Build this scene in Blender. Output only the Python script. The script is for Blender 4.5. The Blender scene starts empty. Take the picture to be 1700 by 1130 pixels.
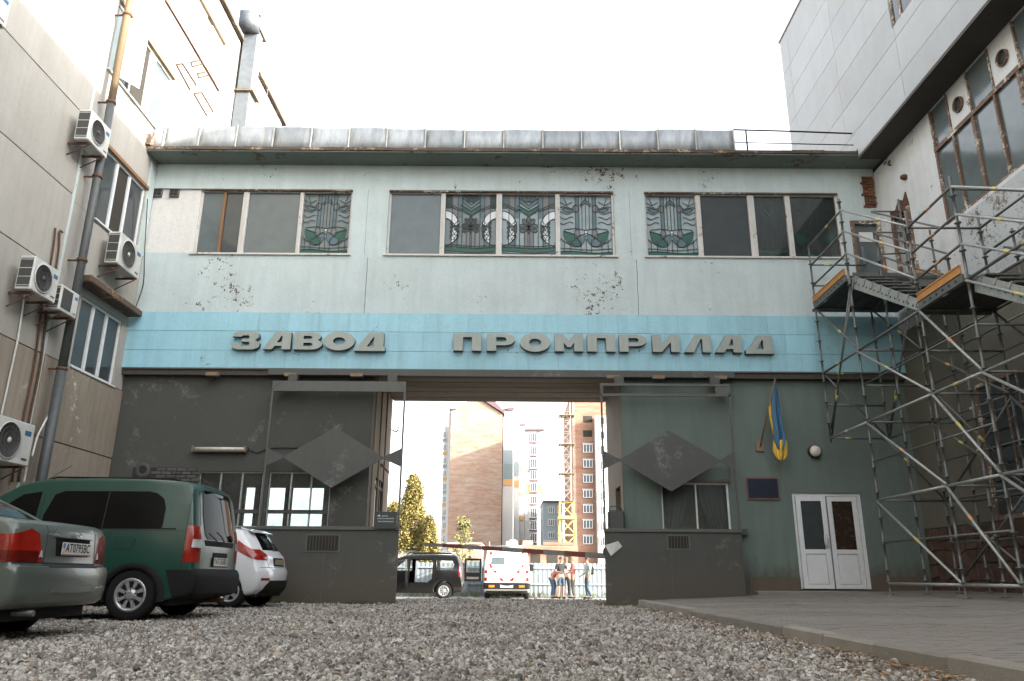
import bpy, bmesh, math, random
import numpy as np
from mathutils import Vector, Matrix, noise as mnoise
random.seed(7)
R_ = math.radians
scene = bpy.context.scene
col = scene.collection

# ------------------------------------------------------------------ camera
PITCH, ROLL, CAMZ = R_(17.1), .007, .6
F0 = Vector((0, math.cos(PITCH), math.sin(PITCH)))
R0 = Vector((1, 0, 0)); U0 = Vector((0, -math.sin(PITCH), math.cos(PITCH)))
RR = R0*math.cos(ROLL) + U0*math.sin(ROLL); UU = -R0*math.sin(ROLL) + U0*math.cos(ROLL)
cd = bpy.data.cameras.new('camera'); cam = bpy.data.objects.new('camera', cd); col.objects.link(cam)
cd.sensor_width = 36; cd.lens = 27.0; cd.clip_start = .05; cd.clip_end = 3000
cam.matrix_world = Matrix(((RR.x, UU.x, -F0.x, 0), (RR.y, UU.y, -F0.y, 0), (RR.z, UU.z, -F0.z, CAMZ), (0, 0, 0, 1)))
scene.camera = cam

# ------------------------------------------------------------------ light
SUNV = Vector((.90, -.42, .325)).normalized()
SUN_STRENGTH, SKY_STRENGTH, EXPOSURE = 2.9, .15, 2.5
w = bpy.data.worlds.new('World'); scene.world = w; w.use_nodes = True
wt = w.node_tree; bg = wt.nodes['Background']; sky = wt.nodes.new('ShaderNodeTexSky')
sky.sky_type = 'NISHITA'; sky.sun_disc = False
sky.sun_elevation = math.asin(SUNV.z); sky.sun_rotation = math.atan2(SUNV.x, SUNV.y)
sky.air_density = 1.0; sky.dust_density = 3.0; sky.ozone_density = 1.0
# thin bright overcast veil: the same pale tone over the whole sky
hs = wt.nodes.new('ShaderNodeHueSaturation'); hs.inputs['Saturation'].default_value = .22
hs.inputs['Value'].default_value = 1.3
wt.links.new(sky.outputs[0], hs.inputs['Color']); wt.links.new(hs.outputs[0], bg.inputs['Color'])
bg.inputs['Strength'].default_value = SKY_STRENGTH
sd = bpy.data.lights.new('sun', 'SUN'); sun = bpy.data.objects.new('sun', sd); col.objects.link(sun)
sd.energy = SUN_STRENGTH; sd.angle = R_(.5); sd.color = (1, .93, .82)
sun.rotation_euler = SUNV.to_track_quat('Z', 'Y').to_euler(); sun.location = (60, -30, 60)
scene.view_settings.view_transform = 'Standard'; scene.view_settings.look = 'None'
scene.view_settings.exposure = EXPOSURE; scene.view_settings.gamma = 1
scene.view_settings.use_curve_mapping = False
scene.render.engine = 'CYCLES'

# ------------------------------------------------------------------ helpers
def at(px, py, X=None, Y=None, Z=None):
    d = F0 + RR*((px-850)/1275) + UU*((565-py)/1275)
    if X is not None: t = X/d.x
    elif Y is not None: t = Y/d.y
    else: t = (Z-CAMZ)/d.z
    return Vector((0, 0, CAMZ)) + d*t

class MB:
    """collects shapes into one mesh"""
    def __init__(s): s.v = []; s.f = []; s.mi = []; s.cur = 0; s.sm = []; s.smooth = False
    def add(s, vs, fs):
        o = len(s.v); s.v += [tuple(v) for v in vs]
        for f in fs: s.f.append(tuple(i+o for i in f)); s.mi.append(s.cur); s.sm.append(s.smooth)
        return s
    def box(s, x0, x1, y0, y1, z0, z1):
        if x0 > x1: x0, x1 = x1, x0
        if y0 > y1: y0, y1 = y1, y0
        if z0 > z1: z0, z1 = z1, z0
        return s.add([(x0,y0,z0),(x1,y0,z0),(x1,y1,z0),(x0,y1,z0),(x0,y0,z1),(x1,y0,z1),(x1,y1,z1),(x0,y1,z1)],
              [(0,3,2,1),(4,5,6,7),(0,1,5,4),(1,2,6,5),(2,3,7,6),(3,0,4,7)])
    def bar(s, p, q, w, h, up=(0,0,1)):
        p = Vector(p); q = Vector(q); d = (q-p).normalized(); up = Vector(up)
        if abs(d.dot(up)) > .98: up = Vector((0,1,0)) if abs(d.y) < .9 else Vector((1,0,0))
        a = d.cross(up).normalized()*(w/2); b = a.cross(d).normalized()*(h/2)
        vs = [p-a-b, p+a-b, p+a+b, p-a+b, q-a-b, q+a-b, q+a+b, q-a+b]
        return s.add(vs, [(0,3,2,1),(4,5,6,7),(0,1,5,4),(1,2,6,5),(2,3,7,6),(3,0,4,7)][::1])
    def tube(s, pts, r, n=8, r2=None, cap=True):
        pts = [Vector(p) for p in pts]; m = len(pts); rings = []; last = None
        sm = s.smooth; s.smooth = True
        vs = []
        for i, p in enumerate(pts):
            d = (pts[min(i+1, m-1)]-pts[max(i-1, 0)]).normalized()
            if last is None:
                a = d.orthogonal().normalized()
            else:
                a = (last - d*last.dot(d))
                a = a.normalized() if a.length > 1e-6 else d.orthogonal().normalized()
            last = a; b = d.cross(a)
            rr = r if r2 is None else r+(r2-r)*i/(m-1)
            if isinstance(r, (list, tuple)): rr = r[i]
            vs += [p+a*math.cos(2*math.pi*k/n)*rr+b*math.sin(2*math.pi*k/n)*rr for k in range(n)]
        fs = []
        for i in range(m-1):
            for k in range(n): fs.append((i*n+k, i*n+(k+1)%n, (i+1)*n+(k+1)%n, (i+1)*n+k))
        s.add(vs, fs); s.smooth = False
        o = len(s.v)-len(vs)
        if cap:
            s.f.append(tuple(o+k for k in range(n))[::-1]); s.mi.append(s.cur); s.sm.append(False)
            s.f.append(tuple(o+(m-1)*n+k for k in range(n))); s.mi.append(s.cur); s.sm.append(False)
        s.smooth = sm
        return s
    def prism(s, pts, d, T=None):
        """pts: 3D polygon, extruded by vector d"""
        n = len(pts); d = Vector(d); pts = [Vector(p) for p in pts]
        vs = pts+[p+d for p in pts]
        fs = [tuple(range(n))[::-1], tuple(range(n, 2*n))]+[(i, (i+1)%n, n+(i+1)%n, n+i) for i in range(n)]
        return s.add(vs, fs)
    def lathe(s, prof, c, axis='Z', n=20, a0=0, a1=None):
        """prof: (radius, height) list"""
        full = a1 is None; a1 = 2*math.pi if full else a1
        k = n if full else n+1; vs = []
        for r, h in prof:
            for i in range(k):
                t = a0+(a1-a0)*i/n; u, v = r*math.cos(t), r*math.sin(t)
                if axis == 'Z': p = (u, v, h)
                elif axis == 'Y': p = (u, h, v)
                else: p = (h, u, v)
                vs.append((p[0]+c[0], p[1]+c[1], p[2]+c[2]))
        fs = []
        for j in range(len(prof)-1):
            for i in range(n):
                i2 = (i+1) % k
                fs.append((j*k+i, j*k+i2, (j+1)*k+i2, (j+1)*k+i))
        sm = s.smooth; s.smooth = True; s.add(vs, fs); s.smooth = sm
        return s
    def sphere(s, c, r, n=12, m=8, sc=(1,1,1)):
        vs = []; fs = []
        for j in range(m+1):
            ph = math.pi*j/m
            for i in range(n):
                t = 2*math.pi*i/n
                vs.append((c[0]+r*sc[0]*math.sin(ph)*math.cos(t), c[1]+r*sc[1]*math.sin(ph)*math.sin(t), c[2]+r*sc[2]*math.cos(ph)))
        for j in range(m):
            for i in range(n): fs.append((j*n+i, (j+1)*n+i, (j+1)*n+(i+1)%n, j*n+(i+1)%n))
        sm = s.smooth; s.smooth = True; s.add(vs, fs); s.smooth = sm
        return s
    def quad(s, a, b, c, d): return s.add([a, b, c, d], [(0,1,2,3)])
    def ribbon(s, pts, wdt, n, y0, th):
        """flat strip along 2D points (x,z) on a plane facing -Y at y0"""
        P = [Vector((p[0], p[1])) for p in pts]; L = []; Rr = []
        for i, p in enumerate(P):
            d = (P[min(i+1, len(P)-1)]-P[max(i-1, 0)])
            if d.length < 1e-9: d = Vector((1, 0))
            d.normalize(); q = Vector((-d.y, d.x))*wdt/2
            L.append(p+q); Rr.append(p-q)
        for i in range(len(P)-1):
            a, b, c, d = L[i], L[i+1], Rr[i+1], Rr[i]
            s.prism([(a.x, y0, a.y), (b.x, y0, b.y), (c.x, y0, c.y), (d.x, y0, d.y)], (0, -th, 0))
        return s
    def mesh(s, name, mats):
        me = bpy.data.meshes.new(name); me.from_pydata(s.v, [], s.f)
        if not isinstance(mats, (list, tuple)): mats = [mats]
        for m in mats: me.materials.append(m)
        me.polygons.foreach_set('material_index', s.mi); me.polygons.foreach_set('use_smooth', s.sm)
        bm = bmesh.new(); bm.from_mesh(me); bmesh.ops.recalc_face_normals(bm, faces=bm.faces); bm.to_mesh(me); bm.free()
        me.update(); return me
    def build(s, name, mats, parent=None, bevel=0, **kw):
        o = bpy.data.objects.new(name, s.mesh(name, mats)); link(o, parent)
        if bevel: addbevel(o, bevel)
        if kw: tag(o, **kw)
        return o
def addbevel(o, wd, seg=1):
    m = o.modifiers.new('bevel', 'BEVEL'); m.width = wd; m.segments = seg; m.limit_method = 'ANGLE'; m.angle_limit = R_(40)
def world_of(p):
    M = Matrix.Identity(4)
    while p is not None:
        M = (p.matrix_parent_inverse if p.parent else Matrix.Identity(4)) @ p.matrix_basis @ M if False else (p.matrix_parent_inverse @ p.matrix_basis @ M if p.parent else p.matrix_basis @ M)
        p = p.parent
    return M
LOCAL = False     # True while a thing is modelled round its own origin and moved afterwards
def link(o, parent=None):
    col.objects.link(o)
    if parent is not None:
        o.parent = parent
        if not LOCAL: o.matrix_parent_inverse = world_of(parent).inverted()
def tag(o, label=None, cat=None, group=None, kind=None):
    if label: o['label'] = label
    if cat: o['category'] = cat
    if group: o['group'] = group
    if kind: o['kind'] = kind
    return o
def thing(name, label, cat, loc=(0,0,0), group=None):
    o = bpy.data.objects.new(name, None); col.objects.link(o); o.location = loc; o.empty_display_size = .3
    return tag(o, label, cat, group)
def copy_tree(o, parent=None):
    c = o.copy(); col.objects.link(c)
    if parent is not None: c.parent = parent
    for ch in [k for k in bpy.data.objects if k.parent == o]: copy_tree(ch, c)
    return c
def share(src, name, parent, loc=(0,0,0), rot=(0,0,0), scl=(1,1,1)):
    """another instance of a mesh as an own object"""
    o = bpy.data.objects.new(name, src); link(o, parent); o.location = loc; o.rotation_euler = rot; o.scale = scl
    return o

# ------------------------------------------------------------------ materials
def srgb(h):
    h = h.lstrip('#'); c = [int(h[i:i+2], 16)/255 for i in (0, 2, 4)]
    return tuple((x/12.92 if x <= .04045 else ((x+.055)/1.055)**2.4) for x in c)
class NT:
    def __init__(s, name):
        s.m = bpy.data.materials.new(name); s.m.use_nodes = True; s.t = s.m.node_tree; s.b = s.t.nodes['Principled BSDF']
        s.tc = s.t.nodes.new('ShaderNodeTexCoord')
    def new(s, k, **kw):
        n = s.t.nodes.new(k)
        for a, b in kw.items(): setattr(n, a, b)
        return n
    def ln(s, a, b): s.t.links.new(a, b)
    def mapping(s, sc=(1,1,1), loc=(0,0,0), rot=(0,0,0), src='Object'):
        m = s.new('ShaderNodeMapping'); m.inputs['Scale'].default_value = sc; m.inputs['Location'].default_value = loc
        m.inputs['Rotation'].default_value = rot
        s.ln(s.tc.outputs[src], m.inputs['Vector']); return m.outputs[0]
    def noise(s, scale=5, detail=5, rough=.6, vec=None, sc=(1,1,1), loc=(0,0,0), dist=0):
        n = s.new('ShaderNodeTexNoise'); n.inputs['Scale'].default_value = scale; n.inputs['Detail'].default_value = detail
        n.inputs['Roughness'].default_value = rough; n.inputs['Distortion'].default_value = dist
        s.ln(vec or s.mapping(sc, loc), n.inputs['Vector']); return n.outputs['Fac']
    def ramp(s, f, stops, interp='LINEAR'):
        r = s.new('ShaderNodeValToRGB'); e = r.color_ramp; e.interpolation = interp
        while len(e.elements) < len(stops): e.elements.new(.5)
        for el, (p, c) in zip(e.elements, stops):
            el.position = p; el.color = (c, c, c, 1) if isinstance(c, (int, float)) else (*c, 1)
        s.ln(f, r.inputs[0]); return r.outputs[0]
    def mix(s, f, a, b, mode='MIX'):
        n = s.new('ShaderNodeMix', data_type='RGBA', blend_type=mode)
        for sock, v in ((n.inputs[0], f), (n.inputs[6], a), (n.inputs[7], b)):
            if isinstance(v, (int, float)): sock.default_value = v
            elif isinstance(v, tuple): sock.default_value = (*v[:3], 1)
            else: s.ln(v, sock)
        return n.outputs[2]
    def math(s, op, a, b=0, c=0):
        n = s.new('ShaderNodeMath', operation=op)
        for i, v in enumerate((a, b, c)):
            if isinstance(v, (int, float)): n.inputs[i].default_value = v
            else: s.ln(v, n.inputs[i])
        return n.outputs[0]
    def bump(s, h, strength=.3, dist=.02, prev=None):
        n = s.new('ShaderNodeBump'); n.inputs['Strength'].default_value = strength; n.inputs['Distance'].default_value = dist
        s.ln(h, n.inputs['Height'])
        if prev: s.ln(prev, n.inputs['Normal'])
        return n.outputs[0]
    def out(s, color=None, rough=.7, metal=0, normal=None, spec=None, coat=0, alpha=None):
        b = s.b
        for k, v in (('Base Color', color), ('Roughness', rough), ('Metallic', metal), ('Normal', normal), ('Specular IOR Level', spec), ('Coat Weight', coat), ('Alpha', alpha)):
            if v is None: continue
            if isinstance(v, (int, float)): b.inputs[k].default_value = v
            elif isinstance(v, tuple): b.inputs[k].default_value = (*v[:3], 1)
            else: s.ln(v, b.inputs[k])
        return s.m
    def piece(s):
        """a random number per object, for small differences between alike pieces"""
        return s.new('ShaderNodeObjectInfo').outputs['Random']
def dark(c, k): return tuple(x*k for x in c)
def plain(name, c, rough=.6, metal=0, var=.25, scale=8, bump=.15, spec=None, coat=0, per_piece=0, bscale=None):
    n = NT(name); c2 = dark(c, 1-var); f = n.noise(scale, 6, .65)
    colr = n.mix(n.ramp(f, [(.3, 0.), (.7, 1.)]), c2, tuple(min(1, x*(1+var*.5)) for x in c))
    if per_piece:
        r = n.piece(); k = n.math('MULTIPLY_ADD', r, per_piece*2, 1-per_piece)
        cc = n.new('ShaderNodeCombineColor'); [n.ln(k, cc.inputs[i]) for i in range(3)]
        colr = n.mix(1., colr, cc.outputs[0], 'MULTIPLY')
    nm = n.bump(n.noise(bscale or scale*6, 4, .7), bump, .01) if bump else None
    rr = n.math('MULTIPLY_ADD', f, .25, rough-.12)
    return n.out(colr, rr, metal, nm, spec, coat)
def weathered(name, c, stain, rough=.85, streak=.5, grain=40, peel=None, peelc=(.03,.03,.028), peelc2=None, bumps=.35, grime=0, stain_scale=1.2, per_piece=0, streak_sc=(6,6,.5), holes=(.585,.62)):
    """painted or bare wall: blotches, vertical runs, fine grain, flaked spots"""
    n = NT(name)
    f1 = n.noise(stain_scale, 8, .65); f2 = n.noise(1.0, 6, .6, sc=streak_sc, loc=(3,7,1))
    m = n.math('MULTIPLY', n.ramp(f2, [(.42, 0.), (.75, 1.)]), streak)
    m2 = n.math('MULTIPLY', n.ramp(f1, [(.38, 0.), (.68, 1.)]), .8)
    c1 = n.mix(m2, c, tuple(a*.6+b*.4 for a, b in zip(c, stain)))
    c1 = n.mix(m, c1, stain)
    g = n.noise(grain, 5, .7)
    c1 = n.mix(.35, c1, n.mix(g, dark(c, .55), tuple(min(1, x*1.35) for x in c)))
    if per_piece:
        r = n.piece(); k = n.math('MULTIPLY_ADD', r, per_piece*2, 1-per_piece)
        cc = n.new('ShaderNodeCombineColor'); [n.ln(k, cc.inputs[i]) for i in range(3)]
        c1 = n.mix(1., c1, cc.outputs[0], 'MULTIPLY')
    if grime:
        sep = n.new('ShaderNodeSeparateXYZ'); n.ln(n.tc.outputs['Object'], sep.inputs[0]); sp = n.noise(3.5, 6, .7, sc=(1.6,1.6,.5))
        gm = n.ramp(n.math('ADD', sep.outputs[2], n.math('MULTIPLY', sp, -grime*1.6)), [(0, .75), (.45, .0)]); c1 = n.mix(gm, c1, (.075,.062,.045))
    h = n.math('ADD', n.math('MULTIPLY', g, .5), n.math('MULTIPLY', n.noise(9, 4, .6), .5))
    if peel:
        sp = n.noise(peel[0], 6, .72, loc=(5, 1, 9)); area = n.noise(peel[1], 3, .5, loc=(2, 2, 8))
        v = n.math('ADD', n.math('MULTIPLY', sp, .55), n.math('MULTIPLY', area, .45))
        mk = n.ramp(v, [(holes[0], 0.), (holes[1], 1.)])
        pc = n.mix(n.ramp(n.noise(23, 3, .6), [(.45, 0.), (.55, 1.)]), peelc, peelc2 or tuple(min(1, x*3) for x in peelc))
        c1 = n.mix(mk, c1, pc); h = n.math('SUBTRACT', h, n.math('MULTIPLY', mk, .8))
    return n.out(c1, n.math('MULTIPLY_ADD', f1, .2, rough-.1), 0, n.bump(h, bumps, .02))
def glass_dark(name, c=(.03,.035,.035), rough=.03, wav=.035, spec=.42):
    n = NT(name); nm = n.bump(n.noise(1.7, 2, .4), wav, .1)
    f = n.noise(3, 5, .6); return n.out(n.mix(f, dark(c, .6), c), n.math('MULTIPLY_ADD', f, .04, rough), 0, nm, spec)
def glass_clear(name, tint=(.85,.9,.9), amt=.12, rough=.02):
    """thin pane: transmits straight through, reflects by fresnel"""
    n = NT(name); t = n.t; tr = n.new('ShaderNodeBsdfTransparent'); tr.inputs[0].default_value = (*tint, 1)
    gl = n.new('ShaderNodeBsdfGlossy'); gl.inputs['Roughness'].default_value = rough
    fr = n.new('ShaderNodeFresnel'); fr.inputs[0].default_value = 1.5
    k = n.math('MULTIPLY', fr.outputs[0], .75)
    mx = n.new('ShaderNodeMixShader'); n.ln(k, mx.inputs[0]); n.ln(tr.outputs[0], mx.inputs[1]); n.ln(gl.outputs[0], mx.inputs[2])
    df = n.new('ShaderNodeBsdfDiffuse'); df.inputs[0].default_value = (.25,.25,.23,1)
    mx2 = n.new('ShaderNodeMixShader'); dirt = n.ramp(n.noise(4, 6, .7), [(.35, amt*.3), (.8, amt*1.8)])
    n.ln(dirt, mx2.inputs[0]); n.ln(mx.outputs[0], mx2.inputs[1]); n.ln(df.outputs[0], mx2.inputs[2])
    n.ln(mx2.outputs[0], t.nodes['Material Output'].inputs['Surface']); t.nodes.remove(n.b); return n.m
def paint(name, c, rough=.28, dirt=.15, metal=.0, coat=.6):
    n = NT(name); f = n.noise(1.1, 2, .5); g = n.noise(9, 4, .7)
    colr = n.mix(n.math('MULTIPLY', n.ramp(f, [(.4, 0.), (.75, 1.)]), dirt), c, (.10,.088,.07))
    sep = n.new('ShaderNodeSeparateXYZ'); n.ln(n.tc.outputs['Object'], sep.inputs[0])
    low = n.ramp(n.math('ADD', sep.outputs[2], n.math('MULTIPLY', f, .35)), [(.40, .6), (.68, .10), (.9, .0)])
    colr = n.mix(n.math('MULTIPLY', low, min(1, dirt*4)), colr, (.085,.072,.058))
    rr = n.math('ADD', rough, n.math('MULTIPLY', n.ramp(g, [(.45, 0.), (.8, 1.)]), .08))
    m_ = n.out(colr, rr, metal, None, .5, coat); n.b.inputs['Coat Roughness'].default_value = .06; return m_
M = {}
M['facade'] = weathered('facade_paint', (.455,.525,.52), (.27,.305,.29), .85, .42, 26, peel=(7, .6), peelc=(.05,.045,.04), peelc2=(.50,.51,.48), holes=(.594,.614))
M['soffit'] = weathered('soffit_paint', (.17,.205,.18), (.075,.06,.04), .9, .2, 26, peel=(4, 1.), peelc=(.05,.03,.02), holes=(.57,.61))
M['edge_rust'] = weathered('slab_edge', (.08,.06,.045), (.03,.02,.015), .9, .5, 30, peel=(9, 1.5), peelc=(.35,.28,.20), peelc2=(.2,.12,.07), holes=(.54,.57))
M['band'] = weathered('blue_tile', (.285,.515,.595), (.15,.275,.30), .55, .55, 18, peel=(11, 1.3), peelc=(.06,.07,.07), peelc2=(.33,.46,.48), holes=(.62,.64), per_piece=.045, stain_scale=.6, bumps=.15)
M['band_dirty'] = weathered('blue_tile_dirty', (.17,.30,.32), (.09,.10,.085), .7, .7, 18, peel=(8, 1.3), peelc=(.10,.09,.07), holes=(.52,.58), per_piece=.10)
M['joint'] = plain('dark_joint', (.06,.07,.07), .9); M['band_joint'] = plain('tile_joint', (.17,.29,.33), .9)
M['diamond'] = weathered('diamond_sheet', (.066,.068,.060), (.045,.045,.040), .6, .5, 20, peel=(3, .8), peelc=(.10,.10,.092), holes=(.56,.74), bumps=.12)
M['letter'] = weathered('letter_metal', (.29,.32,.29), (.17,.18,.155), .5, .5, 30, bumps=.1, streak_sc=(14,14,1.2))
M['letter_side'] = plain('letter_side', (.07,.065,.055), .6)
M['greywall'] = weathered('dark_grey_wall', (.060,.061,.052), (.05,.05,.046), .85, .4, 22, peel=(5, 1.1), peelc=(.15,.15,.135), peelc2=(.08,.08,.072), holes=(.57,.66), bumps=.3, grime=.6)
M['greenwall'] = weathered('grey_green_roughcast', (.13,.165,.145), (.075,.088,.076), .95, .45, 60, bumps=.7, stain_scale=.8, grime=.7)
M['passage'] = weathered('passage_plaster', (.15,.12,.08), (.09,.07,.05), .9, .5, 24)
M['brownplinth'] = weathered('brown_plinth', (.11,.085,.06), (.06,.05,.04), .9, .4, 40)
M['wood'] = weathered('soffit_boards', (.13,.10,.065), (.05,.04,.028), .8, .4, 20, per_piece=.25, streak_sc=(1,14,14))
M['zinc'] = None
def zinc():
    n = NT('zinc_sheet'); f = n.noise(1.4, 8, .7, sc=(3,3,1)); g = n.noise(2.2, 6, .6, sc=(4,4,.6))
    c = n.mix(n.ramp(f, [(.35, 0.), (.7, 1.)]), (.24,.265,.28), (.42,.435,.44)); c = n.mix(n.ramp(g, [(.5, 0.), (.75, .7)]), c, (.20,.20,.19))
    r = n.piece(); k = n.math('MULTIPLY_ADD', r, .3, .8); cc = n.new('ShaderNodeCombineColor'); [n.ln(k, cc.inputs[i]) for i in range(3)]
    return n.out(n.mix(1., c, cc.outputs[0], 'MULTIPLY'), n.math('MULTIPLY_ADD', f, .25, .42), .35, n.bump(n.noise(1.3, 3, .5), .15, .05))
M['zinc'] = zinc()
M['concrete'] = weathered('grey_concrete_panel', (.32,.305,.275), (.20,.178,.145), .9, .45, 34, peel=(12, 1.), peelc=(.10,.09,.08), holes=(.66,.68), per_piece=.05, bumps=.5)
M['concrete_low'] = weathered('stained_concrete_panel', (.275,.235,.185), (.125,.10,.072), .9, .8, 34, peel=(5, .8), peelc=(.33,.30,.26), holes=(.60,.72), per_piece=.05, bumps=.5)
M['whiteplaster'] = weathered('white_plaster', (.60,.59,.56), (.40,.37,.32), .9, .3, 12, bumps=.9)
M['frame'] = weathered('white_window_paint', (.52,.51,.48), (.30,.26,.21), .6, .5, 20, peel=(9, 2.), peelc=(.10,.07,.05), holes=(.57,.62), bumps=.2)
M['frame_clean'] = plain('white_plastic', (.62,.63,.63), .35, var=.08, bump=.02)
M['frame_brown'] = weathered('brown_window_wood', (.20,.10,.04), (.10,.05,.02), .7, .5, 20)
M['frame_rust'] = weathered('rusty_window_frame', (.15,.095,.065), (.05,.03,.02), .8, .6, 30, peel=(10, 2.), peelc=(.26,.235,.20), holes=(.52,.60))
M['glass'] = glass_dark('dark_window_glass', (.055,.065,.068))
M['glass_grey'] = glass_dark('dusty_window_glass', (.12,.145,.15), .12)
M['glass_clear'] = glass_clear('clear_window_glass')
M['stone_tower'] = weathered('light_grey_cladding', (.32,.33,.335), (.235,.24,.24), .8, .3, 60, per_piece=.05, bumps=.25)
M['white_wall'] = weathered('peeling_white_wall', (.58,.60,.60), (.28,.24,.20), .85, .3, 20, peel=(6, 1.2), peelc=(.09,.06,.045), peelc2=(.20,.15,.12), holes=(.60,.63))
M['peel_wall'] = weathered('flaking_white_wall', (.42,.45,.46), (.28,.26,.24), .85, .4, 20, peel=(14, 1.6), peelc=(.10,.085,.075), peelc2=(.26,.23,.20), holes=(.53,.56))
M['lower_wall'] = weathered('beige_lower_wall', (.12,.115,.09), (.065,.06,.048), .9, .5, 30)
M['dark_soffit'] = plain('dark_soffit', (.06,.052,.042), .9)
M['plinth_stone'] = plain('brown_red_stone', (.075,.042,.030), .75, var=.4, scale=9, bump=.5, per_piece=.35)
M['black'] = plain('black', (.012,.012,.012), .7)
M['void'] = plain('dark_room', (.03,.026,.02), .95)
M['room'] = plain('room_plaster', (.22,.18,.13), .95)
M['pipe_grey'] = plain('pipe_paint_and_shade', (.055,.062,.06), .55)
M['pipe_rust'] = weathered('rusty_pipe', (.20,.145,.085), (.09,.055,.03), .7, .7, 20)
M['rust'] = plain('rusty_iron', (.10,.045,.022), .85, var=.5, scale=20)
M['steel'] = plain('galvanised_steel', (.15,.155,.145), .5, .5, var=.35, scale=14)
M['steel_light'] = plain('worn_steel', (.37,.38,.36), .45, .5, var=.3, scale=14)
M['ac_white'] = plain('aircon_casing', (.48,.48,.45), .5, var=.15, scale=4, bump=.03)
M['ac_dark'] = plain('aircon_grille', (.045,.045,.04), .6)
M['gate'] = weathered('gate_sheet_paint', (.058,.060,.051), (.042,.042,.036), .6, .5, 20, peel=(3, .8), peelc=(.09,.09,.083), holes=(.57,.78), bumps=.12, grime=.7)
M['gate_light'] = weathered('gate_rail_paint', (.088,.091,.079), (.058,.058,.051), .6, .5, 20, bumps=.12)
M['brick'] = plain('old_brick', (.17,.075,.045), .9, var=.35, scale=12, bump=.5, per_piece=.3)
M['brick_dark'] = plain('soot_brick', (.09,.085,.078), .9, var=.3, scale=12, bump=.5, per_piece=.25)
M['orange'] = plain('orange_timber', (.42,.20,.055), .6, var=.2, scale=9)
M['yellow'] = plain('yellow_tape', (.50,.42,.12), .5)
M['orange_tape'] = plain('orange_tape', (.55,.30,.16), .5)
M['flag_blue'] = plain('flag_blue', (.045,.13,.21), .8, var=.1)
M['flag_yellow'] = plain('flag_yellow', (.60,.36,.05), .8, var=.1)
M['plaque'] = plain('navy_plaque', (.008,.012,.028), .35, var=.1, bump=.02)
M['redbrown'] = plain('red_brown_paint', (.16,.075,.055), .6)
M['glow_white'] = plain('lamp_glass', (.55,.52,.46), .4)
M['paper'] = plain('paper', (.60,.59,.55), .8, var=.1)
M['curtain'] = plain('net_curtain', (.13,.125,.11), .9, var=.2)
# ================================================================== SETTING: ground
def ground_mat():
    n = NT('gravel_ground'); v = n.new('ShaderNodeTexVoronoi'); v.inputs['Scale'].default_value = 26; n.ln(n.mapping(), v.inputs['Vector'])
    v2 = n.new('ShaderNodeTexVoronoi'); v2.inputs['Scale'].default_value = 55; n.ln(n.mapping(), v2.inputs['Vector'])
    c = n.mix(n.ramp(v.outputs['Color'], [(.1, 0.), (.9, 1.)]), (.085,.070,.056), (.27,.235,.20))
    c = n.mix(n.ramp(n.noise(.9, 5, .6), [(.4, 0.), (.7, .7)]), c, (.15,.12,.09))
    h = n.math('ADD', v.outputs['Distance'], n.math('MULTIPLY', v2.outputs['Distance'], .5))
    return n.out(c, .95, 0, n.bump(h, .8, .03))
def gz(y): return 0. if y < 22 else (-.3*(y-22)/12 if y < 34 else -.3)
g = MB(); xs = (-500, -12, 12, 500); ys = (-120, 0, 22, 34, 60, 900)
for i in range(3):
    for j in range(5):
        g.quad((xs[i], ys[j], gz(ys[j])), (xs[i+1], ys[j], gz(ys[j])), (xs[i+1], ys[j+1], gz(ys[j+1])), (xs[i], ys[j+1], gz(ys[j+1])))
ground = g.build('ground', ground_mat(), kind='structure')
# sunlit road behind the gatehouse
def road_mat():
    n = NT('dusty_road'); f = n.noise(3, 6, .7); c = n.mix(f, (.16,.15,.13), (.34,.31,.27)); return n.out(c, .9, 0, n.bump(n.noise(60, 4, .7), .5, .01))
g = MB()
for a, b in ((23.2, 27), (27, 34), (34, 36.6)):
    g.quad((-60, a, gz(a)+.006), (60, a, gz(a)+.006), (60, b, gz(b)+.006), (-60, b, gz(b)+.006))
g.build('road', road_mat(), kind='structure')

g = MB(); n_ = 6
for j in range(n_+1):
    x_ = 2.05+.57*j/n_; zz = min(1, (x_-2.05)/.5)**1.6*.055-.004+.005*(j == 0)
    g.v += [(x_, -2, zz), (x_, 14.7, zz), (x_, 16.2, .001)]
g.f = [(j*3+k, j*3+3+k, j*3+4+k, j*3+1+k) for j in range(n_) for k in range(2)]; g.mi = [0]*len(g.f); g.sm = [True]*len(g.f)
g.build('gravel_bank', bpy.data.materials['gravel_ground'], ground)
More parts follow.
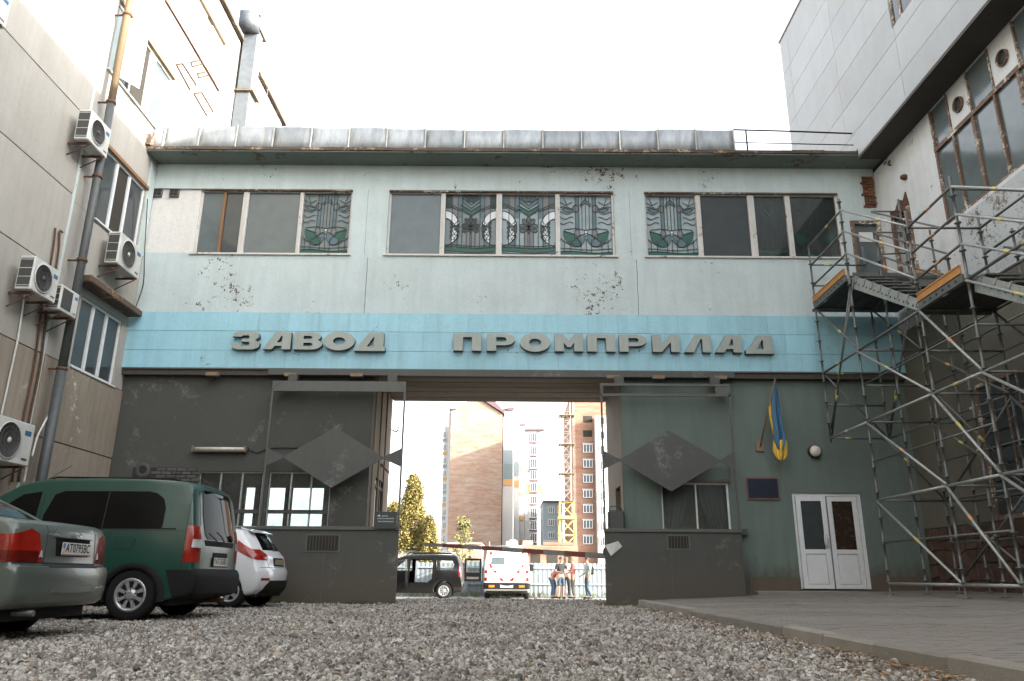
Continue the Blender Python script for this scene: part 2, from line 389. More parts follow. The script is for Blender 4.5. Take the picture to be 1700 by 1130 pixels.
# loose gravel stones
def stone_mat():
    n = NT('gravel_stone'); r = n.piece()
    c = n.ramp(r, [(0, (.085,.074,.062)), (.2, (.22,.198,.17)), (.5, (.38,.35,.31)), (.8, (.52,.49,.445)), (.94, (.70,.68,.64)), (1, (.40,.28,.18))])
    c = n.mix(n.ramp(n.noise(14, 4, .7), [(.3, 0.), (.7, .5)]), c, (.09,.078,.065))
    ge = n.new('ShaderNodeNewGeometry'); big = n.noise(.55, 4, .6, vec=ge.outputs['Position'])
    k = n.ramp(big, [(.30, .62), (.48, .95), (.7, 1.12)])
    c = n.mix(1., c, k, 'MULTIPLY')
    return n.out(c, .9, 0, n.bump(n.noise(40, 3, .6), .4, .004))
def make_gravel():
    rs = np.random.RandomState(3); N = 215000
    y = 4.3+(rs.rand(N)**1.35)*18.2; lim = 2.6+.35*y; x = (rs.rand(N)*2-1)*np.minimum(lim+1.5, 9.4)
    keep = ~((x > 2.58) & (y < 17.5)); keep &= ~((x > -9) & (x < -4.4) & (y > 17.8)); keep &= ~((y > 17.8) & ((x < -2.9) | (x > 2.5)))
    dens = np.array([mnoise.noise(Vector((a*.9, b*.9, 0))) for a, b in zip(x, y)])
    dirt = np.clip((y-13.5)/4, 0, 1)*np.clip((-x-1.5)/2, 0, 1); keep &= (dens > -.30) | (rs.rand(N) < .5); keep &= rs.rand(N) > dirt*.75*(dens < .15)
    x, y = x[keep], y[keep]; n = len(x)
    sz = .0068+.0125*rs.rand(n)**2.4+(rs.rand(n) < .02)*.014; sz *= 1+np.clip((y-7)/18, 0, 1)*.35
    me = bpy.data.meshes.new('gravel_stones'); me.vertices.add(n)
    bank = np.clip((x-2.05)/.5, 0, 1)**1.6*.055*(x < 2.6)*np.clip((16.2-y)/1.5, 0, 1); co = np.stack([x, y, bank+sz*.25], 1); me.vertices.foreach_set('co', co.ravel())
    a = me.attributes.new('size', 'FLOAT', 'POINT'); a.data.foreach_set('value', sz)
    a = me.attributes.new('turn', 'FLOAT_VECTOR', 'POINT'); a.data.foreach_set('vector', (rs.rand(n, 3)*6.28).ravel())
    a = me.attributes.new('shape', 'FLOAT_VECTOR', 'POINT'); a.data.foreach_set('vector', np.stack([.8+rs.rand(n)*.8, .7+rs.rand(n)*.6, .45+rs.rand(n)*.5], 1).ravel())
    me.update(); o = bpy.data.objects.new('gravel_stones', me); col.objects.link(o)
    ng = bpy.data.node_groups.new('stones', 'GeometryNodeTree')
    ng.interface.new_socket('Geometry', in_out='INPUT', socket_type='NodeSocketGeometry'); ng.interface.new_socket('Geometry', in_out='OUTPUT', socket_type='NodeSocketGeometry')
    N_ = ng.nodes; L = ng.links; gi = N_.new('NodeGroupInput'); go = N_.new('NodeGroupOutput')
    ico = N_.new('GeometryNodeMeshIcoSphere'); ico.inputs['Radius'].default_value = 1; ico.inputs['Subdivisions'].default_value = 2
    sp = N_.new('GeometryNodeSetPosition'); nz = N_.new('ShaderNodeTexNoise'); nz.inputs['Scale'].default_value = 1.1; nz.inputs['Detail'].default_value = 1
    sub = N_.new('ShaderNodeVectorMath'); sub.operation = 'SUBTRACT'; sub.inputs[1].default_value = (.5,.5,.5)
    scl = N_.new('ShaderNodeVectorMath'); scl.operation = 'SCALE'; scl.inputs['Scale'].default_value = 1.5
    L.new(nz.outputs['Color'], sub.inputs[0]); L.new(sub.outputs[0], scl.inputs[0]); L.new(ico.outputs[0], sp.inputs['Geometry']); L.new(scl.outputs[0], sp.inputs['Offset'])
    fl = N_.new('GeometryNodeSetShadeSmooth'); fl.inputs['Shade Smooth'].default_value = False
    L.new(sp.outputs[0], fl.inputs[0])
    sm = N_.new('GeometryNodeSetMaterial'); sm.inputs['Material'].default_value = stone_mat(); L.new(fl.outputs[0], sm.inputs['Geometry'])
    iop = N_.new('GeometryNodeInstanceOnPoints'); L.new(gi.outputs[0], iop.inputs['Points']); L.new(sm.outputs[0], iop.inputs['Instance'])
    def attr(nm, ty):
        q = N_.new('GeometryNodeInputNamedAttribute'); q.data_type = ty; q.inputs['Name'].default_value = nm; return q.outputs['Attribute']
    L.new(attr('turn', 'FLOAT_VECTOR'), iop.inputs['Rotation'])
    vs = N_.new('ShaderNodeVectorMath'); vs.operation = 'SCALE'; L.new(attr('shape', 'FLOAT_VECTOR'), vs.inputs[0]); L.new(attr('size', 'FLOAT'), vs.inputs['Scale'])
    L.new(vs.outputs[0], iop.inputs['Scale']); L.new(iop.outputs[0], go.inputs[0])
    md = o.modifiers.new('stones', 'NODES'); md.node_group = ng
    tag(o, 'loose grey gravel covering the yard in front of the gate', 'gravel', kind='stuff')
make_gravel()

# ------------------------------------------------------------------ raised paved forecourt on the right
def pz(x): return .155+.032*(x-2.75)
pav_mat = weathered('paving_stone', (.185,.165,.142), (.12,.104,.088), .9, .3, 60, peel=(1.3,.5), peelc=(.075,.066,.056), peelc2=(.10,.09,.075), holes=(.585,.625), stain_scale=.7, bumps=.5)
g = MB(); P = [(2.76,-8),(9.6,-8),(9.6,18.3),(5.25,18.3),(5.25,17.7),(2.76,16.66)]
n_ = len(P); g.add([(x, y, pz(x)-.02) for x, y in P]+[(x, y, -.1) for x, y in P], [tuple(range(n_))]+[(i, (i+1)%n_, n_+(i+1)%n_, n_+i) for i in range(n_)])
fore = g.build('paved_forecourt', plain('paving_joint', (.11,.095,.082), .95), kind='structure')
g = MB(); rs = random.Random(5)
yy = 4.2; row = 0
while yy < 17.5:
    dy = .1; xx = 2.775+(0 if row % 2 else -.1)
    while xx < 9.55:
        a, b = max(xx, 2.775), min(xx+.194, 9.58)
        back = 16.55+(a-2.76)*.42 if a < 5.25 else 18.2
        if b-a > .03 and yy+dy < back:
            o = rs.uniform(-.0015, .0015)+mnoise.noise(Vector((a*.8, yy*.8, 3)))*.012; z1 = pz(a)+o; z2 = pz(b)+o
            g.add([(a,yy,z1),(b,yy,z2),(b,yy+.094,z2),(a,yy+.094,z1),(a,yy,z1-.03),(b,yy,z2-.03),(b,yy+.094,z2-.03),(a,yy+.094,z1-.03)], [(0,1,2,3),(0,4,5,1),(1,5,6,2),(2,6,7,3),(3,7,4,0)])
        xx += .2
    yy += dy; row += 1
while yy < 18.2:
    xx = 5.3
    while xx < 9.4:
        g.add([(xx,yy,pz(xx)),(xx+.194,yy,pz(xx+.19)),(xx+.194,yy+.094,pz(xx+.19)),(xx,yy+.094,pz(xx)),(xx,yy,pz(xx)-.03),(xx+.194,yy,pz(xx)-.03)], [(0,1,2,3),(0,4,5,1)]); xx += .2
    yy += .1
g.build('paver', pav_mat, fore, kind='stuff')
M['kerb'] = weathered('kerb_concrete', (.20,.18,.15), (.085,.074,.058), .9, .5, 40, bumps=.6, per_piece=.22, streak_sc=(3,3,1))
y = 3.0; k = 0
kr = random.Random(9)
while y < 16.5:
    l = min(.98, 16.62-y); g = MB(); d = kr.uniform(-.012, .012); t = kr.uniform(-.01, .01)
    g.add([(2.60+d,y+.008,-.1),(2.77,y+.008,-.1),(2.77,y+l-.006,-.1),(2.60+d,y+l-.006,-.1),(2.625+d,y+.008,.165+t),(2.77,y+.008,.167+t),(2.77,y+l-.006,.167+t),(2.625+d,y+l-.006,.165+t)],
      [(0,3,2,1),(4,5,6,7),(0,1,5,4),(1,2,6,5),(2,3,7,6),(3,0,4,7)])
    g.build('kerb_stone', M['kerb'], fore, bevel=.014); y += l
for i in range(3):
    a = Vector((2.78+i*.82, 16.66+i*.345, 0)); b = Vector((2.78+(i+1)*.82-.01, 16.66+(i+1)*.345-.004, 0)); g = MB()
    g.prism([(a.x,a.y,-.05),(b.x,b.y,-.05),(b.x,b.y+.1,-.05),(a.x,a.y+.1,-.05)], (0,0,.19+.03*i)); g.build('kerb_stone', M['kerb'], fore, bevel=.012)

# fallen leaves and litter along the kerb
def leaf_mat(): 
    n = NT('fallen_leaf'); r = n.noise(31, 2, .5)
    return n.out(n.ramp(r, [(.3, (.10,.045,.015)), (.5, (.22,.11,.035)), (.62, (.32,.20,.07)), (.75, (.09,.07,.03))]), .8)
g = MB(); rl = random.Random(11)
def leaf(x, y, z, s):
    a = rl.uniform(0, 6.28); t = rl.uniform(-.7, .7); c, sn = math.cos(a), math.sin(a); pts = []
    for u, v, h in ((-1,0,0),(-.3,.5,.12),(.5,.42,.2),(1,0,.1),(.5,-.42,-.05),(-.3,-.5,.1)):
        pts.append((x+s*(u*c-v*sn), y+s*(u*sn+v*c), z+s*(h+.3)*(1+t*v)*.8+.002))
    g.add(pts, [(0,1,2,3),(0,3,4,5)])
for i in range(900):
    y = 4.6+rl.random()**1.5*10.5; d = abs(rl.gauss(0, .22 if rl.random() < .75 else .9)); clump = mnoise.noise(Vector((y*1.6, 3, 0)))
    if clump < -.1 and rl.random() < .7: continue
    leaf(2.57-d, y, .012+max(0, .055*min(1, (.52-d)/.5))*(y < 15)+rl.random()*.025*(d < .2), rl.uniform(.014, .032))
for i in range(60): leaf(rl.uniform(2.9, 9), rl.uniform(6, 17.5), .15+.03*3, rl.uniform(.012, .022)) if False else leaf(*(lambda x, y: (x, y, pz(x)+.004))(rl.uniform(2.9, 9), rl.uniform(6, 17.5)), rl.uniform(.012, .02))
for i in range(160): leaf(rl.uniform(-6, 2.4), rl.uniform(5, 17), .015, rl.uniform(.012, .022))
g.build('fallen_leaves', leaf_mat(), label='dry brown fallen leaves lying along the foot of the kerb', cat='leaves', kind='stuff')
# grass tufts at the gate feet and kerb
g = MB(); rg = random.Random(4)
def tuft(x, y, z, n, h):
    for _ in range(n):
        a = rg.uniform(0, 6.28); l = h*rg.uniform(.5, 1.2); b = rg.uniform(.1, .8); px, py = x+rg.gauss(0, .035), y+rg.gauss(0, .03); w_ = .004
        dx, dy = math.cos(a), math.sin(a)
        g.add([(px-dy*w_, py+dx*w_, z), (px+dy*w_, py-dx*w_, z), (px+dx*l*b*.5+dy*w_*.7, py+dy*l*b*.5, z+l*.6), (px+dx*l*b, py+dy*l*b, z+l*.9)], [(0,1,2),(1,2,3)] )
for i in range(110): tuft(rg.uniform(-5.4, -2.5), 17.78+rg.gauss(0, .06), 0, 9, .10)
for i in range(60): tuft(rg.uniform(1.9, 2.7), 17.6+rg.gauss(0, .12), 0, 8, .09)
for i in range(26): tuft(2.56+rg.gauss(0, .03), rg.choice([5.6, 6.3, 7.2, 12, 14, 15.5, 16.2])+rg.gauss(0, .25), .03, 8, .07)
for i in range(120): tuft(rg.uniform(-9, 9), rg.uniform(36.2, 37.2), -.3, 12, .28)
for i in range(60): tuft(rg.uniform(-9, -5), 17.9+rg.gauss(0, .1), 0, 8, .12)
g.build('grass_tufts', plain('dry_grass', (.10,.11,.035), .9, var=.4, scale=3, bump=0), label='short weeds growing at the foot of the gate leaves and kerb', cat='weeds', kind='stuff')
# ================================================================== GATEHOUSE (bridge building over the gateway)
GB = thing('gate_building', 'pale green two storey gatehouse with a blue tiled band of letters bridging the driveway', 'gatehouse', (0, 18.3, 0))
FY = 18.25
def wall_with_holes(mb, x0, x1, z0, z1, y0, y1, holes):
    """vertical wall sheet with thickness, rectangular openings (x0,x1,z0,z1)"""
    xs = sorted({x0, x1, *[h[0] for h in holes], *[h[1] for h in holes]}); zs = sorted({z0, z1, *[h[2] for h in holes], *[h[3] for h in holes]})
    xs = [x for x in xs if x0 <= x <= x1]; zs = [z for z in zs if z0 <= z <= z1]
    # merge rows into tall columns where possible
    for i in range(len(xs)-1):
        cx = (xs[i]+xs[i+1])/2; run = None
        for j in range(len(zs)-1):
            cz = (zs[j]+zs[j+1])/2; inh = any(h[0] < cx < h[1] and h[2] < cz < h[3] for h in holes)
            if not inh: run = (run[0], zs[j+1]) if run else (zs[j], zs[j+1])
            if inh or j == len(zs)-2:
                if run: mb.box(xs[i], xs[i+1], y0, y1, run[0], run[1])
                run = None
    return mb
def Xp(px, z=9.45, Y=FY): # picture column -> X on the facade
    lo = at(px, 565, Y=Y); return lo.x/( (Y*math.cos(PITCH)+(lo.z-CAMZ)*math.sin(PITCH)) )*(Y*math.cos(PITCH)+(z-CAMZ)*math.sin(PITCH))
W1 = [Xp(325), Xp(365), Xp(401), Xp(495), Xp(581)]
W2 = [Xp(642), Xp(733), Xp(827), Xp(925), Xp(1019)]
W3 = [Xp(1070), Xp(1161), Xp(1250), Xp(1312), Xp(1396)]
ZB, ZT = 8.52, 10.36
m = MB(); wall_with_holes(m, -9.6, 9.6, 6.85, 11.08, FY, FY+.3, [(-9.56, W1[0], ZB, ZT), (W1[0], W1[-1], ZB, ZT), (W2[0], W2[-1], ZB, ZT), (W3[0], W3[-1], ZB, ZT), (8.80, 9.56, 7.12, 9.55)])
UW = m.build('upper_wall', M['facade'], GB)
for px, z0, z1 in ((607, 6.86, ZB-.1), (1058, 6.86, ZB-.1), (607, ZB, ZT), (1045, ZB, ZT)):
    m = MB(); x = Xp(px, (z0+z1)/2); pts = [(x+random.uniform(-.006, .006), z0+(z1-z0)*i/9) for i in range(10)]
    m.ribbon(pts, .012 if z0 < 7 else .006, 0, FY-.0005, .003); m.build('expansion_joint', M['joint'], GB)
m = MB(); m.box(-9.56, W1[0]-.002, FY+.06, FY+.2, ZB, ZT); m.build('plastered_infill', M['whiteplaster'], GB)
for px in (259, 287):   # two little brick vents over the infill
    x = Xp(px, 10.2); v = MB(); v.box(x-.12, x+.12, FY-.012, FY+.06, 10.12, 10.355); vo = v.build('air_vent', M['brick_dark'], GB)
    for i in range(2):
        for j in range(2): v = MB(); v.box(x-.1+i*.105, x-.005+i*.105, FY-.018, FY-.0125, 10.15+j*.1, 10.235+j*.1); v.build('vent_hole', M['black'], vo)
# rear and inner walls, floors
m = MB(); wall_with_holes(m, -9.6, 9.6, 5.7, 11.08, 21.1, 21.35, [(a, b, ZB, ZT) for a, b in ((-8.2, -4.3), (-3.2, 2.5), (3.6, 8.4))]); m.build('rear_wall', M['facade'], GB)
m = MB(); m.box(-9.6, 9.6, FY+.3, 21.1, 5.72, 7.1); m.build('floor_slab', M['room'], GB)
m = MB(); m.box(-9.6, 9.6, FY+.3, 21.1, 10.9, 11.08); m.build('ceiling', M['room'], GB)
m = MB(); m.box(-9.6, 9.6, FY+1.2, FY+1.25, 7.1, 10.9); m.build('corridor_wall', M['room'], GB)
# roof slab with rusty lip, soffit
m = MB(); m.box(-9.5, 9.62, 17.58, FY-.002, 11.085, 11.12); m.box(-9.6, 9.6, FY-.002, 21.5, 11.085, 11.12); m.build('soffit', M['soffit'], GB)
m = MB(); rr = random.Random(2)
x = -9.5
while x < 9.6:
    l = rr.uniform(.25, .9); e = min(x+l, 9.62); m.box(x, e, 17.54+rr.uniform(-.012, .012), 21.5, 11.121, 11.205+rr.uniform(-.012, .01)); x = e
m.build('roof_slab', M['edge_rust'], GB)
M['seam'] = plain('zinc_seam', (.50,.48,.45), .5, bump=0, per_piece=.3)
# zinc parapet sheets with standing seams
xs = [Xp(p, 11.5, 17.66) for p in (251, 270, 328, 390, 451, 514, 577, 640, 704, 769, 834, 899, 963, 1027, 1090, 1153, 1217)]
for i in range(16):
    a, b = xs[i], xs[i+1]; t = .02*math.sin(i*1.7); zt = 11.86+.03*math.sin(i*.5)
    m = MB(); n = 6; vs = []; 
    for k in range(n+1):
        u = a+(b-a)*k/n; by = .014*math.sin(k/n*math.pi)*(1 if i % 2 else -1)
        vs += [(u+.004 if k == 0 else u-.004 if k == n else u, 17.64+by, 11.21), (u+.004 if k == 0 else u-.004 if k == n else u, 17.68+by+t, 11.56), (u+.004 if k == 0 else u-.004 if k == n else u, 17.70+by+t, zt)]
    m.smooth = True
    m.add(vs, [(k*3+j, k*3+3+j, k*3+4+j, k*3+1+j) for k in range(n) for j in range(2)])
    m.smooth = False; o = m.build('parapet_sheet', M['zinc'], GB); s_ = o.modifiers.new('solid', 'SOLIDIFY'); s_.thickness = .006; s_.offset = 0
    m = MB(); m.add([(b-.016, 17.625, 11.20), (b+.016, 17.625, 11.20), (b+.016, 17.665+t, zt+.03), (b-.016, 17.665+t, zt+.03), (b-.016, 17.66, 11.20), (b+.016, 17.66, 11.20), (b+.016, 17.70+t, zt+.03), (b-.016, 17.70+t, zt+.03)], [(0,1,2,3),(1,5,6,2),(0,3,7,4),(3,2,6,7),(4,7,6,5),(0,4,5,1)])
    m.build('standing_seam', M['seam'], GB)
m = MB(); m.box(xs[0], xs[-1], 17.72, 17.76, 11.21, 11.6); m.build('parapet_backing', M['steel'], GB)
m = MB(); m.box(-9.56, -9.38, 17.45, 17.75, 11.21, 11.5); m.build('cornice_stub', M['edge_rust'], GB)
# --- blue tiled band
m = MB(); m.box(-9.6, 9.6, 18.09, FY, 5.42, 6.85); m.build('band_wall', M['band_joint'], GB)
m = MB(); m.box(-9.6, 9.6, 18.075, 18.10, 5.385, 5.418); m.build('band_drip', M['gate_light'], GB)
rows = ((5.42, 5.86), (5.865, 6.36), (6.365, 6.848)); rr = random.Random(8)
for r, (z0, z1) in enumerate(rows):
    x = -9.6+(.0 if r == 1 else .35); first = True
    edges = [-9.6]
    while x < 9.5: x += .742; edges.append(min(x, 9.6))
    if edges[-1] < 9.6: edges.append(9.6)
    for a, b in zip(edges, edges[1:]):
        if b-a < .05: continue
        m = MB(); d = rr.uniform(0, .005); tl = rr.uniform(-.0025, .0025)
        m.add([(a+.003,18.085-d,z0+.002),(b-.003,18.085-d+tl,z0+.002),(b-.003,18.085-d+tl,z1-.003),(a+.003,18.085-d,z1-.003),(a+.003,18.095,z0),(b-.003,18.095,z0),(b-.003,18.095,z1-.003),(a+.003,18.095,z1-.003)], [(0,1,2,3),(0,4,5,1),(1,5,6,2),(2,6,7,3),(3,7,4,0)])
        m.build('tile', M['band_dirty'] if b < -8.9 else M['band'], GB)
# --- passage soffit boards
y = 18.3; rr = random.Random(3)
while y < 21.3:
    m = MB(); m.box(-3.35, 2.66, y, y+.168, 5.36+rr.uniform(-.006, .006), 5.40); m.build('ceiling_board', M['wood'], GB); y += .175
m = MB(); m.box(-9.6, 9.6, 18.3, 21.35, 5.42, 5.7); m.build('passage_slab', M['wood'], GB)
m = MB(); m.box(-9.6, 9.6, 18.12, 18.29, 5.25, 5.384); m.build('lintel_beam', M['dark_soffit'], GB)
# --- ground floor walls
LW = [(-7.38, -5.86, 1.66, 2.94), (-5.72, -4.25, 1.66, 2.94)]
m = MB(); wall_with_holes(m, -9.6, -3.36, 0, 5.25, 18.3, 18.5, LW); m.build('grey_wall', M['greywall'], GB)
RB = [(-7.22, -6.92, 1.6, 2.9), (-6.80, -6.1, 1.6, 2.9), (-5.95, -5.05, 1.6, 2.9)]
m = MB(); wall_with_holes(m, -9.6, -3.36, 0, 5.42, 21.1, 21.3, RB); m.build('rear_wall', M['room'], GB)
RW = [(3.53, 5.13, 1.55, 2.76), (6.6, 8.22, .36, 2.53)]
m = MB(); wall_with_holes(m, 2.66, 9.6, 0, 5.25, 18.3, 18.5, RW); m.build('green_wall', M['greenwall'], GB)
m = MB(); m.box(2.66, 9.6, 21.1, 21.3, 0, 5.42); m.build('rear_wall', M['room'], GB)
m = MB(); m.box(-9.6, -3.56, 18.5, 21.1, .02, .1); m.box(2.86, 9.6, 18.5, 21.1, .02, .38); m.build('ground_floor', M['room'], GB)
# passage side walls with window / hatch openings: built in the YZ plane
def side_wall(mb, x0, x1, y0, y1, z0, z1, holes):
    t = MB(); wall_with_holes(t, y0, y1, z0, z1, x0, x1, holes)
    mb.add([(v[1], v[0], v[2]) for v in t.v], t.f); return mb
m = MB(); side_wall(m, -3.56, -3.361, 18.5, 21.3, 0, 5.42, [(19.25, 20.6, 1.5, 2.95)]); m.build('passage_wall', M['passage'], GB)
m = MB(); side_wall(m, 2.661, 2.86, 18.5, 21.3, 0, 5.42, [(18.9, 19.8, 1.2, 2.75)]); m.build('passage_wall', M['passage'], GB)
for i in range(3): m = MB(); y = 18.62+i*.85; m.box(-3.36, -3.33, y, y+.10, 0, 5.35); m.build('wall_batten', M['passage'], GB)
m = MB(); m.box(2.64, 2.66, 18.32, 18.46, 0, 5.3); m.build('wall_batten', M['passage'], GB)
# brown plinth and door step
m = MB(); m.box(5.44, 6.60, 18.275, 18.299, .1, .63); m.build('plinth', M['brownplinth'], GB); m = MB(); m.box(8.24, 9.58, 18.275, 18.299, .1, .66); m.build('plinth', M['brownplinth'], GB)
m = MB(); m.box(5.5, 9.3, 17.92, 18.29, .1, .335); m.build('door_step', M['kerb'], GB, bevel=.015)

# --- windows -------------------------------------------------------------
def light(parent, name, x0, x1, z0, z1, y, mat): m = MB(); m.box(x0, x1, y, y+.006, z0, z1); return m.build(name, mat, parent)
M['glass_thin'] = glass_clear('thin_window_glass', (.95,.97,.97), .02)
def strip_window(X, mats, kinds, wd, frame=M['frame'], z0=ZB, z1=ZT, sill=True):
    m = MB(); y0, y1 = FY+.10, FY+.17; a, b = X[0], X[-1]
    m.box(a, b, y0, y1, z1-.05, z1); m.box(a, b, y0, y1, z0, z0+.04); m.box(a, a+.055, y0, y1, z0+.04, z1-.05); m.box(b-.055, b, y0, y1, z0+.04, z1-.05)
    win = m.build('window', frame, GB)
    for i, x in enumerate(X[1:-1]):
        wv = wd[i]; m = MB(); m.box(x-wv/2, x+wv/2, y0-.02, y1+.01, z0+.041, z1-.051)
        if wv > .08: m.box(x-.012, x+.012, y0-.028, y0-.021, z0+.041, z1-.051)
        m.build('mullion', mats[i], win, bevel=.004)
    for i in range(len(X)-1):
        l = X[i]+(.055 if i == 0 else wd[i-1]/2); r = X[i+1]-(.055 if i == len(X)-2 else wd[i]/2)
        k = kinds[i]
        if k == 'plain': light(win, 'pane', l, r, z0+.04, z1-.05, y1-.03, M['glass'] if i % 2 else M['glass_grey'])
        elif k == 'dark': light(win, 'pane', l, r, z0+.04, z1-.05, y1-.03, M['glass'])
        else:
            k in ('Ad', 'Bd') and light(win, 'pane', l, r, z0+.04, z1-.05, y0+.03, M['glass_thin']); stained(win, k, l, r, z0+.04, z1-.05, y1)
    m = MB(); m.box(a-.06, b+.06, FY-.05, FY+.10, z0-.055, z0-.005); m.build('sill', frame, win, bevel=.004)
    m = MB(); m.box(a, b, FY+.02, y0-.002, z1-.03, z1-.001); m.build('head_trim', M['frame_rust'], win)
    return win
M['sg_base'] = glass_dark('stained_grey_glass', (.20,.24,.235), .3, .1, .2)
M['sg_dim'] = glass_dark('stained_dim_glass', (.05,.058,.054), .3, .1, .2)
M['sg_pale'] = glass_dark('stained_pale_glass', (.27,.34,.35), .25, .1, .35); M['sg_mid'] = glass_dark('stained_mid_glass', (.10,.135,.13), .3, .1, .2)
M['sg_green'] = glass_dark('stained_green_glass', (.03,.115,.085), .3, .1, .2)
M['sg_dark'] = glass_dark('stained_dark_glass', (.035,.055,.05), .3, .1, .2)
M['sg_blue'] = glass_dark('stained_blue_glass', (.11,.18,.20), .3, .1, .2)
M['sg_white'] = plain('stained_white_glass', (.50,.54,.54), .3, var=.1, bump=0)
M['sg_rose'] = glass_dark('stained_mauve_glass', (.20,.20,.20), .3, .1, .2)
M['lead'] = plain('lead_came', (.035,.042,.04), .6)
def stained(win, kind, x0, x1, z0, z1, y):
    dim = kind.endswith('d'); pale = kind.endswith('l'); kind = kind[0]; W_, H_ = x1-x0, z1-z0; light(win, 'glass_sheet', x0, x1, z0, z1, y+.02, M['sg_dim' if dim else 'sg_pale' if pale else 'sg_base'])
    T = lambda u, v: (x0+u*W_, z0+v*H_)
    lead = MB(); layers = {k: MB() for k in ('green', 'dark', 'blue', 'white', 'rose')}; nd = {k: 0 for k in layers}
    def clampp(p): return (min(1, max(0, p[0])), min(1, max(0, p[1])))
    def poly(pts, k, outline=True):
        nd[k] += 1; dep = .0012*(1+nd[k] % 5)+{'green': 0, 'dark': .007, 'blue': .0003, 'white': .0145, 'rose': .0006}[k]
        Q = [T(*clampp(p)) for p in pts]; layers[k].prism([(a, y+.019-dep, b) for a, b in Q], (0, -.001, 0))
        if outline: line(list(pts)+[pts[0]])
    def line(pts, wd=.019): lead.ribbon([T(*clampp(p)) for p in pts], wd, 0, y+.001, .004)
    def arc(cx, cy, r, a0, a1, n=12, ry=None): ry = r if ry is None else ry; return [(cx+r*math.cos(R_(a0+(a1-a0)*i/n)), cy+ry*math.sin(R_(a0+(a1-a0)*i/n))) for i in range(n+1)]
    def ell(cx, cy, a, b, rot, n=12):
        c, s = math.cos(R_(rot)), math.sin(R_(rot)); return [(cx+a*math.cos(t)*c-b*math.sin(t)*s, cy+a*math.cos(t)*s+b*math.sin(t)*c) for t in [2*math.pi*i/n for i in range(n)]]
    def wave(v, amp, ph, u0=0, u1=1, n=16): return [(u0+(u1-u0)*i/n, v+amp*math.sin(ph+(u0+(u1-u0)*i/n)*6.28)) for i in range(n+1)]
    if kind == 'A':
        for u0, u1, v0, v1, k in ((.13,.24,.55,1,'rose'), (.24,.33,.62,1,'blue'), (.68,.77,.62,1,'blue'), (.77,.88,.55,1,'rose'), (.42,.49,.12,.42,'rose'), (.52,.59,.12,.42,'rose'), (.16,.27,.13,.32,'blue'), (.75,.83,.13,.32,'blue'), (0,.12,.78,1,'dark'), (.88,1,.78,1,'dark')):
            poly([(u0,v0),(u1,v0),(u1,v1),(u0,v1)], k, False)
        for u in (.13, .24, .33, .68, .77, .88): line([(u, .13), (u, 1)])
        for u in (.42, .49, .52, .59): line([(u, .13), (u, .45)])
        poly([(.3,.84),(.5,.74),(.7,.84),(.7,.78),(.5,.665),(.3,.78)], 'green'); poly([(.33,.96),(.5,.84),(.67,.96),(.67,.885),(.5,.775),(.33,.885)], 'blue')
        line([(0,.88),(.3,.76),(.5,.65),(.7,.76),(1,.88)]); line([(0,.84),(.3,.73)]); line([(.7,.73),(1,.84)])
        poly([(.34,1),(.42,.91),(.5,.885),(.58,.91),(.66,1)], 'dark'); poly([(.42,1),(.5,.9),(.58,1)], 'green')
        for s in (1, -1):
            cx = 0 if s > 0 else 1; q = lambda p: (cx+s*p[0], p[1])
            o = arc(0, .45, .28, 90, 12, 8, .285); i_ = arc(0, .45, .17, 12, 90, 8, .16); poly([q(p) for p in o+i_], 'white')
            o = arc(0, .45, .28, -25, -62, 6, .285); poly([q(p) for p in o]+[q((.12,.35))], 'white')
            poly([q((.12,.2)), q((.16,.47)), q((.24,.36))], 'white', False)
            line([q(p) for p in arc(0, .45, .28, 90, -90, 18, .285)])
            for k in range(4):
                for t in (-1, 1): poly([q((a, b)) for a, b in ell(.185+t*.045, .52-.075*k+.0, .052, .024, 40*t if t > 0 else -40, 10)], 'dark')
        for a in (90, 132, 48, 172, 8, 200, -20): poly(ell(.5+.085*math.cos(R_(a)), .47+.10*math.sin(R_(a)), .085, .042, a), 'dark')
        poly(ell(.5, .45, .02, .03, 90), 'white'); poly([(.46,.43),(.54,.43),(.5,.36)], 'dark')
        poly(wave(.14, .012, 1)+wave(.07, .014, 1.3)[::-1], 'green'); line(wave(.045, .01, 2)); line(wave(.17, .012, 1))
    elif kind == 'B':
        for u in (.08, .2, .4, .5, .6, .8, .92): line([(u, .06), (u, .28)])
        for u0, u1 in ((.30, .37), (.63, .70)): poly([(u0,.44),(u1,.44),(u1,1),(u0,1)], 'blue', False); line([(u0,.44),(u0,1)]); line([(u1,.44),(u1,1)])
        for u in (.43, .5, .57): line([(u, .44), (u, 1)])
        poly([(.4,.86),(.5,.95),(.6,.86),(.6,.82),(.5,.88),(.4,.82)], 'blue')
        for cx in (.31, .69): poly(ell(cx, .79, .055, .06, 0, 16), 'rose')
        for s in (1, -1):
            q = lambda p, s=s: (.5+s*(p[0]-.5), p[1])
            for k in range(4):
                line([q(p) for p in [(0+.26*i/6, .80-.085*k+.022*math.sin(i*1.1+k)) for i in range(7)]])
            line([q((0,.9)), q((.12,.84)), q((.25,.9))]); line([q((.08,.97)), q((.14,.84))]); poly([q((.04,.78)), q((.15,.82)), q((.26,.76)), q((.15,.72))], 'blue')
            bowl = arc(.31, .44, .24, 180, 360, 14, .26); 
            if s < 0: pass
            poly([q((a*.92+.02, b)) for a, b in arc(.30, .42, .25, 180, 300, 10, .26)]+[q((.30,.36))], 'green'); poly([q(p) for p in arc(.33, .40, .17, 225, 355, 9, .24)]+[q((.36,.34))], 'blue' if not dim else 'dark')
            poly([q(p) for p in ell(.33, .37, .055, .075, 0, 12)], 'rose'); line([q(p) for p in [(0,.30),(.08,.24),(.2,.2)]])
        line([(.08,.44),(.3,.46),(.5,.43),(.7,.46),(.92,.44)]); poly([(.47,.42),(.5,.24),(.53,.42)], 'white', True)
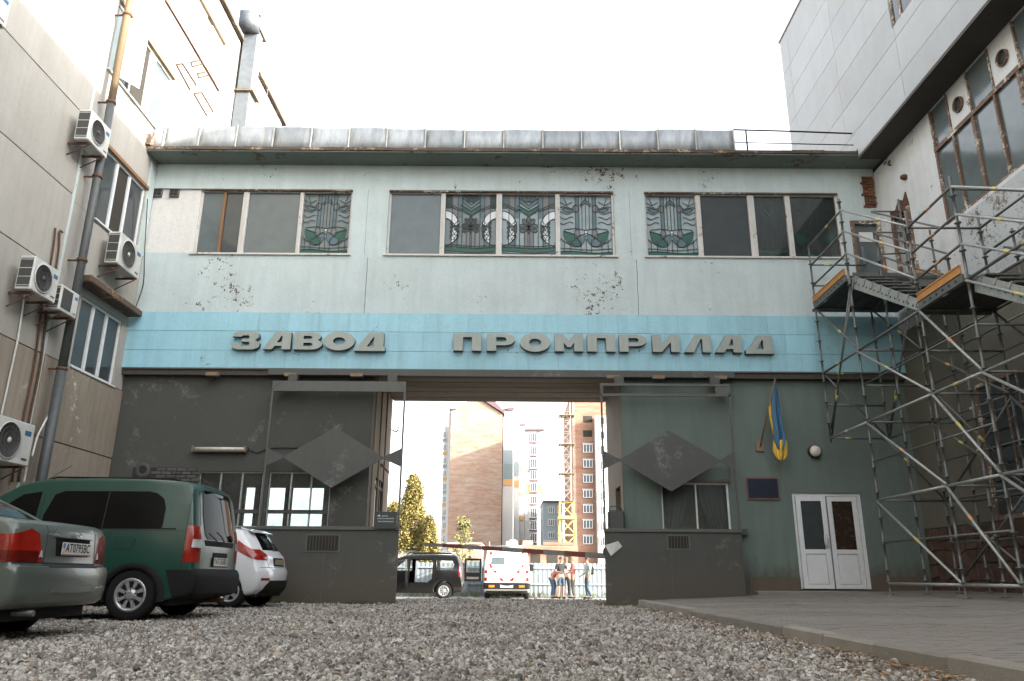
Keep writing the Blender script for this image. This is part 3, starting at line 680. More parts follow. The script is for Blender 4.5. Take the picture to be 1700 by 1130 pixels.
        poly(wave(.075, .014, .4)+[(1,0),(0,0)], 'green'); line(wave(.12, .012, 1.2))
    names = {'green': 'green_glass', 'dark': 'dark_glass', 'blue': 'blue_glass', 'white': 'white_glass', 'rose': 'mauve_glass'}
    for k, mb in layers.items():
        if mb.v: tag(mb.build(names[k], M['sg_dark' if (dim and k != 'green') else 'sg_mid' if (pale and k == 'dark') else 'sg_'+k], win), kind='stuff')
    tag(lead.build('lead_came', M['lead'], win), kind='stuff')
fr = M['frame']
strip_window(W1, [M['frame_brown'], fr, fr], ['plain', 'dark', 'plain', 'B'], [.07, .15, .10])
strip_window(W2, [fr, fr, fr], ['plain', 'A', 'Al', 'Bl'], [.12, .15, .12])
strip_window(W3, [fr, fr, fr], ['Bl', 'dark', 'Ad', 'Bd'], [.13, .17, .13])
# thin curtain folds behind the second light of the right strip
m = MB()
for k in range(7):
    x = W3[1]+.35+k*.13; m.add([(x, FY+.2, ZB+.05), (x+.06, FY+.17, ZB+.05), (x-.02+k*.02, FY+.17, ZT-.1), (x-.06+k*.02, FY+.2, ZT-.1)], [(0,1,2,3)])
# upper door to the scaffold stair
m = MB(); m.box(8.80, 8.90, FY-.03, FY+.1, 7.12, 9.55); m.box(9.50, 9.58, FY-.03, FY+.1, 7.12, 9.55); m.box(8.90, 9.50, FY-.03, FY+.1, 9.45, 9.55); dr = m.build('landing_door', M['frame_rust'], GB)
m = MB(); m.box(8.9, 9.5, FY+.06, FY+.08, 7.12, 9.45); m.build('pane', M['glass_grey'], dr)
m = MB(); m.box(9.02, 9.38, FY+.045, FY+.052, 8.98, 9.25); m.build('paper_notice', M['paper'], dr)
# ground floor windows
def small_window(parent_holes, vx, zt, frame, pane, y=18.36, fw=.03, extra=None):
    x0, x1, z0, z1 = parent_holes; m = MB(); y0, y1 = y, y+.05
    m.box(x0, x1, y0, y1, z1-fw, z1); m.box(x0, x1, y0, y1, z0, z0+fw); m.box(x0, x0+fw, y0, y1, z0+fw, z1-fw); m.box(x1-fw, x1, y0, y1, z0+fw, z1-fw)
    win = m.build('window', frame, GB); zs = [z0+fw]+([zt-.045, zt+.045] if zt else [])+[z1-fw]
    if zt: m = MB(); m.box(x0+fw, x1-fw, y0-.01, y1, zt-.045, zt+.045); m.build('transom', M['greywall'], win)
    xs_ = [x0+fw]+sorted(vx)+[x1-fw]
    for x in vx:
        for i in range(0, len(zs), 2): m = MB(); m.box(x-.018, x+.018, y0+.003, y1-.003, zs[i], zs[i+1]); m.build('mullion', frame, win)
    for i in range(0, len(zs), 2):
        for a, b in zip(xs_, xs_[1:]): light(win, 'pane', a+(0 if a == xs_[0] else .018), b-(0 if b == xs_[-1] else .018), zs[i], zs[i+1], y0+.02, pane)
    return win
small_window(LW[0], [-6.87, -6.36], 2.02, M['steel_light'], M['glass_clear'])
small_window(LW[1], [-5.20, -4.72], 2.02, M['steel_light'], M['glass_clear'])
for hh in RB: small_window((hh[0], hh[1], hh[2], hh[3]), [], None, M['frame'], M['glass_clear'], y=21.15)
rw = small_window(RW[0], [4.36], None, M['frame_clean'], M['glass_clear'], fw=.045)
m = MB(); m.box(3.5, 5.16, 18.24, 18.3, 2.76, 2.82); m.build('head_trim', M['brownplinth'], rw)
def curtain(x0, x1, xg, z0, z1, y, win):
    m = MB(); n = 26; m.smooth = True; vs = []
    for j in range(9):
        v = j/8; w0 = x0+(xg-x0)*0; 
        for i in range(n+1):
            u = i/n; top = x0+(x1-x0)*u; bot = x0+(xg-x0)*u; x = top*v**.6+bot*(1-v**.6); vs.append((x, y+.025*math.sin(u*34)+.01*math.sin(u*90), z0+(z1-z0)*v))
    m.add(vs, [(j*(n+1)+i, j*(n+1)+i+1, (j+1)*(n+1)+i+1, (j+1)*(n+1)+i) for j in range(8) for i in range(n)]); m.build('curtain', M['curtain'], win)
curtain(3.58, 4.33, 3.86, 1.6, 2.72, 18.5, rw); curtain(5.08, 4.40, 4.82, 1.6, 2.72, 18.5, rw)
m = MB(); m.box(3.3, 5.4, 18.9, 18.92, .5, 3.2); m.build('room_screen', M['room'], GB)
# passage window with bars (left) and dark hatch (right)
m = MB(); m.box(-3.50, -3.46, 19.25, 20.6, 1.5, 2.95); pw = m.build('window', M['glow_white'], GB)
for i in range(4): m = MB(); y = 19.25+i*1.35/3; m.box(-3.42, -3.385, y-.025, y+.025, 1.5, 2.95); m.build('bar', M['gate'], pw)
m = MB(); m.box(-3.42, -3.385, 19.28, 20.57, 2.72, 2.8); m.build('transom', M['passage'], pw)
m = MB(); m.box(2.83, 2.855, 18.9, 19.8, 1.2, 2.75); m.build('hatch', M['void'], GB)
# entrance door
m = MB(); m.box(6.6, 6.67, 18.34, 18.42, .38, 2.46); m.box(8.13, 8.22, 18.34, 18.42, .38, 2.46); m.box(6.6, 8.22, 18.34, 18.42, 2.46, 2.53); df = m.build('entrance_door', M['frame_clean'], GB, bevel=.004)
def leafd(x0, x1, y, lab, g):
    m = MB(); f = .11; m.box(x0, x0+f, y, y+.05, .385, 2.455); m.box(x1-f, x1, y, y+.05, .385, 2.455); m.box(x0+f, x1-f, y, y+.05, 2.345, 2.455); m.box(x0+f, x1-f, y, y+.05, 1.15, 1.25); m.box(x0+f, x1-f, y, y+.05, .385, .48)
    m.box(x0+f+.01, x1-f-.01, y+.012, y+.038, .49, 1.14); o = m.build('door_leaf', M['frame_clean'], df, bevel=.004, label=lab); return o
leafd(6.68, 7.38, 18.31, 'left leaf with the white pull handle', 1); leafd(7.42, 8.12, 18.34, 'right leaf with dark glass', 0)
light(df, 'pane', 6.79, 7.27, 1.25, 2.345, 18.33, M['glass']); light(df, 'pane', 7.53, 8.01, 1.25, 2.345, 18.36, plain('brown_film', (.035,.022,.014), .25, bump=0))
for dx in (0, .05):
    m = MB(); m.tube([(7.27+dx, 18.31, 1.62), (7.25+dx, 18.24, 1.60), (7.23+dx, 18.22, 1.53), (7.23+dx, 18.22, 1.40), (7.25+dx, 18.24, 1.32), (7.29+dx, 18.31, 1.30)], .013, 8); m.build('handle', M['frame_clean'], df)
m = MB(); m.box(7.32, 7.345, 18.295, 18.31, 1.28, 1.5); m.build('lock_plate', M['steel_light'], df)
for z in (2.2, 1.95, .62): m = MB(); m.box(8.10, 8.15, 18.32, 18.345, z, z+.08); m.build('hinge', M['frame_clean'], df)

# exposed brick patch over the parked van, round exhaust hole
rb = random.Random(6); bz = 2.70
m = MB(); m.box(-8.95, -7.42, 18.292, 18.2995, 2.68, 3.02); patch = m.build('brick_recess', M['void'], GB)
for r in range(4):
    x = -8.50+(r % 2)*.12
    while x < -7.5:
        l = .23; m = MB(); m.box(x, x+l-.015, 18.278-rb.uniform(0, .008), 18.2915, bz+r*.08, bz+r*.08+.065); m.build('brick', M['brick_dark'], patch, bevel=.005); x += l+.01
m = MB(); m.lathe([(.0, 18.289), (.085, 18.289), (.10, 18.262), (.15, 18.27), (.185, 18.297)], (-8.72, 0, 2.95), 'Y', 20); m.cur = 1; m.lathe([(0, 18.282), (.085, 18.282)], (-8.72, 0, 2.95), 'Y', 20)
m.build('exhaust_collar', [M['brick_dark'], M['black']], GB)
# broken masonry at the top right corner
rb = random.Random(12)
m = MB(); m.box(9.27, 9.56, FY-.004, FY-.001, 9.95, 10.85); patch = m.build('broken_render', M['rust'], GB)
for r in range(11):
    for k in range(1, 3):
        if rb.random() < .25 and k < 2: continue
        x = 9.02+k*.19+(r % 2)*.06+rb.uniform(-.02, .02)-.25*(r < 3)*(k == 0); m = MB(); m.box(x, min(x+.17, 9.58), FY-.012-rb.uniform(0, .03), FY-.0045, 9.93+r*.085, 9.995+r*.085); m.build('brick', M['brick'], patch, bevel=.006)
# ================================================================== LETTERS
def curve_shape(loops, depth, bevel=0):
    """filled 2D loops (holes allowed) -> mesh in XZ, front at y=0, back at y=depth"""
    cu = bpy.data.curves.new('shape', 'CURVE'); cu.dimensions = '2D'; cu.fill_mode = 'BOTH'; cu.extrude = depth/2; cu.bevel_depth = bevel; cu.bevel_resolution = 0
    for lp in loops:
        sp = cu.splines.new('POLY'); sp.points.add(len(lp)-1); sp.use_cyclic_u = True
        for p, q in zip(sp.points, lp): p.co = (q[0], q[1], 0, 1)
    o = bpy.data.objects.new('shape', cu); me = bpy.data.meshes.new_from_object(o); bpy.data.objects.remove(o); bpy.data.curves.remove(cu)
    me.transform(Matrix(((1,0,0,0),(0,0,1,depth/2),(0,1,0,0),(0,0,0,1)))); return me
def el(cx, cy, a, b, n=28, a0=0, a1=360): return [(cx+a*math.cos(R_(a0+(a1-a0)*i/n)), cy+b*math.sin(R_(a0+(a1-a0)*i/n))) for i in range(n if a1-a0 == 360 else n+1)]
GL = {
 'П': [[(0,0),(0,1),(1,1),(1,0),(.66,0),(.66,.78),(.34,.78),(.34,0)]],
 'Р': [[(0,0),(0,1),(.62,1)]+el(.62, .66, .38, .34, 10, 80, -90)[1:]+[(.34,.32),(.34,0)], [(.34,.53),(.60,.53)]+el(.6, .66, .1, .13, 6, -80, 80)+[(.34,.79)]],
 'О': [el(.5, .5, .52, .54), el(.5, .5, .20, .22, 20)],
 'М': [[(0,0),(0,1),(.3,1),(.5,.62),(.7,1),(1,1),(1,0),(.68,0),(.68,.5),(.56,.24),(.44,.24),(.32,.5),(.32,0)]],
 'И': [[(0,0),(0,1),(.32,1),(.32,.42),(.66,1),(1,1),(1,0),(.68,0),(.68,.58),(.34,0)]],
 'Л': [[(0,0),(.42,1),(1,1),(1,0),(.68,0),(.68,.76),(.62,.76),(.34,0)]],
 'А': [[(0,0),(.42,1),(1,1),(1,0),(.68,0),(.68,.2),(.42,.2),(.34,0)], [(.50,.4),(.68,.4),(.68,.76),(.64,.76)]],
 'Д': [[(0,-.06),(0,.16),(.10,.2),(.46,1),(.94,1),(.94,.2),(1,.16),(1,-.06)], [(.40,.2),(.62,.2),(.62,.74),(.60,.74)]],
 'В': [[(0,0),(0,1),(.62,1)]+el(.62, .74, .33, .26, 8, 80, -50)+el(.62, .30, .38, .30, 9, 45, -85)+[(.6,0)], [(.34,.2),(.56,.2)]+el(.56, .295, .1, .095, 6, -80, 80)+[(.34,.39)], [(.34,.6),(.54,.6)]+el(.54, .695, .1, .095, 6, -80, 80)+[(.34,.79)]],
 'З': [[(0,.72),(.05,.93),(.25,1.02),(.7,1.02),(.93,.92),(.97,.72),(.82,.53),(.99,.36),(.97,.12),(.78,-.02),(.2,-.02),(.02,.1),(0,.30),(.32,.30),(.36,.20),(.6,.20),(.64,.30),(.6,.42),(.34,.42),(.34,.6),(.58,.6),(.62,.7),(.57,.8),(.38,.8),(.33,.72)]],
}
SG = thing('factory_sign', 'raised grey metal Cyrillic letters mounted in a row on the blue tiled band', 'sign letters', (0, 18.05, 6.05))
for txt, spans in (('ЗАВОД', ((385,432),(437,483),(488,535),(538,588),(589,640))), ('ПРОМПРИЛАД', ((753,799),(808,855),(864,913),(921,968),(975,1022),(1028,1074),(1083,1128),(1136,1180),(1187,1231),(1237,1285)))):
    for ch, (a, b) in zip(txt, spans):
        me = curve_shape(GL[ch], .12); xa = Xp(a, 6.05, 17.95); xb = Xp(b, 6.05, 17.95)
        me.transform(Matrix.Translation((xa, 17.94, 5.855)) @ Matrix.Diagonal((xb-xa, 1, .44, 1)))
        me.materials.append(M['letter']); me.materials.append(M['letter_side'])
        for p in me.polygons: p.material_index = 0 if abs(p.normal.y) > .7 else 1
        o = bpy.data.objects.new('letter', me); link(o, SG)
        m = MB()
        for xx in (xa+(xb-xa)*.25, xa+(xb-xa)*.75): m.box(xx-.01, xx+.01, 18.06, 18.085, 5.9, 5.94)
        m.build('bracket', M['letter_side'], o)
# ================================================================== LEFT PANEL BUILDING
LB = thing('panel_building', 'tall grey concrete panel building on the left with air conditioners and a stained lower wall', 'building', (-9.6, 10, 0))
XL = -9.5
seams = [0, 1.45, 3.25, 4.85, 6.65, 8.42, 10.30, 11.95, 13.95, 15.9, 18.3]
m = MB(); m.box(-14, -9.63, -14, 27.6, 0, 18.3); m.build('core', M['joint'], LB)
def panel(y0, y1, z0, z1, mat, x=XL, name='wall_panel'):
    m = MB(); m.box(x-.12, x, y0+.006, y1-.006, z0+.009, z1-.009); return m.build(name, mat, LB, bevel=.006)
for a, b in zip(seams, seams[1:]):
    mt = M['concrete_low'] if b < 5 else M['concrete']
    for y0, y1 in ((-14,-8),(-8,-2),(-2,4),(4,10),(10,14.98)): panel(y0, y1, a, b, mt)
# strip with the stair windows
SW = [(15.95, 17.80, 4.88, 6.48), (15.85, 17.88, 8.32, 10.12), (15.30, 18.36, 11.90, 13.80)]
panel(15.02, 18.27, 0, 3.22, M['concrete_low'], XL+.02)
panel(15.02, 18.27, 3.22, 4.86, M['concrete_low'], XL+.03)
def swall(y0, y1, z0, z1, x, mat, holes):
    m = MB(); side_wall(m, x-.14, x, y0, y1, z0, z1, holes); return m.build('wall_panel', mat, LB)
swall(15.02, 18.27, 4.88, 8.30, XL, M['concrete'], [SW[0]])
swall(15.02, 18.27, 8.31, 11.87, XL, M['concrete'], [SW[1]])
swall(15.02, 19.3, 11.88, 13.94, XL, M['concrete'], [SW[2]])
m = MB(); m.box(XL-.02, XL+.012, 14.93, 15.01, 0, 18.2); m.build('corner_strip', M['facade'], LB)
m = MB(); m.box(XL+.002, XL+.02, 17.90, 18.24, 8.4, 10.95); m.build('painted_strip', M['facade'], LB)
for z0, z1 in ((11.21, 13.95),): panel(19.32, 27.5, z0, z1, M['concrete'])
for z0, z1 in ((13.96, 15.9), (15.91, 18.28)):
    for y0, y1 in ((15.02, 19.3), (19.32, 23.4), (23.42, 27.5)): panel(y0, y1, z0, z1, M['concrete'])
m = MB(); m.box(-14, -9.36, -14, 27.7, 18.3, 18.40); m.build('eave_slab', M['edge_rust'], LB)
def stair_window(h, ys, frame, mats, fw=.05, x=XL-.08, trim=None):
    y0, y1, z0, z1 = h; m = MB(); X0, X1 = x-.03, x+.04
    m.box(X0, X1, y0, y1, z1-fw, z1); m.box(X0, X1, y0, y1, z0, z0+fw); m.box(X0, X1, y0, y0+fw, z0+fw, z1-fw); m.box(X0, X1, y1-fw, y1, z0+fw, z1-fw)
    win = m.build('window', frame, LB)
    for y in ys: m = MB(); m.box(X0-.01, X1+.01, y-fw*.7, y+fw*.7, z0+fw, z1-fw); m.build('mullion', frame, win)
    e = [y0+fw]+list(ys)+[y1-fw]
    for i, (a, b) in enumerate(zip(e, e[1:])): m = MB(); m.box(x-.005, x+.005, a+(fw*.7 if i else 0), b-(fw*.7 if i < len(e)-2 else 0), z0+fw, z1-fw); m.build('pane', mats[i % len(mats)], win)
    m = MB(); m.box(XL-.1, XL+.06, y0-.03, y1+.03, z0-.04, z0-.003); m.build('sill', frame, win)
    if trim: m = MB(); m.box(XL-.1, XL+.05, y0-.05, y1+.05, z1+.003, z1+.09); m.build('head_trim', trim, win)
    return win
stair_window(SW[0], [16.55, 17.15], M['frame_clean'], [M['glass'], M['glass'], M['glass']], .055)
stair_window(SW[1], [16.5, 17.12], M['frame_clean'], [M['glass'], M['void'], M['glass']], .055, trim=M['frame_brown'])
w3 = stair_window(SW[2], [16.35, 17.15, 17.35], M['frame'], [M['glass_grey'], M['void'], M['frame'], M['glass_grey']], .06, trim=M['pipe_rust'])
m = MB(); m.prism([(XL-.04, 15.62, 11.97), (XL+.30, 16.20, 11.97), (XL+.30, 16.20, 13.7), (XL-.04, 15.62, 13.7)], (.03, -.02, 0)); m.build('open_casement', M['frame_clean'], w3)
# higher window rows (only their hoods show against the sunlit wall)
for (pa, pb) in (((345, 0), (375, 72)),):
    a = at(*pa, X=XL+.1); b = at(*pb, X=XL+.1); m = MB(); m.box(XL, XL+.12, a.y-3, b.y, b.z-.06, b.z+.10); m.build('window_hood', M['pipe_rust'], LB)
    for k in range(4): m = MB(); m.box(XL+.003, XL+.03, b.y-.95-k*1.25, b.y-.1-k*1.25, b.z-1.6, b.z-.07); m.build('window', M['frame_clean'], LB)  # panes coloured plain white, in place of their overexposed glare
M['frame_rust2'] = weathered('brown_ledge', (.10,.065,.04), (.05,.03,.02), .8, .6, 20, peel=(6, 1.), peelc=(.22,.12,.05), holes=(.55,.6))
# brown ledge over the low window
m = MB(); m.box(XL, XL+.36, 15.55, 17.98, 6.66, 6.82); m.build('ledge', M['frame_rust2'], LB, bevel=.02)
# masonry crack under the upper window
m = MB(); pts = [at(px, py, X=XL+.003) for px, py in ((203,150),(214,164),(222,172),(226,184),(236,194),(246,205))]
for a, b in zip(pts, pts[1:]): m.bar(a, b, .004, .02)
m.build('crack', M['joint'], LB)
# downpipe
def pipe(z0, z1, mat, r, x=-9.2, y=15.2):
    m = MB(); m.tube([(x, y, z0), (x, y, z1)], r, 12); return m
DP = thing('downpipe', 'thick vertical downpipe running the full height of the left building beside its window strip', 'pipe', (-9.2, 15.2, 0))
pipe(0, 4.6, 0, .10).build('lower_pipe', M['pipe_grey'], DP); pipe(4.6, 10.9, 0, .088).build('middle_pipe', M['pipe_grey'], DP); pipe(10.9, 18.2, 0, .085).build('upper_pipe', M['pipe_rust'], DP)  # shade put into the middle pipe's dark colour, sunlight into the upper beige rust
for z in (2.2, 4.6, 7.0, 9.0, 10.9, 13.3, 15.8): m = MB(); m.lathe([(.09, z-.03), (.108, z-.03), (.108, z+.03), (.09, z+.03)], (-9.2, 15.2, 0), 'Z', 12); m.box(-9.5, -9.3, 15.18, 15.22, z-.015, z+.015); m.build('clamp', M['rust'], DP)
M['duct'] = plain('duct_sheet', (.11,.125,.14), .5, .2, bump=0)
# sheet metal duct with cowl
DU = thing('air_duct', 'white sheet metal ventilation duct with a curved cowl rising past the left roof edge', 'duct', (-9.3, 22.8, 11.3))
m = MB(); m.box(-9.46, -8.98, 22.50, 23.12, 11.25, 16.3); m.build('lower_duct', M['duct'], DU, bevel=.01)
m = MB(); m.box(-9.40, -8.92, 22.42, 22.95, 16.38, 18.85); m.build('upper_duct', M['duct'], DU, bevel=.01)
m = MB(); m.smooth = True; vs = []; n = 8
for i in range(n+1):
    a = R_(90*i/n); cy, cz = 22.42, 18.86; 
    for x in (-9.42, -8.90): 
        vs += [(x, cy+.53*math.cos(a), cz+.53*math.sin(a)), (x, cy+.0*math.cos(a), cz+.02*math.sin(a))]
fs = []
for i in range(n): k = i*4; fs += [(k, k+4, k+6, k+2), (k, k+1, k+5, k+4), (k+2, k+6, k+7, k+3)]
m.add(vs, fs); m.box(-9.44, -8.88, 21.95, 22.45, 18.6, 19.2); m.build('cowl', M['duct'], DU)
for z in (12.9, 14.5, 16.34, 18.84): m = MB(); m.box(-9.52, -8.86, 22.40, 23.16, z-.018, z+.018); m.tube([(-8.9, 23.1, z), (-8.7, 23.4, z-.25)], .012, 6); m.build('strap', M['pipe_rust'], DU)
m = MB(); m.tube([(-8.72, 23.42, 11.3), (-8.72, 23.42, 18.6)], .02, 6); m.build('stay_pole', M['steel'], DU)

# ------------------------------------------------------------------ air conditioners
def aircon(lab, y0, y1, z0, z1, x=-9.02, dark_front=False, hub=True, dep=.30):
    t = thing('air_conditioner', lab, 'air conditioner', (x-dep, (y0+y1)/2, z0), 'outdoor air conditioner units on the left wall')
    m = MB(); m.box(x-dep, x, y0, y1, z0, z1); body = m.build('casing', M['ac_white'], t, bevel=.018)
    h = z1-z0; wd = y1-y0
    m = MB(); m.box(x-dep+.03, x-.03, y0-.004, y0+.002, z0+.05, z1-.05); sg = m.build('side_grille', M['ac_dark'], t)
    for k in range(7): z = z0+.08+k*(h-.16)/6; m = MB(); m.box(x-dep+.03, x-.03, y0-.009, y0-.0045, z-.006, z+.006); m.build('slat', M['ac_white'], sg) if k % 2 == 0 else None
    if dark_front:
        m = MB(); m.box(x+.002, x+.008, y0+.05, y0+wd*.62, z0+.07, z1-.06); m.build('front_grille', M['ac_dark'], t)
    else:
        cy, cz, r = y0+wd*.40, (z0+z1)/2, min(h*.42, wd*.33)
        m = MB(); m.lathe([(0, x+.001), (r, x+.001), (r, x+.006)], (0, cy, cz), 'X', 28); fan = m.build('fan_opening', M['ac_dark'], t)
        m = MB(); m.lathe([(r-.01, x+.007), (r+.015, x+.007), (r+.015, x+.018), (r-.01, x+.018)], (0, cy, cz), 'X', 28); m.build('fan_ring', M['ac_white'], t)
        g = MB()
        for k in range(22):
            a = 2*math.pi*k/22; g.bar((x+.014, cy+.05*math.cos(a), cz+.05*math.sin(a)), (x+.014, cy+r*math.cos(a+.25), cz+r*math.sin(a+.25)), .004, .004)
        for q in (.45, .75): g.lathe([(r*q-.002, x+.012), (r*q+.003, x+.012), (r*q+.003, x+.017), (r*q-.002, x+.017)], (0, cy, cz), 'X', 24)
        tag(g.build('fan_guard', M['ac_dark' if not hub else 'steel'], t), kind='stuff')
        m = MB(); m.lathe([(0, x+.024), (.05, x+.02), (.055, x+.01)], (0, cy, cz), 'X', 16); m.build('hub_cap', M['ac_white' if hub else 'ac_dark'], t)
    m = MB(); m.box(x+.001, x+.004, y0+wd*.76, y0+wd*.92, z1-h*.30, z1-h*.18); m.build('maker_label', plain('blue_label', (.03,.12,.22), .5, bump=0), t)
    m = MB(); m.box(x+.001, x+.003, y0+wd*.78, y0+wd*.92, z0+h*.12, z0+h*.17); m.build('energy_label', M['ac_dark'], t)
    for y in (y0+.14, y1-.14):
        m = MB(); m.box(-9.5, x+.02, y-.018, y+.018, z0-.045, z0-.005); br = m.build('bracket', M['rust'], t)
        m = MB(); m.bar((x-.02, y, z0-.05), (-9.49, y, z0-.30), .02, .02); m.build('strut', M['rust'], br)
    return t
aircon('air conditioner mounted high beside the downpipe with its dark fan facing the yard', 14.30, 15.12, 9.40, 10.12, hub=False)
aircon('air conditioner with a white fan hub on the wall between the two stair windows', 16.22, 17.30, 7.38, 8.16)
aircon('air conditioner at mid height left of the smaller unit with a dark fan', 13.45, 14.28, 5.68, 6.36, hub=False)
aircon('small air conditioner with a square dark grille tucked right beside the mid height unit', 14.42, 15.06, 5.62, 6.16, dark_front=True)
aircon('lowest air conditioner above the parked cars with a white fan hub and labels', 13.25, 14.42, 2.50, 3.28)
aircon('air conditioner at the far left top edge with a blue label', 10.45, 11.42, 9.82, 10.45, hub=False)
def cable(name, lab, pts, r, mat, cat, sub=6):
    P = [Vector(p) for p in pts]; out = []
    for i in range(len(P)-1):
        p0, p1, p2, p3 = P[max(i-1, 0)], P[i], P[i+1], P[min(i+2, len(P)-1)]
        for k in range(sub):
            t = k/sub; out.append(.5*((2*p1)+(-p0+p2)*t+(2*p0-5*p1+4*p2-p3)*t*t+(-p0+3*p1-3*p2+p3)*t**3))
    out.append(P[-1]); m = MB(); m.tube(out, r, 6); o = m.build(name, mat); tag(o, lab, cat); return o
AX = lambda px, py, x=-9.46: at(px, py, X=x)
cable('refrigerant_pipe', 'left of two short rusty pipes rising above the mid height air conditioner', [AX(92,378), AX(90,400), AX(84,440)], .02, M['rust'], 'pipe')
cable('refrigerant_pipe', 'right of two short rusty pipes rising above the mid height air conditioner', [AX(104,386), AX(99,384), AX(98,410), AX(93,445)], .02, M['rust'], 'pipe')
cable('refrigerant_pipe', 'left of two long rusty pipes dropping below the mid height air conditioners', [AX(70,500), AX(58,600), AX(38,700), AX(20,800)], .022, M['rust'], 'pipe')
cable('refrigerant_pipe', 'right of two long rusty pipes dropping below the mid height air conditioners', [AX(78,510), AX(68,600), AX(48,700), AX(31,800)], .022, M['rust'], 'pipe')
cable('white_conduit', 'thin white conduit running down the wall left of the rusty pipes', [AX(41,490), AX(30,560), AX(15,630), AX(2,690)], .018, M['ac_white'], 'conduit')
cable('white_hose', 'curved white hose hanging from the lowest air conditioner', [AX(85,680,-9.3), AX(72,705,-9.25), AX(62,725,-9.2), AX(53,758,-9.1)], .02, M['ac_white'], 'hose')
cable('white_hose', 'short white hose end below the lowest air conditioner behind the green van', [AX(44,775,-9.1), AX(40,800,-9.1)], .02, M['ac_white'], 'hose')
cable('hanging_cable', 'thin dark cable looping down the corner beside the blue band', [at(245,330,X=-9.4), at(240,420,X=-9.4), at(238,470,X=-9.38), at(225,510,X=-9.36), at(218,525,X=-9.4)], .012, M['black'], 'cable')
# rusty wall brackets for removed units on the sunlit wall
def wire_bracket(pts, lab, solid):
    P = [at(*p, X=XL+.02) for p in pts]; m = MB()
    off = Vector((.35, 0, 0))
    o = MB(); o.tube([P[0], P[1], P[2], P[3], P[0]], .02, 6); t = o.build('wall_bracket', M['rust']); tag(t, lab, 'bracket')
wire_bracket(((293,107),(303,105),(326,141),(315,148)), 'large empty rusty bracket on the sunlit wall, upper left one', 0)
wire_bracket(((322,155),(335,153),(354,185),(343,191)), 'large empty rusty bracket on the sunlit wall, lowest one nearest the roof', 0)
wire_bracket(((317,103),(334,99),(336,106),(319,110)), 'small rusty bracket on the sunlit wall, top right one', 0)
wire_bracket(((328,122),(345,118),(347,124),(330,129)), 'small rusty bracket on the sunlit wall below the other small one', 0)
cable('seam_pipe', 'dark thin pipe slanting along the sunlit upper wall above the brackets', [at(275,0,X=XL+.03), at(312,62,X=XL+.03), at(363,150,X=XL+.03)], .03, M['rust'], 'pipe', 2)
cable('overhead_wire', 'thin wire crossing the white sky between the two tall buildings', [at(440,114,X=-9.2), Vector((0, 23.0, 18.05)), at(1296,80,X=8.9)], .008, M['steel'], 'wire')
# ================================================================== RIGHT BUILDING
RB_ = thing('clad_building', 'tall right hand building with light stone clad overhang above peeling white walls', 'building', (9.7, 10, 0))
XR = 9.6
m = MB(); m.box(9.9, 14, -14, 21.3, 0, 10.95); m.build('core', M['joint'], RB_)
m = MB(); m.box(8.96, 14, -14, 17.5, 11.02, 17.7); m.box(8.96, 14, 17.5, 21.62, 11.23, 17.7); m.build('upper_core', M['joint'], RB_)
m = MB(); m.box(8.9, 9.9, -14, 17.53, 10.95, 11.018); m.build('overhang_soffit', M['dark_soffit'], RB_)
# cladding of the overhanging block
zs = [11.02, 11.72, 12.66, 13.6, 14.55, 15.5, 16.45, 17.75]
ys = [-14, -8, -4, .2, at(1640,0,X=8.9).y-1.0, at(1495,115,X=8.9).y, at(1398,180,X=8.9).y, 21.0, 21.65]
tw = (14.02, 15.12, 13.0, 14.95)
for i in range(len(zs)-1):
    for j in range(len(ys)-1):
        y0, y1, z0, z1 = ys[j]+.006, ys[j+1]-.006, zs[i]+.006, zs[i+1]-.006
        if ys[j] >= 17 and i == 0: z0 = 11.235
        if ys[j] < 17.5 < ys[j+1] and i == 0:
            m = MB(); m.box(8.9, 8.958, y0, 17.5, z0, z1); m.box(8.9, 8.958, 17.5, y1, 11.235, z1); m.build('cladding_panel', M['stone_tower'], RB_); continue
        holes = [tw] if (y0 < tw[1] and y1 > tw[0] and z0 < tw[3] and z1 > tw[2]) else []
        holes = [(max(y0, tw[0]), min(y1, tw[1]), max(z0, tw[2]), min(z1, tw[3]))] if holes else []
        m = MB(); side_wall(m, 8.9, 8.958, y0, y1, z0, z1, holes)
        if m.v: m.build('cladding_panel', M['stone_tower'], RB_)
for k, (a, b) in enumerate(zip(zs, zs[1:])): m = MB(); m.box(8.96, 13.9, 21.625, 21.65, a+.006, b-.006) if a > 11.1 else m.box(8.96, 13.9, 21.625, 21.65, 11.24, b-.006); m.build('cladding_panel', M['stone_tower'], RB_)
m = MB(); m.box(8.86, 14, -14, 21.7, 17.76, 17.82); m.build('coping', M['stone_tower'], RB_)
m = MB(); y0, y1, z0, z1 = tw; m.box(8.93, 8.97, y0, y0+.06, z0, z1); m.box(8.93, 8.97, y1-.06, y1, z0, z1); m.box(8.93, 8.97, y0+.06, y1-.06, z0, z0+.06); m.box(8.93, 8.97, y0+.06, y1-.06, z1-.06, z1); wn = m.build('window', M['frame_rust'], RB_)
m = MB(); m.box(8.935, 8.965, 14.7, 14.78, z0+.06, z1-.06); m.build('mullion', M['frame_rust'], wn); m = MB(); m.box(8.958, 8.962, y0+.06, y1-.06, z0+.06, z1-.06); m.build('pane', M['glass'], wn)
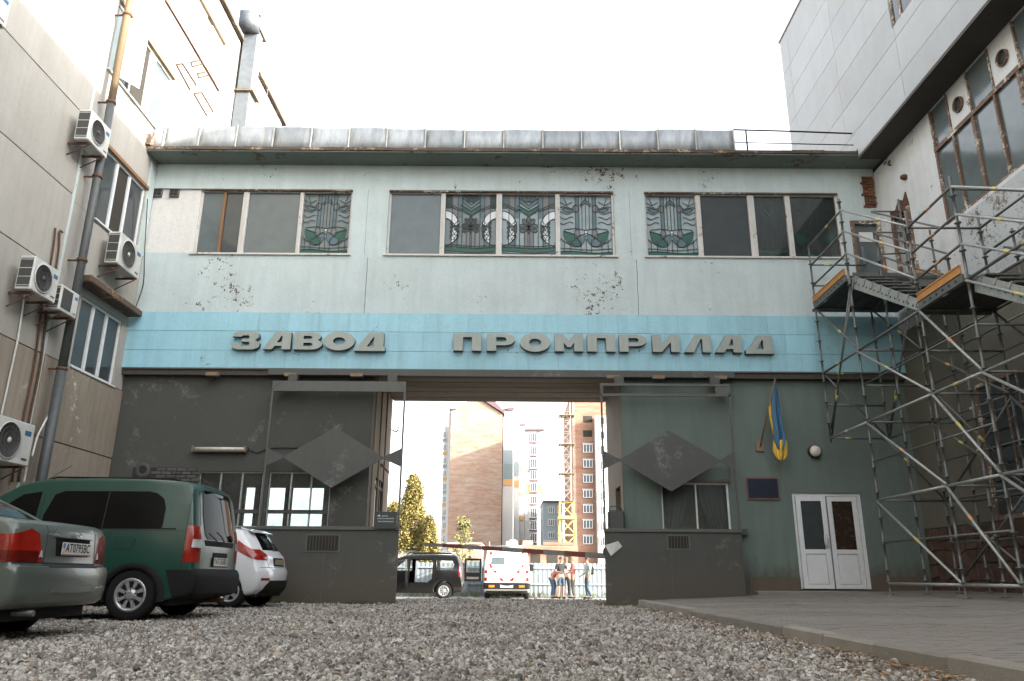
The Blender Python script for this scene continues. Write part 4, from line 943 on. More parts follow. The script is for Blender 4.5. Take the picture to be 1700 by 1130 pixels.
# lower walls
UWN = (-6, 15.45, 8.08, 10.94); LWN = (-6, 15.55, 1.75, 4.45)
m = MB(); side_wall(m, XR, XR+.28, -14, 18.25, 6.4, 10.95, [UWN, (16.85, 17.62, 7.1, 9.35)]); m.build('white_wall', M['white_wall'], RB_)
m = MB(); m.box(XR-.004, XR-.0005, -14, 15.2, 6.45, 8.0); m.build('flaking_patch', M['peel_wall'], RB_)
m = MB(); side_wall(m, XR, XR+.28, -14, 18.3, 1.72, 6.39, [LWN]); m.build('beige_wall', M['lower_wall'], RB_)
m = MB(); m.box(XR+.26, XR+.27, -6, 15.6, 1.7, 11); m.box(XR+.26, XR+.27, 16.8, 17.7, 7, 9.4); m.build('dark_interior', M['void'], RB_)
m = MB(); m.box(XR+.02, XR+.28, -14, 18.3, 0, 1.715); pb = m.build('plinth_wall', M['joint'], RB_)
# crazy-paved plinth stones
rs = random.Random(21); y = 18.27; cols = []
NR = 5
while y > 8:
    wd = rs.uniform(.24, .42); cols.append((y, y-wd)); y -= wd
grid = {}
for i in range(len(cols)+1):
    yy = cols[i][0] if i < len(cols) else cols[-1][1]
    for j in range(NR+1):
        z = .33+(1.70-.33)*j/NR; grid[i, j] = (yy+(rs.uniform(-.08, .08) if 0 < i < len(cols) else 0), z+(rs.uniform(-.08, .08) if 0 < j < NR else 0))
for i in range(len(cols)):
    for j in range(NR):
        q = [grid[i, j], grid[i+1, j], grid[i+1, j+1], grid[i, j+1]]; c = (sum(a for a, b in q)/4, sum(b for a, b in q)/4)
        q = [(a+(c[0]-a)*.07, b+(c[1]-b)*.07) for a, b in q]; m = MB(); m.prism([(XR-.02-rs.uniform(0, .02), a, b) for a, b in q], (.045, 0, 0)); m.build('plinth_stone', M['plinth_stone'], pb, bevel=.01)
# upper window band
W = lambda px, py: at(px, py, X=XR).y
def band(y0, y1, z0, z1, mat, name, par, x=XR+.05): m = MB(); m.box(x, x+.012, y0, y1, z0, z1); return m.build(name, mat, par)
ZT2 = 9.94
m = MB(); m.box(XR-.01, XR+.09, -6, 15.45, ZT2-.05, ZT2+.05); m.box(XR+.0, XR+.09, -6, 15.45, 8.08, 8.14); m.box(XR+.0, XR+.09, 15.38, 15.45, 8.14, 9.89); m.box(XR+.0, XR+.09, 15.38, 15.45, 9.99, 10.94); wb = m.build('window_band', M['frame_rust'], RB_)
ylow = [15.38, W(1580,223), W(1612,194), W(1648,157), W(1686,117)]
st = ylow[-2]-ylow[-1]
while ylow[-1] > 3: ylow.append(ylow[-1]-st*(1 if len(ylow) % 2 else 1.1))
for i, (a, b) in enumerate(zip(ylow, ylow[1:])):
    wv = .045 if i % 2 == 0 else .07
    m = MB(); m.box(XR, XR+.08, b-wv, b+wv*.3, 8.14, 9.89); m.build('mullion', M['frame_rust'], wb)
    band(b+wv*.3, a-(.07 if i else 0), 8.14, 9.89, M['glass_grey'] if i < 5 else M['glass'], 'pane', wb)
yup = [15.38, W(1567,152), W(1599,115), W(1634,74), W(1676,34)]
st = yup[0]-yup[2]
while yup[-1] > 3: yup.append(yup[-2]-st)
for i, (a, b) in enumerate(zip(yup, yup[1:])):
    m = MB(); m.box(XR, XR+.08, b-.02, b+.02, 9.99, 10.94); m.build('mullion', M['frame_rust'], wb)
    if i % 2 == 0: band(b+.02, a-.02, 9.99, 10.94, M['glass_grey'], 'pane', wb)
    else:
        band(b+.02, a-.02, 9.99, 10.94, M['white_wall'], 'vent_board', wb, XR+.03); cy = (a+b)/2
        m = MB(); m.lathe([(0, XR+.020), (.15, XR+.020), (.15, XR+.028)], (0, cy, 10.42), 'X', 20); m.cur = 1; m.lathe([(.15, XR+.028), (.15, XR-.03), (.17, XR-.03), (.17, XR+.028)], (0, cy, 10.42), 'X', 20)
        m.build('vent_hole', [M['black'], M['frame_rust']], wb)
# lower window: dark bars
m = MB(); m.box(XR+.0, XR+.09, -6, 15.55, 1.75, 1.82); m.box(XR, XR+.09, 15.47, 15.55, 1.82, 4.45); m.box(XR, XR+.09, -6, 15.47, 4.38, 4.45); lw = m.build('lower_window', M['frame_rust'], RB_)
y = 15.47; k = 0
while y > 7:
    y2 = y-.42; m = MB(); m.box(XR+.01, XR+.06, y2-.015, y2+.015, 1.82, 4.38); m.build('mullion', M['frame_rust'], lw)
    for r in range(8): z = 1.82+r*.32; m = MB(); m.box(XR+.04, XR+.055, y2+.015, y, z+.012, z+.308); m.build('glass_block', M['glass'], lw)
    y = y2-.015
m = MB(); m.box(XR-.3, XR, 15.62, 15.92, .3, 4.4); m.build('pilaster', M['lower_wall'], RB_) if False else None
# broken doorway beside the landing
dw = [(XR-.05, 17.66, 9.50), (XR-.03, 17.4, 9.44), (XR-.06, 17.2, 9.62), (XR-.02, 17.0, 9.50), (XR-.05, 16.85, 9.66), (XR-.03, 16.78, 9.30)]
m = MB(); m.prism([(XR-.03, y, z) for _, y, z in dw]+[(XR-.03, 16.80, 9.22), (XR-.03, 17.66, 9.25)], (.06, 0, 0)); m.build('broken_lintel', M['rust'], RB_)
for y in (16.84, 17.60): m = MB(); m.box(XR-.06, XR+.02, y-.05, y+.05, 7.1, 9.25); m.build('door_post', M['frame_rust'], RB_)
m = MB(); m.box(XR-.02, XR+.02, 16.93, 17.08, 7.12, 8.3); m.build('daylight_strip', M['frame'], RB_)  # pale strip stands in for daylight showing through the doorway
m = MB(); m.tube([(XR-.01, 17.35, 10.80), (XR-.14, 17.2, 10.6), (XR-.16, 17.05, 10.50)], .022, 6); m.build('bent_bar', M['rust'], RB_)
m = MB(); m.sphere((XR-.04, 16.75, 10.0), .09, 8, 6, (1.2, 1, .8)); m.build('rust_stub', M['rust'], RB_)

# ================================================================== ROOF RAILING
t = thing('roof_railing', 'thin dark metal railing on the roof right of the zinc parapet', 'railing', (7.4, 17.7, 11.2))
m = MB(); m.tube([(5.8, 17.7, 11.90), (7.5, 17.7, 11.86), (9.18, 17.7, 11.80)], .022, 6); m.build('rail', M['black'], t)
m = MB(); m.tube([(5.8, 17.7, 11.52), (9.2, 17.7, 11.46)], .014, 6); m.build('rail', M['black'], t)
for x, dx in ((6.12, 0), (9.14, 0), (9.16, .10)): m = MB(); m.tube([(x+dx, 17.7-dx, 11.2), (x, 17.7, 11.86)], .022, 6); m.build('post', M['black'], t)

# ================================================================== SCAFFOLD STAIR TOWER
SC = thing('scaffold_tower', 'galvanised scaffold stair tower with orange toe boards in front of the right hand walls', 'scaffolding', (7.4, 13.5, .3))
def post(x, y, z0, z1):
    m = MB(); prof = [(0, z0), (.024, z0)]; z = z0+.45
    if z0 < 1: prof = [(0, z0-.02), (.07, z0-.02), (.07, z0), (.016, z0+.01), (.016, z0+.22), (.045, z0+.225), (.045, z0+.25), (.024, z0+.26)]
    while z < z1-.05: prof += [(.024, z-.012), (.055, z-.006), (.055, z+.006), (.024, z+.012)]; z += .5
    prof += [(.024, z1), (0, z1)]; m.lathe(prof, (x, y, 0), 'Z', 10); return m.build('standard', M['steel'], SC)
def rod(p, q, r=.022, name='ledger', mat='steel', tape=None):
    m = MB(); r = r*1.15; m.tube([p, q], r, 8); o = m.build(name, M[mat], SC)
    if tape:
        p = Vector(p); q = Vector(q); d = (q-p).normalized(); c = p.lerp(q, tape[0]); m = MB(); m.tube([c-d*.07, c+d*.07], r+.004, 8); m.build('tape', M[tape[1]], o)
    return o
YD, YA, YB, YC, YE = 17.66, 15.72, 13.12, 11.62, 9.0
for x in (7.4, 8.75):
    post(x, YD, 3.62, 8.55); post(x, YA, pz(x)+.02, 8.85); post(x, YB, pz(x)+.02, 7.25); post(x, YC, pz(x)+.02, 7.15); post(x, YE, pz(x)+.02, 5.4)
rt = random.Random(3)
for x in (7.4, 8.75):
    for z, ys_ in ((3.72, (YD, YA, YB, YC, YE)), (5.27, (YD, YA, YB, YC, YE)), (2.12, (YA, YB, YC, YE)), (.52, (YA, YB, YC, YE)), (6.9, (YD, YA))):
        for a, b in zip(ys_, ys_[1:]): rod((x, a, z), (x, b, z), .024 if x < 8 else .02, tape=(rt.uniform(.3, .6), rt.choice(['yellow', 'paper'])) if rt.random() < .5 else None, mat='steel_light' if x < 8 and z < 4 else 'steel')
    for a, b, z0, z1 in ((YA, YB, 5.25, 3.74), (YB, YC, 5.25, 3.74), (YA, YB, 3.70, 2.14), (YB, YC, 3.70, 2.14), (YC, YE, 3.70, 2.14), (YA, YB, 2.10, .54), (YB, YC, 2.10, .54), (YC, YE, 2.10, .54), (YC, YE, 5.25, 3.74)):
        rod((x-.03, a, z0), (x-.03, b, z1), .021, 'diagonal_brace', 'steel_light' if x < 8 else 'steel', tape=(.45+rt.uniform(-.1, .1), rt.choice(['yellow', 'orange_tape', 'yellow'])))
    for dz in (0, .16): rod((x+.04, YA-dz, 6.9), (x+.04, YD, 3.78+dz), .018, 'diagonal_brace', tape=(.75, 'yellow'))
    rod((x, YD, 6.9), (x, YA, 5.3), .018, 'diagonal_brace', tape=(.6, 'yellow'))
for x in (7.4, 8.75):
    for z in (4.5, 2.9, 1.3): rod((x, YA, z), (x, YC, z), .017, mat='steel')
    for a, b, z0, z1 in ((YB, YA, 3.70, 2.14), (YB, YA, 2.10, .54), (YC, YB, 2.10, .54)):
        if x > 8: rod((x+.03, a, z0), (x+.03, b, z1), .019, 'diagonal_brace', tape=(.5, 'yellow'))
for x in (8.08,): post(x, YB+.05, pz(x)+.02, 6.4); post(x, YA-.08, pz(x)+.02, 7.9); post(9.35, YA, pz(9.35)+.02, 8.1); post(9.35, YB, pz(9.35)+.02, 6.9)
for z in (2.12, 3.72, 5.27, 6.5): rod((9.35, YB, z), (9.35, YA, z), .019); rod((8.75, YA, z), (9.35, YA, z), .019)
for y in (YD, YA, YB, YC, YE):
    for z in (3.72, 5.27, 2.12, .52, 4.5, 6.9, 7.5, 8.05):
        if (y == YD and z < 3.5) or (y == YE and z > 5) or (y in (YB, YC) and z > 6.9) or (z in (7.5, 8.05) and y == YA): continue
        rod((7.4, y, z), (8.75, y, z), .02, tape=(.3, 'yellow') if rt.random() < .3 else None)
    if y in (YA, YB): rod((7.42, y-.03, 3.7 if y == YA else 3.7), (8.73, y-.03, 2.14), .018, 'diagonal_brace', tape=(.5, 'yellow'))
rod((7.42, YD, 5.25), (8.73, YD, 3.74), .018, 'diagonal_brace')
for z in (7.5, 8.03, 8.55):     # landing guard rails
    rod((7.4, YD, z), (7.4, YA, z), .021, 'guard_rail', tape=(.6, 'yellow') if z > 8.2 else None)
    rod((7.4, YA, z+.03), (7.4, YB, z-1.62), .021, 'guard_rail', 'steel_light', tape=(.62, 'yellow' if z > 8 else 'orange_tape'))
    rod((7.4, YB, z-1.65), (7.4, YC, z-1.65+.05), .021, 'guard_rail', tape=(.5, 'orange_tape'))
    rod((7.4, YC, z-1.6), (7.4, YE, z-3.1), .021, 'guard_rail', 'steel_light', tape=(.4, 'yellow'))
    rod((8.75, YB, z-1.65), (8.75, YC, z-1.65), .021, 'guard_rail')
    rod((8.1, YA-.02, z-.03), (8.1, YB, z-1.66), .018, 'guard_rail', tape=(.5, 'orange_tape')); rod((8.1, YC, z-1.65), (8.1, YE, z-3.15), .018, 'guard_rail')
    rod((8.75, YA, z+.03 if z < 8 else z), (8.1, YA, z), .018, 'guard_rail')
def deck(x0, x1, y0, y1, z, n=4):
    for i in range(n):
        a = x0+(x1-x0)*i/n; m = MB(); m.box(a+.008, a+(x1-x0)/n-.008, y0, y1, z-.06, z); m.build('deck_plank', M['ac_dark'], SC)
deck(7.43, 9.55, YA-.02, YD+.3, 6.98, 6); deck(7.43, 8.72, YC, YB+.02, 5.35, 4)
def toe(y0, y1, z):
    m = MB(); m.box(7.335, 7.362, y0, y1, z+.05, z+.20); t = m.build('toe_board', M['orange'], SC)
    for dz in (.055, .185): m = MB(); m.box(7.322, 7.3345, y0, y1, z+dz-.01, z+dz+.015); m.build('board_rib', M['orange'], t)
    m = MB(); m.box(7.34, 7.39, y0, y1, z-.10, z+.04); tt = m.build('deck_beam', M['steel'], SC)
    k = y0+.15
    while k < y1-.1: m = MB(); m.box(7.334, 7.3395, k, k+.05, z-.05, z-.01); m.build('slot', M['black'], tt); k += .2
toe(YA+.06, YD-.04, 6.98); toe(YC+.06, YB-.06, 5.35)
m = MB(); m.box(8.9, 9.5, YA+.1, YA+.13, 7.03, 7.18); m.build('toe_board', M['orange'], SC)
m = MB(); m.box(7.5, 9.5, YA+.0, YA+.03, 6.75, 7.06); m.build('back_board', M['steel'], SC)
m = MB(); m.box(7.46, 8.7, YB+.04, YB+.07, 5.2, 5.42); m.build('back_board', M['steel'], SC)
def flight(ya, za, yb, zb, x0=7.46, x1=8.06, n=8):
    for x in (x0, x1):
        m = MB(); m.prism([(x, ya, za-.02), (x, ya-.05, za+.08), (x, yb-.05, zb+.08), (x, yb, zb-.12), (x, ya+.02, za-.20)][::1], (.03, 0, 0)); st_ = m.build('stringer', M['steel_light'], SC)
        for k in range(16):
            t = (k+.6)/16.5; y = ya+(yb-ya)*t; z = za+(zb-za)*t-.055; m = MB(); m.lathe([(0, x-.004), (.022, x-.004), (.022, x+.001)], (0, y, z), 'X', 8); m.build('stringer_hole', M['black'], st_)
    for k in range(n):
        t = (k+.5)/n; y = ya+(yb-ya)*t; z = za+(zb-za)*t+.10; m = MB(); m.box(x0+.031, x1-.001, y-.13, y+.10, z-.03, z); tr_ = m.build('tread', M['steel'], SC)
        m = MB(); m.prism([(x0-.012, y-.12, z), (x0-.012, y+.1, z), (x0-.012, y+.03, z-.14)], (.012, 0, 0)); m.build('tread_bracket', M['steel_light'], tr_)
flight(YA-.05, 6.86, YB+.05, 5.36); flight(YC-.05, 5.24, YE+.05, 3.74)
deck(7.43, 8.72, YE-1.5, YE, 3.72, 4)
# ================================================================== GATE LEAVES
def gate_leaf(lab, x0, x1, dia, inner, gx, right=False):
    t = thing('gate_leaf', lab, 'gate', ((x0+x1)/2, 17.9, 0), 'sliding gate leaves of the driveway'); y = 17.9
    m = MB(); m.box(x0, x1, y-.012, y+.012, .05, 1.585); lo = m.build('lower_sheet', M['gate'], t)
    m = MB(); m.box(x0-.01, x1+.01, y-.05, y+.03, 1.585, 1.665); m.build('middle_rail', M['gate_light'], t, bevel=.006)
    m = MB(); m.box(x0, x1, y-.03, y+.03, .0, .05); m.build('bottom_rail', M['gate'], t)
    for x in (x0+.02, x1-.02): m = MB(); m.box(x-.022, x+.022, y-.02, y+.02, 1.665, 4.80); m.build('side_post', M['gate_light'], t)
    if right:
        m = MB(); m.box(x0, x1, y-.02, y+.02, 4.99, 5.05); m.build('top_rail', M['gate_light'], t); m = MB(); m.box(x0, x1, y-.02, y+.02, 4.74, 4.80); m.build('top_rail', M['gate_light'], t)
        m = MB(); m.box(x1-.35, x1, y-.012, y+.012, 4.80, 4.99); m.box(x0, x0+.06, y-.012, y+.012, 4.80, 4.99); m.build('end_plate', M['gate_light'], t)
    else:
        m = MB(); m.box(x0, x1, y-.03, y+.03, 4.80, 5.05); tr = m.build('top_rail', M['gate_light'], t)
        for a, b, q in ((x0, x0+.2, 1), (x1-.2, x1, -1)):
            m = MB(); m.bar((a+.02, y-.034, 4.83), (b-.02, y-.034, 5.03), .006, .012) if q > 0 else m.bar((a+.02, y-.034, 5.03), (b-.02, y-.034, 4.83), .006, .012); m.build('corner_brace', M['gate'], tr)
    (cx, cz), hw, hh, l, r = dia
    m = MB(); m.prism([(l, y-.06, cz), (cx, y-.06, cz-hh), (r, y-.06, cz), (cx, y-.06, cz+hh)], (0, .02, 0)); m.build('diamond_plate', M['diamond'], t, bevel=.004)
    m = MB(); m.prism([(x0+.04, y-.05, cz-.20), (l+.08, y-.05, cz), (x0+.04, y-.05, cz+.22)], (0, .015, 0)); m.build('side_plate', M['diamond'], t)
    m = MB(); m.prism([(x1-.04, y-.05, cz-.20), (r-.08, y-.05, cz), (x1-.04, y-.05, cz+.22)], (0, .015, 0)); m.build('side_plate', M['diamond'], t)
    m = MB(); m.bar((x0+.04, y, cz), (l+.2, y, cz), .03, .03); m.build('cross_bar', M['gate'], t); m = MB(); m.bar((r-.2, y, cz), (x1-.04, y, cz), .03, .03); m.build('cross_bar', M['gate'], t)
    a, b, c, d = gx
    m = MB(); m.box(a, b, y-.024, y-.013, c, d); gf = m.build('grille_frame', M['gate_light'], t); m = MB(); m.box(a+.04, b-.04, y-.030, y-.0245, c+.035, d-.035); m.build('grille_opening', M['void'], gf)
    k = a+.1
    while k < b-.06: m = MB(); m.box(k-.004, k+.004, y-.036, y-.0305, c+.035, d-.035); m.build('grille_bar', M['gate_light'], gf); k += .07
    for x in (x0+.35, x1-.45): m = MB(); m.box(x, x+.22, y+.0, y+.14, 5.06, 5.22); m.build('hanger', M['gate'], t)
    for x in (x0+(x1-x0)*.48,): m = MB(); m.box(x-.006, x+.006, y-.0165, y-.0125, .06, 1.58); m.build('sheet_seam', M['gate_light'], lo)
    return t
gate_leaf('left sliding gate leaf in dark grey steel with a large diamond plate', -5.72, -2.53, ((-4.13, 3.22), 1.17, .70, -5.31, -2.94), 1, (-4.62, -3.84, 1.10, 1.50))
gate_leaf('right dark grey steel gate leaf with a diamond plate and a paper stuck on', 2.12, 5.22, ((3.68, 3.20), 1.2, .71, 2.48, 4.89), 0, (3.52, 4.05, 1.20, 1.54), True)
m = MB(); m.box(-5.9, 5.4, 18.02, 18.08, 5.24, 5.38); m.build('gate_track', M['gate'], GB)
for x in (-7.4, -5.5, -3.9, 2.3, 4.9, 3.4): m = MB(); m.box(x, x+.3, 17.98, 18.12, 5.20, 5.28); m.build('track_bracket', M['pipe_rust'], GB)
# notice board fixed to the left leaf
t = thing('notice_board', 'small dark notice board with worn white lettering on top of the left gate leaf', 'sign', (-2.8, 17.84, 1.66))
m = MB(); m.box(-3.08, -2.58, 17.80, 17.82, 1.62, 1.99); m.build('board', plain('board_green', (.03,.04,.036), .5), t)
m = MB(); m.prism([(-3.03, 17.797, 1.895), (-2.97, 17.797, 1.93), (-2.95, 17.797, 1.88)], (0, .002, 0)); m.build('arrow', M['glow_white'], t)
rn = random.Random(5)
for r, (z, x0, x1) in enumerate(((1.895, -2.92, -2.80), (1.84, -3.02, -2.64), (1.775, -3.0, -2.66))):
    x = x0
    while x < x1: m = MB(); wv = rn.uniform(.014, .024); m.box(x, x+wv, 17.796, 17.799, z-.013, z+.016*rn.uniform(.6, 1)); m.build('worn_lettering', M['steel_light'], t); x += wv+.009
t = thing('paper_sheet', 'crooked white paper stuck on the left end of the right gate leaf', 'paper', (2.25, 17.8, 1.3))
m = MB(); P = [at(*p, Y=17.86) for p in ((1004,905),(1026,898),(1033,907),(1014,923))]; P[1].y -= .03; P[3].y -= .015; m.prism(P, (0, .004, 0)); m.build('sheet', M['paper'], t)
# wall-mounted fluorescent lamp
t = thing('tube_lamp', 'old white fluorescent tube lamp fixed on the dark grey wall above the windows', 'lamp', (-6.9, 18.25, 3.45))
m = MB(); m.box(-7.56, -6.26, 18.20, 18.295, 3.43, 3.50); m.build('housing', M['gate'], t); m = MB(); m.smooth = True; m.tube([(-7.5, 18.17, 3.45), (-6.32, 18.17, 3.45)], .045, 10); m.build('diffuser', M['glow_white'], t)
for x in (-7.54, -6.3): m = MB(); m.box(x-.02, x+.02, 18.12, 18.2, 3.38, 3.52); m.build('end_cap', M['pipe_rust'], t)
m = MB(); m.box(-7.5, -6.3, 18.14, 18.21, 3.385, 3.40); m.build('rusty_tray', M['pipe_rust'], t)
cable('lamp_cable', 'cable running from the tube lamp along the dark wall to the gate leaf', [(-6.26, 18.27, 3.46), (-6.05, 18.27, 3.38), (-5.9, 18.27, 3.44), (-5.6, 18.27, 3.5), (-5.0, 18.27, 3.5)], .012, M['black'], 'cable')
# round wall lamp
t = thing('wall_lamp', 'round bulkhead lamp on the green wall above the entrance door', 'lamp', (7.2, 18.25, 3.5))
m = MB(); m.lathe([(0, 18.10), (.08, 18.11), (.13, 18.15), (.14, 18.2)], (7.22, 0, 3.5), 'Y', 20); m.build('glass_bowl', M['glow_white'], t); m = MB(); m.lathe([(.141, 18.16), (.155, 18.18), (.15, 18.299), (0, 18.299)], (7.22, 0, 3.5), 'Y', 20); m.build('rim', M['rust'], t)
# plaque
t = thing('wall_plaque', 'dark navy rectangular plaque with a brown frame left of the entrance door', 'plaque', (5.93, 18.28, 2.6))
m = MB(); m.box(5.54, 6.30, 18.262, 18.298, 2.36, 2.88); m.build('frame', M['redbrown'], t, bevel=.005); m = MB(); m.box(5.57, 6.27, 18.256, 18.2615, 2.40, 2.85); m.build('face', M['plaque'], t)
# bracket stub right of the gate
t = thing('latch_stub', 'short dark metal stub fixed to the wall right of the right gate leaf', 'stub'); m = MB(); m.box(5.25, 5.45, 18.15, 18.298, 1.56, 1.69); m.build('bar', M['gate'], t)
# ------------------------------------------------------------------ flag
t = thing('flag', 'blue and yellow flag hanging limp from a slanted pole on the green wall', 'flag', (5.93, 18.28, 3.6))
pb, pt = Vector((5.94, 18.26, 3.60)), at(1287, 628, Y=17.62)
m = MB(); m.box(5.84, 6.03, 18.25, 18.298, 3.50, 3.76); m.build('pole_bracket', M['pipe_rust'], t, bevel=.006)
m = MB(); m.tube([pb, pt], .017, 8); m.build('pole', M['frame_brown'], t)
def cloth(rows, y0, amp, mat, name, fr):
    """rows: list of (left px, right px, py)"""
    m = MB(); m.smooth = True; n = 18; vs = []
    for j, (a, b, py) in enumerate(rows):
        for i in range(n+1):
            u = i/n; p = at(a+(b-a)*u, py, Y=y0+amp*math.sin(u*fr+j*.25)+amp*.5*math.sin(u*fr*2.3+1)); vs.append(p)
    m.add(vs, [(j*(n+1)+i, j*(n+1)+i+1, (j+1)*(n+1)+i+1, (j+1)*(n+1)+i) for j in range(len(rows)-1) for i in range(n)])
    o = m.build(name, mat, t); s = o.modifiers.new('solid', 'SOLIDIFY'); s.thickness = .004; return o
cloth([(1286.5,1287.5,629),(1283,1290,645),(1281,1293,660),(1280,1295,675),(1281,1297,690),(1283,1300,705),(1284,1303,720),(1285,1304,732),(1288,1303,740),(1292,1301,746)], 17.72, .045, M['flag_blue'], 'blue_cloth', 9)
cloth([(1280,1283,655),(1277,1286,668),(1276,1287,682),(1278,1287,696),(1281,1287,710),(1282,1286,722)], 17.84, .03, M['flag_yellow'], 'yellow_cloth', 7)
cloth([(1284,1306,730),(1283,1308,740),(1283,1308,748),(1286,1308,755),(1290,1304,761),(1294,1299,764)], 17.74, .05, M['flag_yellow'], 'yellow_fold', 8)
# ------------------------------------------------------------------ barrier beyond the gate
t = thing('boom_barrier', 'red and white striped boom barrier lowered across the driveway behind the gate', 'barrier', (2.3, 22.2, 0))
M['fence_grey'] = plain('boom_grey', (.26,.26,.25), .5, bump=0)
M['boom_red'] = plain('boom_red', (.22,.06,.045), .5, bump=0)
pr, pl = at(1008, 923, Y=22.0), at(703, 903, Y=23.2); N = 9
for k in range(N):
    a = pr.lerp(pl, k/N); b = pr.lerp(pl, (k+1)/N); ra = .075-.035*k/N
    m = MB(); m.bar(a, b, ra, ra*2); m.build('boom_section', M['boom_red'] if k % 2 else M['fence_grey'], t)
m = MB(); m.box(2.68, 2.98, 21.9, 22.3, 0, 1.25); m.build('motor_box', M['gate'], t, bevel=.02)
m = MB(); m.lathe([(.10, 21.88), (.13, 21.86), (.13, 21.80), (0, 21.80)], (2.66, 0, 1.28), 'Y', 16); m.build('pivot', M['gate'], t)
t = thing('guard_box', 'dark steel cabinet with a bent handle showing above the right gate leaf', 'cabinet', (2.4, 18.6, 1.3))
m = MB(); m.box(2.24, 2.62, 18.02, 18.28, 1.0, 2.08); m.build('body', M['gate'], t, bevel=.04); m = MB(); m.tube([(2.26, 18.05, 2.07), (2.3, 18.05, 2.17), (2.5, 18.05, 2.17), (2.56, 18.05, 2.07)], .015, 6); m.build('handle', M['gate'], t)
cable('camera_arm', 'short curved arm on the left passage edge against the sky', [(-3.34, 21.2, 4.5), (-3.2, 21.25, 4.45), (-3.16, 21.25, 4.6)], .02, M['black'], 'arm')
t = thing('passage_lamp', 'small tube lamp sticking out from the left passage wall', 'lamp', (-3.3, 20, 3.2)); m = MB(); m.tube([(-3.35, 19.9, 3.35), (-3.12, 19.7, 3.12)], .03, 8); m.build('tube', M['pipe_rust'], t)
t = thing('passage_lamp', 'small round lamp on the right passage wall beside the diamond tip', 'lamp', (2.6, 19, 3.35)); m = MB(); m.sphere((2.58, 19.0, 3.38), .06); m.build('bulb', M['pipe_rust'], t)
